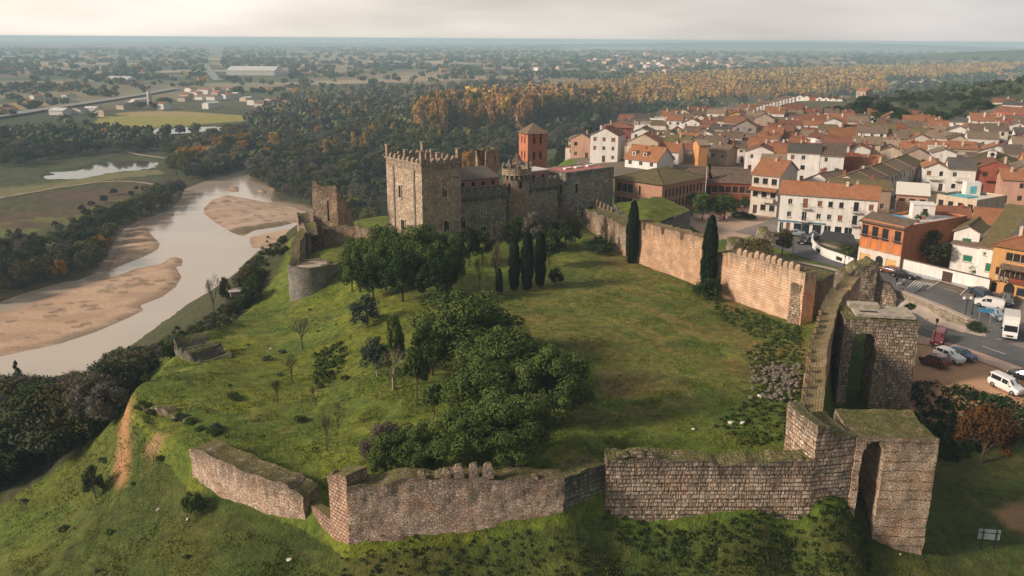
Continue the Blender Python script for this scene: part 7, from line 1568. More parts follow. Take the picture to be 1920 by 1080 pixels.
def roads():
    strip('street', [(1440, 452), (1475, 464), (1520, 478), (1600, 503), (1680, 529), (1760, 555), (1840, 584), (1905, 620)], 2.5, 7.5, ASP, .09, side=0)
    strip('street', [(1400, 440), (1440, 425), (1470, 415), (1480, 400)], 3.3, 6, ASPL, .07)
    strip('pavement', [(1850, 552), (1900, 570), (1990, 600)], 1.9, 12, ASPL, .05)
    strip('pavement', [(1880, 640), (1900, 600), (1905, 570)], 1.3, 8, ASPL, .07)
    _, W_ = strip('road', [(1560, 560), (1640, 580), (1700, 600), (1760, 620), (1830, 645), (1920, 674), (2050, 715)], .4, 8.5, ASP, .09)
    for k, (s, nm) in enumerate(((0.0, 'road_marking'), (-4.0, 'road_marking'))):
        mb = []; i = 0
        while i < len(W_) - 3:
            strip('road_marking', None, 0, .16, PAINT, .13, side=s, nx=1, world=W_[i:i + 3]); i += 6 if k == 0 else 4
    strip('pavement', [(1655, 568), (1700, 583), (1760, 606), (1830, 630), (1850, 632)], .6, 2.2, PAV, .16, side=1.2)
    strip('pavement', [(1700, 632), (1760, 645), (1830, 668), (1920, 700), (2050, 745)], .1, 3.2, plain_mat('pink_pavement', (.48, .33, .26), .9, .15), .1)
    strip('pavement', [(1500, 498), (1560, 512), (1650, 541), (1700, 556), (1760, 580), (1820, 602)], 2.3, 1.6, PAV, .2, side=-.3)
    strip('pavement', [(1500, 455), (1560, 470), (1630, 492), (1700, 512), (1800, 540), (1850, 552)], 2.6, 1.8, PAV, .18, side=1.0)
    # zebra crossing
    for i in range(8):
        t = i / 7; a = at(1692 + 46 * t * .1 - 8 + 6.5 * i, 546 - 1.2 * i, 2.4); a = Vector((a.x, a.y, 0)); c = at(1690 + i * 6.2, 552 - 2.9 * i + 1.7 * i, 2.3)
    za, zb = at(1685, 548, 2.4), at(1716, 524, 2.5); zc = at(1724, 558, 2.2); 
    for i in range(8):
        t = (i + .5) / 8; p = za.lerp(zc, t * 1.0); q = p + (zb - za) * .92; d = (zc - za) / 32; V = np.array([(p - d).xy, (p + d).xy, (q + d).xy, (q - d).xy]); Z = H(V[:, 0], V[:, 1]) + .14
        tag(link('zebra_stripe', mesh_np('zebra_stripe', np.column_stack([V, Z]), [[0, 1, 2, 3]], [PAINT])), kind='structure')
    for pl in ([(1738, 545), (1762, 532)], [(1762, 532), (1790, 540)], [(1800, 556), (1812, 545)], [(1770, 545), (1795, 552)]): strip('parking_line', pl, 2.2, .14, PAINT, .14, nx=1, st=2)
    # tracks and roads on the plain
    strip('track', [(-100, 392), (0, 372), (60, 361), (130, 349), (215, 338), (280, 344), (300, 352)], PZ, 2.6, DIRT, .25, nx=2, st=5)
    strip('track', [(235, 284), (260, 291), (310, 297)], PZ, 3, DIRT, .25, nx=2, st=5)
    strip('forest_road', [(380, 266), (450, 271), (540, 280), (620, 288), (690, 293), (760, 300)], PZ, 5.5, plain_mat('pale_road', (.36, .34, .32), .9), 1.2, nx=2, st=8)
    strip('highway', [(-200, 248), (0, 222), (80, 208), (160, 196), (250, 182), (330, 168)], PZ, 15, plain_mat('far_road', (.26, .255, .25), .9), 2.2, nx=2, st=20)
    strip('highway', [(410, 152), (395, 138), (384, 120), (383, 105), (395, 92), (402, 74)], PZ, 16, plain_mat('far_road', (.26, .255, .25), .9), 1.5, nx=2, st=25)
    strip('river_path', [(228, 730), (250, 712), (285, 692), (300, 680)], -14, 2.2, plain_mat('concrete_path', (.42, .40, .37), .9), .35, nx=3, st=1.)
roads()
def street_walls():
    BOUL = stone_mat('boulder_wall', (.34, .27, .19), (.60, .52, .42), (.12, .09, .06), rubble=True, dark=0, moss=0)
    W = thing('boulder_wall', 'pale boulder retaining wall between the upper street and the lower road', 'wall')
    P = [at(1660, 560, .9), at(1700, 574, .7), at(1760, 599, .5), at(1812, 617, .5), at(1830, 615, .8)]; us = [0]
    for i in range(1, 5): us.append(us[-1] + (P[i].xy - P[i - 1].xy).length)
    tops = [zup(p, t) for p, t in zip(P, (540, 553, 577, 600, 604))]
    stone('wall', slab([p.xy for p in P], .8, lambda u: -.3, interp(us, tops), du=.4, dv=.35, rough=.12, seed=60), BOUL, W)
    mb = MB()
    for i in range(4):
        a, b = P[i], P[i + 1]; d = (b - a).normalized(); c = (a + b) / 2; zz = (tops[i] + tops[i + 1]) / 2; pts = [(a.x, a.y, tops[i] + .02), (b.x, b.y, tops[i + 1] + .02)]; n_ = Vector((-d.y, d.x, 0)) * .9
        lo = [Vector(p) - n_ * .1 for p in pts] + [Vector(pts[1]) + n_, Vector(pts[0]) + n_]; hi = [p + Vector((0, 0, .18)) for p in lo]; mb.poly(hi); 
        for k in range(4): mb.poly([lo[k], lo[(k + 1) % 4], hi[(k + 1) % 4], hi[k]])
    mb.build('coping', PAV, W)
    # white garden wall with brown gate
    a, b = at(1688, 511, 2.7), at(1852, 552, 2.1); d = (b - a).normalized(); rz = math.atan2(d.y, d.x); ln = (b.xy - a.xy).length; h = 2.75
    W = thing('garden_wall', 'long white garden wall with a blue-grey base band beside the orange brick house', 'wall', (a.x, a.y, a.z - .1), rz); sl_ = (b.z - a.z) / ln
    mb = MB(); t0, t1 = ln * .485, ln * .60
    for u0, u1 in ((0, t0), (t1, ln)):
        for z0, z1, m_ in ((-.6, .75, 1), (.75, h, 0)): 
            f = lambda u, z: (u, 0, z + sl_ * u); g_ = lambda u, z: (u, .3, z + sl_ * u); e = -.02 if m_ else 0
            mb.poly([(u0, e, z0 + sl_ * u0), (u1, e, z0 + sl_ * u1), (u1, e, z1 + sl_ * u1), (u0, e, z1 + sl_ * u0)], m=m_); mb.poly([g_(u1, z0), g_(u0, z0), g_(u0, z1), g_(u1, z1)], m=m_)
        mb.poly([f(u0, h), f(u1, h), g_(u1, h), g_(u0, h)])
    mb.poly([(t0, 0, 2.35 + sl_ * t0), (t1, 0, 2.35 + sl_ * t1), (t1, 0, h + sl_ * t1), (t0, 0, h + sl_ * t0)]); mb.poly([(t0, 0, h + sl_ * t0), (t1, 0, h + sl_ * t1), (t1, .3, h + sl_ * t1), (t0, .3, h + sl_ * t0)])
    mb.build('wall', [WH, plain_mat('blue_grey_band', (.36, .40, .45), .8, .15)], W)
    mb = MB(); mb.box((ln / 2, .15, h + .01), (ln, .5, .12)); o = mb.build('tile_coping', T_BR, W); o.rotation_euler = (0, -math.atan(sl_), 0)
    mb = MB(); mb.box(((t0 + t1) / 2, .12, sl_ * t1), (t1 - t0 - .04, .06, 2.3)); mb.build('gate', WOODD, W)
    # curved white cafe wall with pergola
    P = smooth([Vector((*at(x, y, 2.8).xy, 0)) for x, y in ((1524, 446), (1518, 462), (1535, 478), (1570, 490), (1598, 500))], 2)
    W = thing('cafe_wall', 'low curved white wall with small barred openings around the cafe terrace', 'wall'); v = slab([p.xy for p in P], .3, lambda u: 1.5, lambda u: 4.4, du=.6, dv=.6, rough=0); stone('wall', v, WH, W)
    for t in (.35, .52, .74): i = int(t * (len(P) - 1)); q = P[i]; dd = (P[i + 1] - P[i]).normalized(); mb = MB(); mb.box((0, -.06, 0), (1.6, .05, .7)); o = mb.build('opening', DARK, W, loc=(q.x, q.y, 3.1)); o.rotation_euler = (0, 0, math.atan2(dd.y, dd.x))
    W = thing('pergola', 'dark framed flat pergola over the cafe terrace beside the orange brick house', 'pergola'); c = [at(1536, 452, 5.2), at(1606, 462, 5.2), at(1600, 442, 5.4), at(1545, 434, 5.4)]
    mb = MB()
    for i in range(9): a = c[0].lerp(c[1], i / 8); b = c[3].lerp(c[2], i / 8); mb.tube([(a.x, a.y, 5.5), (b.x, b.y, 5.5)], .07, 4)
    mb.tube([(*c[0].xy, 5.4), (*c[1].xy, 5.4)], .12, 4); mb.tube([(*c[3].xy, 5.4), (*c[2].xy, 5.4)], .12, 4); mb.build('beams', IRON, W)
    mb = MB(); mb.poly([(*c[0].xy, 5.66), (*c[1].xy, 5.66), (*c[2].xy, 5.66), (*c[3].xy, 5.66)]); mb.poly([(*c[3].xy, 5.62), (*c[2].xy, 5.62), (*c[1].xy, 5.62), (*c[0].xy, 5.62)]); mb.build('canopy', plain_mat('dark_canopy', (.035, .04, .045), .7), W)
    for k in c: mb = MB(); mb.tube([(k.x, k.y, 2.6), (k.x, k.y, 5.4)], .07, 6); mb.build('post', IRON, W)
    # old wall behind the town
    W = thing('town_wall', 'long low old town wall behind the houses before the orange poplars', 'wall'); p = [at(1255, 212, 4), at(1290, 205, 5), at(1380, 208, 5)]
    stone('wall', slab([v.xy for v in p], 1., lambda u: -2, lambda u: 5.2, du=2, dv=1.2, rough=.2, rag=.4, seed=61), MS['tower'], W)
    # shed on the river slope
    p = hit(455, 560); W = thing('stone_shed', 'small stone shed with a pale sloping slab roof on the river slope', 'shed', (p.x, p.y, p.z), R(25)); mb = MB(); mb.box((0, 0, -1.2), (4.6, 2.4, 3.0)); mb.build('wall', GRY, W); mb = MB(); mb.box((0, 0, 1.8), (5.2, 3.0, .18)); o = mb.build('roof', plain_mat('pale_slab', (.55, .48, .42)), W)
street_walls()
# ------------------------------------------------------------------ vehicles
TYRE = plain_mat('tyre', (.02, .02, .02), .9); RIM = plain_mat('rim', (.45, .46, .48), .35, .1, metal=.8); HL = plain_mat('headlight', (.75, .78, .8), .1, .05, spec=.8); TL = plain_mat('tail_light', (.45, .02, .02), .3); CG = plain_mat('car_glass', (.02, .025, .03), .06, .1, spec=.9); PLATE = plain_mat('number_plate', (.75, .75, .72), .6, .05); TRIM = plain_mat('black_trim', (.03, .03, .032), .7)
SH_ = {  # x, half width, bottom, belt, roof, roof half width
 'hatch': [(0, .62, .42, .66, .68, .6), (.12, .80, .28, .80, .84, .7), (.9, .87, .24, .92, .97, .72), (1.15, .88, .24, .95, 1.08, .70), (1.75, .88, .24, .96, 1.42, .62), (2.5, .88, .24, .97, 1.47, .62), (3.3, .88, .24, .97, 1.42, .60), (3.85, .85, .26, .95, 1.08, .62), (4.05, .80, .34, .88, .92, .62)],
 'sedan': [(0, .62, .42, .62, .64, .6), (.12, .80, .28, .76, .80, .7), (1.0, .87, .22, .88, .93, .72), (1.3, .88, .22, .92, 1.02, .70), (2.0, .88, .22, .94, 1.40, .60), (2.8, .88, .22, .95, 1.42, .60), (3.5, .88, .22, .95, 1.12, .62), (3.7, .87, .22, .95, 1.0, .70), (4.35, .84, .26, .92, .96, .70), (4.5, .78, .36, .8, .84, .66)],
 'suv': [(0, .66, .45, .78, .80, .6), (.12, .84, .32, .92, .97, .72), (.95, .92, .28, 1.05, 1.12, .76), (1.2, .93, .28, 1.08, 1.25, .74), (1.8, .93, .28, 1.10, 1.62, .68), (2.7, .93, .28, 1.10, 1.67, .68), (3.9, .93, .28, 1.10, 1.62, .66), (4.3, .90, .32, 1.06, 1.3, .68), (4.45, .84, .42, .95, 1.0, .66)],
 'van': [(0, .66, .42, .72, .74, .6), (.12, .84, .28, .88, .93, .72), (.7, .90, .24, 1.00, 1.08, .76), (.95, .91, .24, 1.05, 1.22, .76), (1.6, .91, .24, 1.08, 1.78, .74), (2.5, .91, .24, 1.08, 1.84, .76), (4.1, .91, .24, 1.08, 1.84, .76), (4.32, .88, .30, 1.05, 1.78, .76), (4.38, .86, .36, .95, 1.6, .74)]}
VC = {}
def car_meshes(kind, cargo=False):
    if (kind, cargo) in VC: return VC[(kind, cargo)]
    S = SH_[kind]; L_ = S[-1][0]; body = MB(); gl = MB(); rings = []
    for x, w, zb, zl, zr, wr in S:
        x -= L_ / 2; half = [(w * .92, zb), (w, zb + (zl - zb) * .35), (w, zl - .06), (w * .97, zl), (wr + (w * .97 - wr) * .12, zr - .1 if zr - zl > .25 else zr - (zr - zl) * .3), (wr * .86, zr - .015), (wr * .4, zr + .01)]
        rings.append([(x, -a, b) for a, b in half] + [(x, a, b) for a, b in half[::-1]])
    n = len(rings[0])
    for i in range(len(rings) - 1):
        for k in range(n - 1): body.poly([rings[i][k], rings[i][k + 1], rings[i + 1][k + 1], rings[i + 1][k]][::-1])
        body.poly([rings[i][n - 1], rings[i][0], rings[i + 1][0], rings[i + 1][n - 1]][::-1])
    body.poly(rings[0]); body.poly(rings[-1][::-1])
    # glass, 1 cm proud of the cabin
    hi = [i for i, s in enumerate(S) if s[4] - s[3] > .25]; a, b = hi[0], hi[-1]
    def q(i, k, o=.012): x, y, z = rings[i][k]; return (x, y + (o if y > 0 else -o), z + (.004 if k in (5, 6, 7, 8) else 0))
    def lerp3(p, q_, t): return tuple(u + (v - u) * t for u, v in zip(p, q_))
    wins = []
    for i in range(a - 1, b + (0 if cargo else 1)):
        j = i + 1
        if j >= len(S): continue
        if cargo and i > a: break
        for k0, k1 in ((3, 4), (10, 9)):
            g0, g1, g2, g3 = q(i, k0), q(j, k0), q(j, k1), q(i, k1); m0, m1 = lerp3(g0, g1, .06), lerp3(g0, g1, .94); t0, t1 = lerp3(g3, g2, .06), lerp3(g3, g2, .94)
            P = [lerp3(m0, t0, .08), lerp3(m1, t1, .08), lerp3(m1, t1, .94), lerp3(m0, t0, .94)]; m_ = MB(); m_.poly(P if k0 == 3 else P[::-1]); wins.append(('side_window', m_))
    def cross(i, j, nm):
        P = [q(i, 5), q(i, 8), q(j, 8), q(j, 5)]; P = [(x + (-.01 if nm == 'windscreen' else .01), y * .97, z + .012) for x, y, z in P]; c0 = [lerp3(P[0], P[3], .12), lerp3(P[1], P[2], .12), lerp3(P[1], P[2], .92), lerp3(P[0], P[3], .92)]; m_ = MB(); m_.poly(c0); m_.poly(c0[::-1]) if False else None; wins.append((nm, m_))
    cross(a - 1, a, 'windscreen')
    if not cargo: cross(b + (1 if b + 1 < len(S) else 0), b + (1 if b + 1 < len(S) else 0) - 1, 'rear_window')
    bm = body.mesh('body', TRIM)
    wm = [(nm, m_.mesh(nm, CG)) for nm, m_ in wins]
    VC[(kind, cargo)] = (bm, wm, L_, S); return VC[(kind, cargo)]
def wheel_meshes():
    if 'w' in VC: return VC['w']
    t = MB(); t.lathe((0, 0, 0), [(.18, -.1), (.31, -.1), (.33, -.07), (.33, .07), (.31, .1), (.18, .1)], 16); r = MB(); r.lathe((0, 0, 0), [(0, -.085), (.1, -.1), (.2, -.075), (.2, .075), (.1, .1), (0, .085)], 12)
    VC['w'] = (t.mesh('tyre', TYRE), r.mesh('rim', RIM)); return VC['w']
def paint(nm, c): 
    m_ = plain_mat(nm, c, .28, .04, 1., spec=.6); m_.node_tree.nodes['Principled BSDF'].inputs['Coat Weight'].default_value = .5; return m_
def car(kind, nose, tail, mat, label, cat='car', name='parked_car', zg=None, cargo=False, group='parked vehicles'):
    n_, t_ = hits([nose, tail]); d = (n_ - t_); ang = math.atan2(d.y, d.x) + math.pi; c = (n_ + t_) / 2; bm, wm, L_, S = car_meshes(kind, cargo); z = max(hz(c.x, c.y), n_.z * .5 + t_.z * .5) + (.09 if zg is None else zg)
    T = thing(name, label, cat, (c.x, c.y, z), ang, group); T.rotation_euler = (0, math.atan2(n_.z - t_.z, d.xy.length), ang)
    b2 = bm.copy(); b2.materials.clear(); b2.materials.append(mat); link('body', b2, T)
    for nm, me in wm: link(nm, me, T)
    ty, ri = wheel_meshes(); wb = (.78 - L_ / 2, L_ / 2 - .82); hw = S[3][1] - .07
    for x in wb:
        for s in (-1, 1): w_ = link('wheel', ty, T, (x, s * hw, .33)); w_.rotation_euler = (R(90), 0, 0); link('rim', ri, w_)
    zl = S[1][3] - .16
    for s in (-1, 1):
        m_ = MB(); m_.box((-L_ / 2 + .1, s * S[1][1] * .72, zl), (.14, .3, .14), s * .35); m_.build('headlight', HL, T); m_ = MB(); m_.box((L_ / 2 - .06, s * S[-2][1] * .82, S[-1][3] - .2), (.12, .16, .24)); m_.build('tail_light', TL, T)
        m_ = MB(); m_.box((S[3][0] - L_ / 2 + .3, s * (S[3][1] + .07), S[3][3]), (.14, .16, .12)); m_.build('mirror', TRIM, T)
    m_ = MB(); m_.box((-L_ / 2 + .02, 0, .34), (.06, .5, .12)); m_.build('number_plate', PLATE, T); m_ = MB(); m_.box((-L_ / 2 + .08, 0, .28), (.14, 1.3, .2)); m_.build('bumper', TRIM, T)
    return T
def vehicles():
    W_, Bk, Bl, Rd, Cu, Gy, Sv, Db = paint('white_paint', (.75, .75, .74)), paint('black_paint', (.015, .017, .02)), paint('blue_paint', (.02, .055, .11)), paint('red_paint', (.20, .022, .02)), paint('copper_paint', (.18, .05, .025)), paint('grey_paint', (.12, .13, .135)), paint('silver_blue_paint', (.30, .36, .40)), paint('dark_blue_paint', (.02, .035, .06))
    car('van', (1911, 744), (1860, 720), W_, 'white people carrier alone in the lower part of the dirt car park', 'people carrier')
    car('suv', (1731, 680), (1774, 693), Cu, 'copper brown car nearest the camera in the row of three on the dirt', 'car')
    car('suv', (1800, 685), (1758, 668), W_, 'white car in the middle of the row of three on the dirt')
    car('hatch', (1820, 679), (1786, 666), Bl, 'dark blue car farthest in the row of three on the dirt')
    car('van', (1754, 652), (1763, 634), Rd, 'red van parked between the arched tower and the lower road', 'van', 'parked_van')
    car('suv', (1901, 708), (1945, 722), Bk, 'black car cut by the right edge of the picture')
    car('van', (1830, 572), (1874, 582), W_, 'white delivery van beside the roundabout bushes', 'van', 'parked_van', cargo=True)
    car('sedan', (1882, 606), (1856, 587), Sv, 'silver blue car behind the white lorry', 'car')
    car('suv', (1826, 550), (1846, 562), Db, 'dark blue van with light roof in front of the bar', 'car'); car('sedan', (1890, 577), (1885, 558), Gy, 'grey car parked before the bar entrance')
    car('sedan', (1712, 524), (1672, 517), Bk, 'black car beside the white garden wall near the zebra crossing'); car('hatch', (1654, 509), (1680, 516), Cu, 'dark brown car left of the black one by the orange brick house')
    car('sedan', (1474, 441), (1505, 443), Sv, 'silver car in front of the blue shop fronts'); car('suv', (1500, 466), (1510, 447), Bk, 'black car parked by the curved cafe wall')
    car('hatch', (1518, 452), (1530, 446), Bl, 'dark car half hidden behind the black one at the cafe wall')
    car('hatch', (1752, 331), (1742, 327), W_, 'white car at the foot of the street row near the town hall'); car('suv', (1884, 335), (1874, 340), Gy, 'grey car below the town hall square'); car('hatch', (1368, 383), (1380, 384), Bk, 'black car by the arcade terrace')
    # box lorry seen from the front
    n_, t_ = hits([(1891, 643), (1893, 600)]); d = n_ - t_; c = n_ - d.normalized() * 3.1; z = hz(c.x, c.y) + .1
    T = thing('box_lorry', 'white box lorry facing the camera at the roundabout', 'lorry', (c.x, c.y, z), math.atan2(d.y, d.x) + math.pi, 'parked vehicles')
    mb = MB(); mb.box((1.0, 0, .95), (4.3, 2.15, 2.35)); mb.build('cargo_box', W_, T); mb = MB(); mb.box((1.0, 0, .55), (4.3, 1.1, .4)); mb.build('chassis', TRIM, T)
    mb = MB(); ys = 1.0; prof = [(-3.1, .45), (-3.1, .95), (-2.75, 1.25), (-2.15, 2.15), (-1.2, 2.2), (-1.2, .45)]
    mb.poly([(x, -ys, zz) for x, zz in prof][::-1]); mb.poly([(x, ys, zz) for x, zz in prof])
    for i in range(6): (x0, z0), (x1, z1) = prof[i], prof[(i + 1) % 6]; mb.poly([(x0, -ys, z0), (x1, -ys, z1), (x1, ys, z1), (x0, ys, z0)])
    mb.build('cab', W_, T); mb = MB(); mb.poly([(-2.73, -.9, 1.3), (-2.19, -.86, 2.1), (-2.19, .86, 2.1), (-2.73, .9, 1.3)][::-1]); mb.poly([(-2.73, -.9, 1.3), (-2.19, -.86, 2.1), (-2.19, .86, 2.1), (-2.73, .9, 1.3)]); o = mb.build('windscreen', CG, T); o.location = (-.03, 0, .02)
    mb = MB(); mb.box((-3.12, 0, .6), (.06, .9, .25)); mb.build('grille', TRIM, T)
    ty, ri = wheel_meshes()
    for x in (-2.3, 2.0):
        for s in (-1, 1): w_ = link('wheel', ty, T, (x, s * .95, .36)); w_.rotation_euler = (R(90), 0, 0); w_.scale = (1.1, 1.1, 1.2); link('rim', ri, w_)
    for s in (-1, 1): mb = MB(); mb.box((-3.1, s * .78, .7), (.08, .3, .2)); mb.build('headlight', HL, T); mb = MB(); mb.box((-2.6, s * 1.2, 1.5), (.1, .3, .35)); mb.build('mirror', TRIM, T)
vehicles()
def person(px, py, label, top, legs, lean=0, ang=0):
    p = hit(px, py); me = bpy.data.meshes.new('person'); V = [(0, 0, .95), (0, 0, 1.2), (0, 0, 1.45), (0, 0, 1.55), (0, 0, 1.68), (.12, 0, .9), (.13, .05, .5), (.13, -.02, .06), (.13, -.14, .03), (-.12, 0, .9), (-.13, -.1, .5), (-.13, .05, .06), (-.13, -.07, .03), (.2, 0, 1.42), (.26, .02, 1.15), (.24, -.12, .92), (-.2, 0, 1.42), (-.26, .02, 1.15), (-.24, -.1, .92)]
    E = [(0, 1), (1, 2), (2, 3), (3, 4), (0, 5), (5, 6), (6, 7), (7, 8), (0, 9), (9, 10), (10, 11), (11, 12), (2, 13), (13, 14), (14, 15), (2, 16), (16, 17), (17, 18)]; me.from_pydata(V, E, []); o = link('person', me, None, (p.x, p.y, p.z + .1), ang); sk = o.modifiers.new('skin', 'SKIN'); o.modifiers.new('sub', 'SUBSURF').levels = 1
    rad = [.15, .14, .16, .06, .11, .10, .075, .05, .045, .10, .075, .05, .045, .07, .05, .04, .07, .05, .04]
    for i, r in enumerate(rad): me.skin_vertices[0].data[i].radius = (r, r * .85)
    me.skin_vertices[0].data[0].use_root = True
    g = G('clothes'); z = g.n('ShaderNodeSeparateXYZ', {0: g.obj()}).outputs[2]; m_ = g.out(g.mix(g.mr(z, .93, .95), legs, g.mix(g.mr(z, 1.5, 1.53), top, (.30, .18, .12))), .9)
    dg = bpy.context.evaluated_depsgraph_get(); me2 = bpy.data.meshes.new_from_object(o.evaluated_get(dg)); o.modifiers.clear(); o.data = me2; me2.materials.clear(); me2.materials.append(m_)
    hb_ = MB(); hb_.lathe((0, 0, 1.62), [(.118, 0), (.125, .07), (.09, .14), (0, .17)], 10); hb_.build('hair', plain_mat('hair', (.03, .02, .015)), o)
    return tag(o, label, 'person')
def lamp(px, pyb, pyt, label, kind='lantern', group='street lamps'):
    p = hit(px, pyb); h = zup(p, pyt) - p.z; T = thing('street_lamp', label, 'street lamp', p, 0, group); mb = MB(); mb.tube([(0, 0, 0), (0, 0, .8), (0, 0, h - .4)], [.11, .07, .05], 8); mb.lathe((0, 0, 0), [(.2, 0), (.2, .12), (.1, .35)], 10); mb.build('pole', IRON, T)
    if kind == 'lantern': mb = MB(); mb.lathe((0, 0, h - .45), [(.1, 0), (.2, .4), (.24, .42), (.1, .55), (0, .6)], 8); mb.build('lantern', plain_mat('lantern_glass', (.25, .27, .28), .3), T)
    elif kind == 'double':
        for s in (-1, 1): mb = MB(); mb.tube([(0, 0, h - .6), (s * .5, 0, h - .3)], .04, 6); mb.build('arm', IRON, T); mb = MB(); mb.lathe((s * .55, 0, h - .35), [(0, 0), (.24, .1), (.26, .4), (0, .55)], 10); mb.build('globe', plain_mat('lamp_globe', (.7, .7, .68), .4), T)
    else: mb = MB(); mb.box((0, 0, h - .45), (.3, .3, .5)); mb.build('lantern', IRON, T)
def furniture():
    for a in [(1808, 602, 558, 'tall double globe lamp at the roundabout nose', 'double'), (1822, 590, 552, 'dark thin lamp post right of the double globe lamp', 'x'), (1747, 668, 598, 'tall thin post beside the copper car on the dirt', 'x'), (1694, 536, 524, 'short lamp on the kerb at the zebra crossing', 'lantern'), (1583, 498, 479, 'street lamp below the cafe wall', 'lantern'), (1486, 472, 450, 'street lamp in the left bend of the street', 'lantern'), (1417, 396, 372, 'plaza lamp post left of the tall white pillars', 'lantern'), (1391, 402, 386, 'short plaza lamp near the clipped bushes', 'lantern'), (1398, 408, 370, 'thin tall plaza post', 'x')]: lamp(*a)
    for px, b, t, lab in [(1420, 392, 357, 'left white pillar of the plaza monument'), (1437, 388, 365, 'right white pillar of the plaza monument')]:
        p = hit(px, b); h = zup(p, t) - p.z; T = thing('pillar', lab, 'pillar', p); mb = MB(); mb.box((0, 0, 0), (.9, .9, .5)); mb.build('plinth', WH, T); mb = MB(); mb.lathe((0, 0, .5), [(.28, 0), (.24, h * .4), (.22, h - 1)], 12); mb.build('shaft', WH, T); mb = MB(); mb.box((0, 0, h - .5), (.6, .6, .2)); mb.build('capital', WH, T)
    p = hit(1320, 398); T = thing('flag_pole', 'tall red and white flag pole before the arcade building', 'flag pole', p); h = zup(p, 312) - p.z; mb = MB(); mb.tube([(0, 0, 0), (0, 0, h)], .08, 8); mb.build('pole', WH, T); mb = MB(); mb.box((.25, 0, h - 3.2), (.4, .04, 2.8)); mb.build('flag', plain_mat('flag_red', (.45, .12, .1)), T)
    # clock pole
    p = hit(1851, 345); h = zup(p, 284) - p.z; T = thing('clock_pole', 'tall pole topped by a white clock box in front of the town hall', 'clock', p, R(-20)); mb = MB(); mb.tube([(0, 0, 0), (0, 0, h - 2.6)], [.28, .22], 10); mb.build('pole', GRY, T); mb = MB(); mb.box((0, 0, h - 2.8), (2.0, 1.0, 2.8)); mb.build('clock_box', WH, T)
    for zz in (h - .75, h - 1.95): mb = MB(); mb.lathe((0, 0, 0), [(0, .0), (.5, .0), (.52, .06), (.42, .06), (.42, .03), (0, .03)], 20); o = mb.build('clock_face', [IRON], T, loc=(0, -.56, zz)); o.rotation_euler = (R(90), 0, 0)
    mb = MB(); mb.box((0, 0, h), (.9, .6, 1.0)); mb.build('finial', GRY, T)
    # tent, play frames, benches on squares
    p = hit(1815, 343); T = thing('marquee', 'wide pale round marquee roof near the town hall', 'tent', p); mb = MB(); mb.lathe((0, 0, 0), [(6.2, 2.4), (3.5, 3.3), (.8, 4.2), (.5, 5.0), (0, 5.2)], 14); mb.build('canopy', plain_mat('tent_cloth', (.55, .48, .44), .8), T); 
    for k in range(7): t = k * .9; mb = MB(); mb.tube([(6 * math.cos(t), 6 * math.sin(t), 0), (6 * math.cos(t), 6 * math.sin(t), 2.45)], .06, 6); mb.build('pole', WH, T)
    rr = random.Random(9)
    for i, (px, py) in enumerate([(1320, 400), (1332, 410), (1346, 406), (1324, 414), (1345, 416), (1352, 400)]):
        p = hit(px, py); T = thing('play_frame', 'red playground frame on the plaza, %s' % ['rear left one', 'front left one', 'middle one', 'nearest one', 'front right one', 'rear right one'][i], 'play frame', p, rr.random() * 3, 'playground frames'); mb = MB()
        for s in (-1, 1): mb.tube([(s * .9, -.5, 0), (s * .9, 0, 1.9), (s * .9, .5, 0)], .06, 5)
        mb.build('legs', plain_mat('red_tube', (.35, .05, .05), .5), T); mb = MB(); mb.tube([(-.9, 0, 1.9), (.9, 0, 1.9)], .07, 6); mb.build('crossbar', plain_mat('red_tube', (.35, .05, .05), .5), T); mb = MB(); mb.box((0, 0, .5), (.5, .25, .08)); mb.tube([(-.22, 0, .5), (-.22, 0, 1.9)], .015, 4); mb.tube([(.22, 0, .5), (.22, 0, 1.9)], .015, 4); mb.build('swing_seat', WH, T)
    person(1680, 536, 'person in dark clothes walking a white dog at the zebra crossing', (.02, .02, .025), (.03, .03, .035), ang=.5)
    person(1901, 553, 'person in a white top standing by the bar doorway', (.6, .58, .55), (.1, .1, .14), ang=-.3)
    for i, (px, py, c) in enumerate([(1378, 384, (.05, .06, .1)), (1392, 388, (.4, .1, .08)), (1368, 388, (.03, .03, .03)), (1432, 392, (.5, .48, .45)), (1340, 422, (.06, .1, .2)), (1362, 418, (.3, .28, .25))]):
        person(px, py, ['person in dark blue at the arcade terrace', 'person in red near the arcade terrace', 'person in black left of the arcade terrace', 'person in a pale coat beside the white pillars', 'person in blue by the playground', 'person in beige by the playground'][i], c, (.05, .05, .07), ang=i)
    p = hit(1684, 537); mb = MB(); mb.tube([(-.3, 0, .42), (0, 0, .45), (.28, 0, .43)], [.11, .12, .13], 8); mb.tube([(.28, 0, .46), (.42, 0, .62), (.55, 0, .6)], [.08, .09, .05], 7); mb.tube([(-.3, 0, .48), (-.48, 0, .65)], [.03, .015], 5)
    for x in (-.24, .22):
        for s in (-.07, .07): mb.tube([(x, s, .4), (x + .02, s, .2), (x, s, 0)], [.045, .03, .03], 5)
    tag(mb.build('dog', plain_mat('white_fur', (.6, .57, .52)), None, loc=(p.x, p.y, p.z + .1), smooth=True), 'white dog on the street beside the person in dark clothes', 'dog')
    # sign seen from behind, bottom right
    p = hit(1850, 1028); z = p.z; T = thing('sign_board', 'grey slatted sign board on two posts seen from behind in the ditch at lower right', 'sign', p, R(-8)); mb = MB()
    for k in range(5): mb.box((0, .0, 1.0 + k * .22), (2.0, .05, .2))
    mb.build('panel', plain_mat('aluminium', (.36, .42, .45), .45, .15, metal=.3), T)
    for s in (-.6, .6): mb = MB(); mb.box((s, -.07, -.3), (.08, .08, 2.4)); mb.build('post', IRON, T)
    mb = MB(); mb.box((0, -.045, 1.7), (2.0, .04, .06)); mb.build('rail', IRON, T)
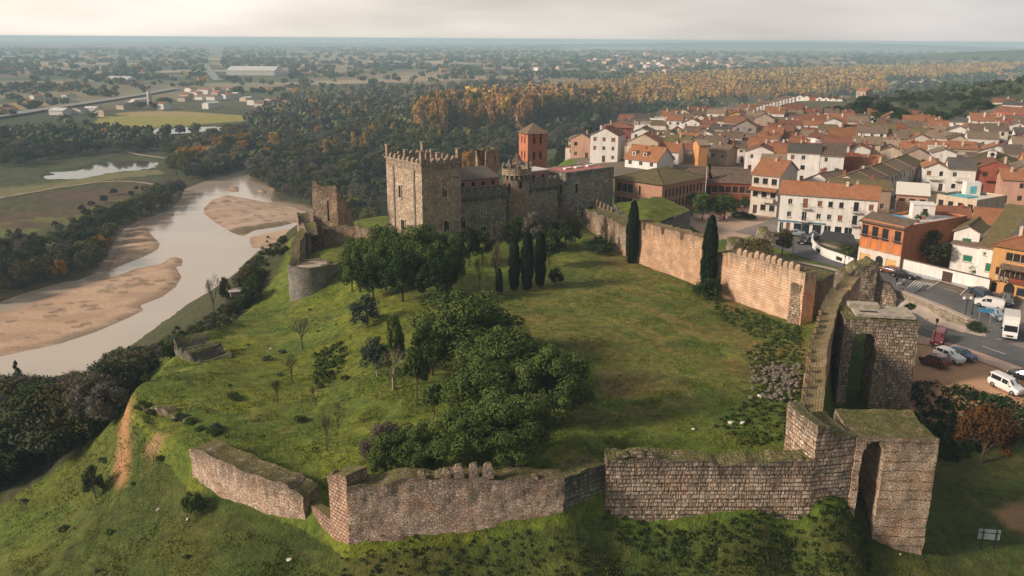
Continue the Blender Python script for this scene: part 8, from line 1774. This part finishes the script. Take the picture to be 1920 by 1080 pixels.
    p = hit(1845, 605); T = thing('road_sign', 'blue direction sign at the roundabout nose', 'sign', p, R(-20)); mb = MB(); mb.box((0, 0, 1.7), (2.1, .06, .7)); mb.build('panel', plain_mat('sign_blue', (.05, .20, .36), .5), T)
    for s in (-.8, .8): mb = MB(); mb.box((s, .05, 0), (.07, .07, 2.3)); mb.build('post', GRY, T)
    # rubble heap: stones
    stv = []
    for v in range(5):
        rg = np.random.default_rng(v); mb = MB(); mb.lathe((0, 0, 0), [(0, -.5), (.42, -.3), (.5, 0), (.38, .35), (0, .48)], 7); me = mb.mesh('stone', plain_mat('loose_stone', (.15, .13, .11), .95, .4, 2.)); 
        for q in me.vertices: c = q.co; q.co = c * (1 + .5 * (hsh(int(c.x * 50), int(c.y * 50), int(c.z * 50), v) - .5))
        stv.append(me)
    P = [(rr.gauss(1465, 24), rr.gauss(712, 22)) for _ in range(230)] + [(rr.uniform(1405, 1500), rr.uniform(680, 720)) for _ in range(40)]; P = [q for q in P if 1400 < q[0] < 1503 and 672 < q[1] < 765]
    for p in hits(P):
        s = rr.uniform(.18, .6); o = link('stone', rr.choice(stv), None, (p.x, p.y, p.z + s * .2 + rr.random() * .25), 0, (s * rr.uniform(.8, 1.4), s, s * rr.uniform(.5, .9))); o.rotation_euler = (rr.uniform(-.5, .5), rr.uniform(-.5, .5), rr.random() * 6); tag(o, QL('grey stone of the rubble heap', p), 'stone', 'stones of the rubble heap')
    for i, (px, py, s) in enumerate([(543, 1052, .45), (297, 957, .35), (352, 975, .3), (1370, 795, .5), (1392, 795, .45), (1424, 745, .5), (1300, 806, .3), (508, 655, .35), (398, 812, .5), (300, 770, .4), (330, 785, .4), (1688, 1040, .2), (1802, 780, .3)]):
        p = hit(px, py); o = link('white_stone', stv[i % 5], None, (p.x, p.y, p.z + s * .3), i, (s * 1.4, s, s * .7)); o.data = o.data.copy(); o.data.materials.clear(); o.data.materials.append(plain_mat('white_stone', (.62, .58, .5), .9)); tag(o, QL('pale stone lying in the grass', p), 'stone', 'pale stones in the grass')
    for T in POTS: cr, tm, one = proto('bush', 0); link('foliage', cr, T, (0, 0, .4), 0, (1.6, 1.6, 1.4))
furniture()
def far_buildings():
    rr = random.Random(31)
    # long white sheds and the village across the river
    def shed(px0, px1, py, h, dep, wm, rm, lab, rt='x', grp=None):
        a = at(px0, py, PZ); b = at(px1, py + .6, PZ); zz = hz(a.x, a.y); house(lab, a, b, dep, zz, h, roof=rt, wm=wm, rm=rm, wins=[], lw=[], door=False, chim=0, detail=1, pitch=.25, name='farm_building' if dep > 20 else 'far_house', cat='building', group=grp, over=.5)
    WR = plain_mat('white_metal_roof', (.62, .62, .60), .6)
    shed(425, 515, 141, 9, 60, WH, WR, 'long white industrial shed beside the straight highway'); shed(198, 240, 153, 5, 25, WH, WR, 'small white farm shed on the plain at left')
    a_ = lambda px, py: at(px, py, PZ)
    i = 0; L_ = []
    for px, py, w_ in [(345, 182, 16), (362, 178, 14), (380, 176, 20), (402, 180, 12), (418, 178, 16), (372, 187, 14), (395, 188, 16), (340, 190, 14), (418, 186, 12), (436, 184, 10), (455, 190, 12), (470, 197, 14), (488, 202, 22), (500, 193, 18), (352, 172, 12), (395, 170, 14), (430, 172, 10), (105, 216, 26), (140, 214, 24), (168, 213, 22), (188, 218, 14), (225, 205, 14), (240, 200, 12), (300, 205, 14), (385, 204, 12), (712, 200, 16), (724, 196, 12), (745, 206, 10), (505, 217, 12), (0, 212, 10), (250, 196, 10), (60, 186, 8), (120, 183, 8)]:
        L_.append((px, py, w_))
    for j, (px, py, w_) in enumerate(L_):
        ref = 'in the hamlet right of the white track' if px > 320 and px < 520 else ('by the highway left of the yellow field' if px < 320 else 'alone beyond the wood')
        shed(px - w_ / 2, px + w_ / 2, py, rr.uniform(3.5, 6), rr.uniform(10, 18), rr.choice((WH, WH, WH2, CRM)), rr.choice((T_TN, T_OR, T_GY, WR)), QL('small pale building across the river', a_(px, py)), rr.choice(('x', 'y')), 'buildings across the river ' + ref)
    # distant village
    for j in range(90):
        px = rr.gauss(1240, 85); py = rr.gauss(121, 8)
        if py < 104: continue
        shed(px, px + rr.uniform(5, 10), py, rr.uniform(5, 8), 16, rr.choice((WH, WH2, CRM, CRM)), rr.choice((T_TN, T_RD, T_OR)), QL('tiny house of the distant village', a_(px, py)), rr.choice(('x', 'y')), 'houses of the distant village')
    p = at(282, 200, PZ); T = thing('silo', 'slim pale silo tower beside the highway', 'silo', (p.x, p.y, hz(p.x, p.y))); mb = MB(); mb.lathe((0, 0, 0), [(2.6, 0), (2.6, 14), (1.5, 16), (0, 16.5)], 14); mb.build('shaft', plain_mat('silo_concrete', (.48, .46, .44)), T)
far_buildings()
# ------------------------------------------------------------------ haze
def haze():
    mb = MB(); mb.box((600, 7500, -140), (26000, 18000, 140 + CH + 1.6))
    m_ = bpy.data.materials.new('haze_air'); m_.use_nodes = True; t = m_.node_tree; t.nodes.clear()
    v = t.nodes.new('ShaderNodeVolumePrincipled'); v.inputs['Color'].default_value = (.58, .81, 1., 1); v.inputs['Density'].default_value = HAZE
    v.inputs['Anisotropy'].default_value = .0
    o = t.nodes.new('ShaderNodeOutputMaterial'); t.links.new(v.outputs[0], o.inputs['Volume'])
    tag(mb.build('haze', m_), kind='stuff')
HAZE = 1.95e-4
haze()
def name_them():
    # every queued label singles its thing out by rank and side of the nearest landmark in view
    LM = {'the keep': (790, 370), 'the round turret': (969, 330), 'the church tower': (1001, 270), 'the round bastion': (580, 500), 'the tall broken tower': (617, 370), 'the stone shed': (455, 545), 'the half leafless river tree': (402, 550), 'the overgrown bastion': (360, 640),
          'the white path': (250, 712), 'the earth cliff': (230, 810), 'the pointed evergreen': (48, 700), 'the big sandbar': (190, 560), 'the upper sandbar': (450, 395), 'the orange bank tree': (112, 505), 'the left pond': (190, 312), 'the yellow field': (330, 225), 'the golden lone poplar': (516, 270),
          'the forest road': (610, 285), 'the straight highway': (390, 120), 'the white industrial shed': (475, 138), 'the silo': (282, 188), 'the amber tree': (598, 245), 'the red brick villa': (1160, 240), 'the terrace row': (1430, 195), 'the lone tan house': (1615, 172), 'the umbrella pine': (1746, 225),
          'the cream gabled pair': (1875, 222), 'the distant village': (1240, 121), 'the ruined hollow tower': (912, 300), 'the brilliant yellow tree': (880, 300), 'the wall walk': (1510, 700), 'the rubble heap': (1440, 710), 'the detached grassy wall': (460, 890), 'the sign board': (1850, 1010), 'the sandbar tip': (330, 490), 'the tall poplars': (850, 200), 'the town wall': (1320, 206)}
    B = {}; res = {}
    for i, (base, px, py) in enumerate(LABQ):
        lm = min(LM, key=lambda k: math.hypot(px - LM[k][0], (py - LM[k][1]) * 1.6)); dx, dy = px - LM[lm][0], (py - LM[lm][1]) * 1.6
        B.setdefault((base, lm, ('right of' if dx > 0 else 'left of') if abs(dx) > abs(dy) else ('below' if dy > 0 else 'above')), []).append((math.hypot(dx, dy), i))
    for (base, lm, side), l in B.items():
        for r_, (_, i) in enumerate(sorted(l)): res['#%d' % i] = '%s, %s %s %s' % (base, 'nearest one' if r_ == 0 else ORD[min(r_, len(ORD) - 1)] + ' one', side, lm)
    for o in bpy.data.objects:
        l = o.get('label')
        if l in res: o['label'] = res[l]
name_them()
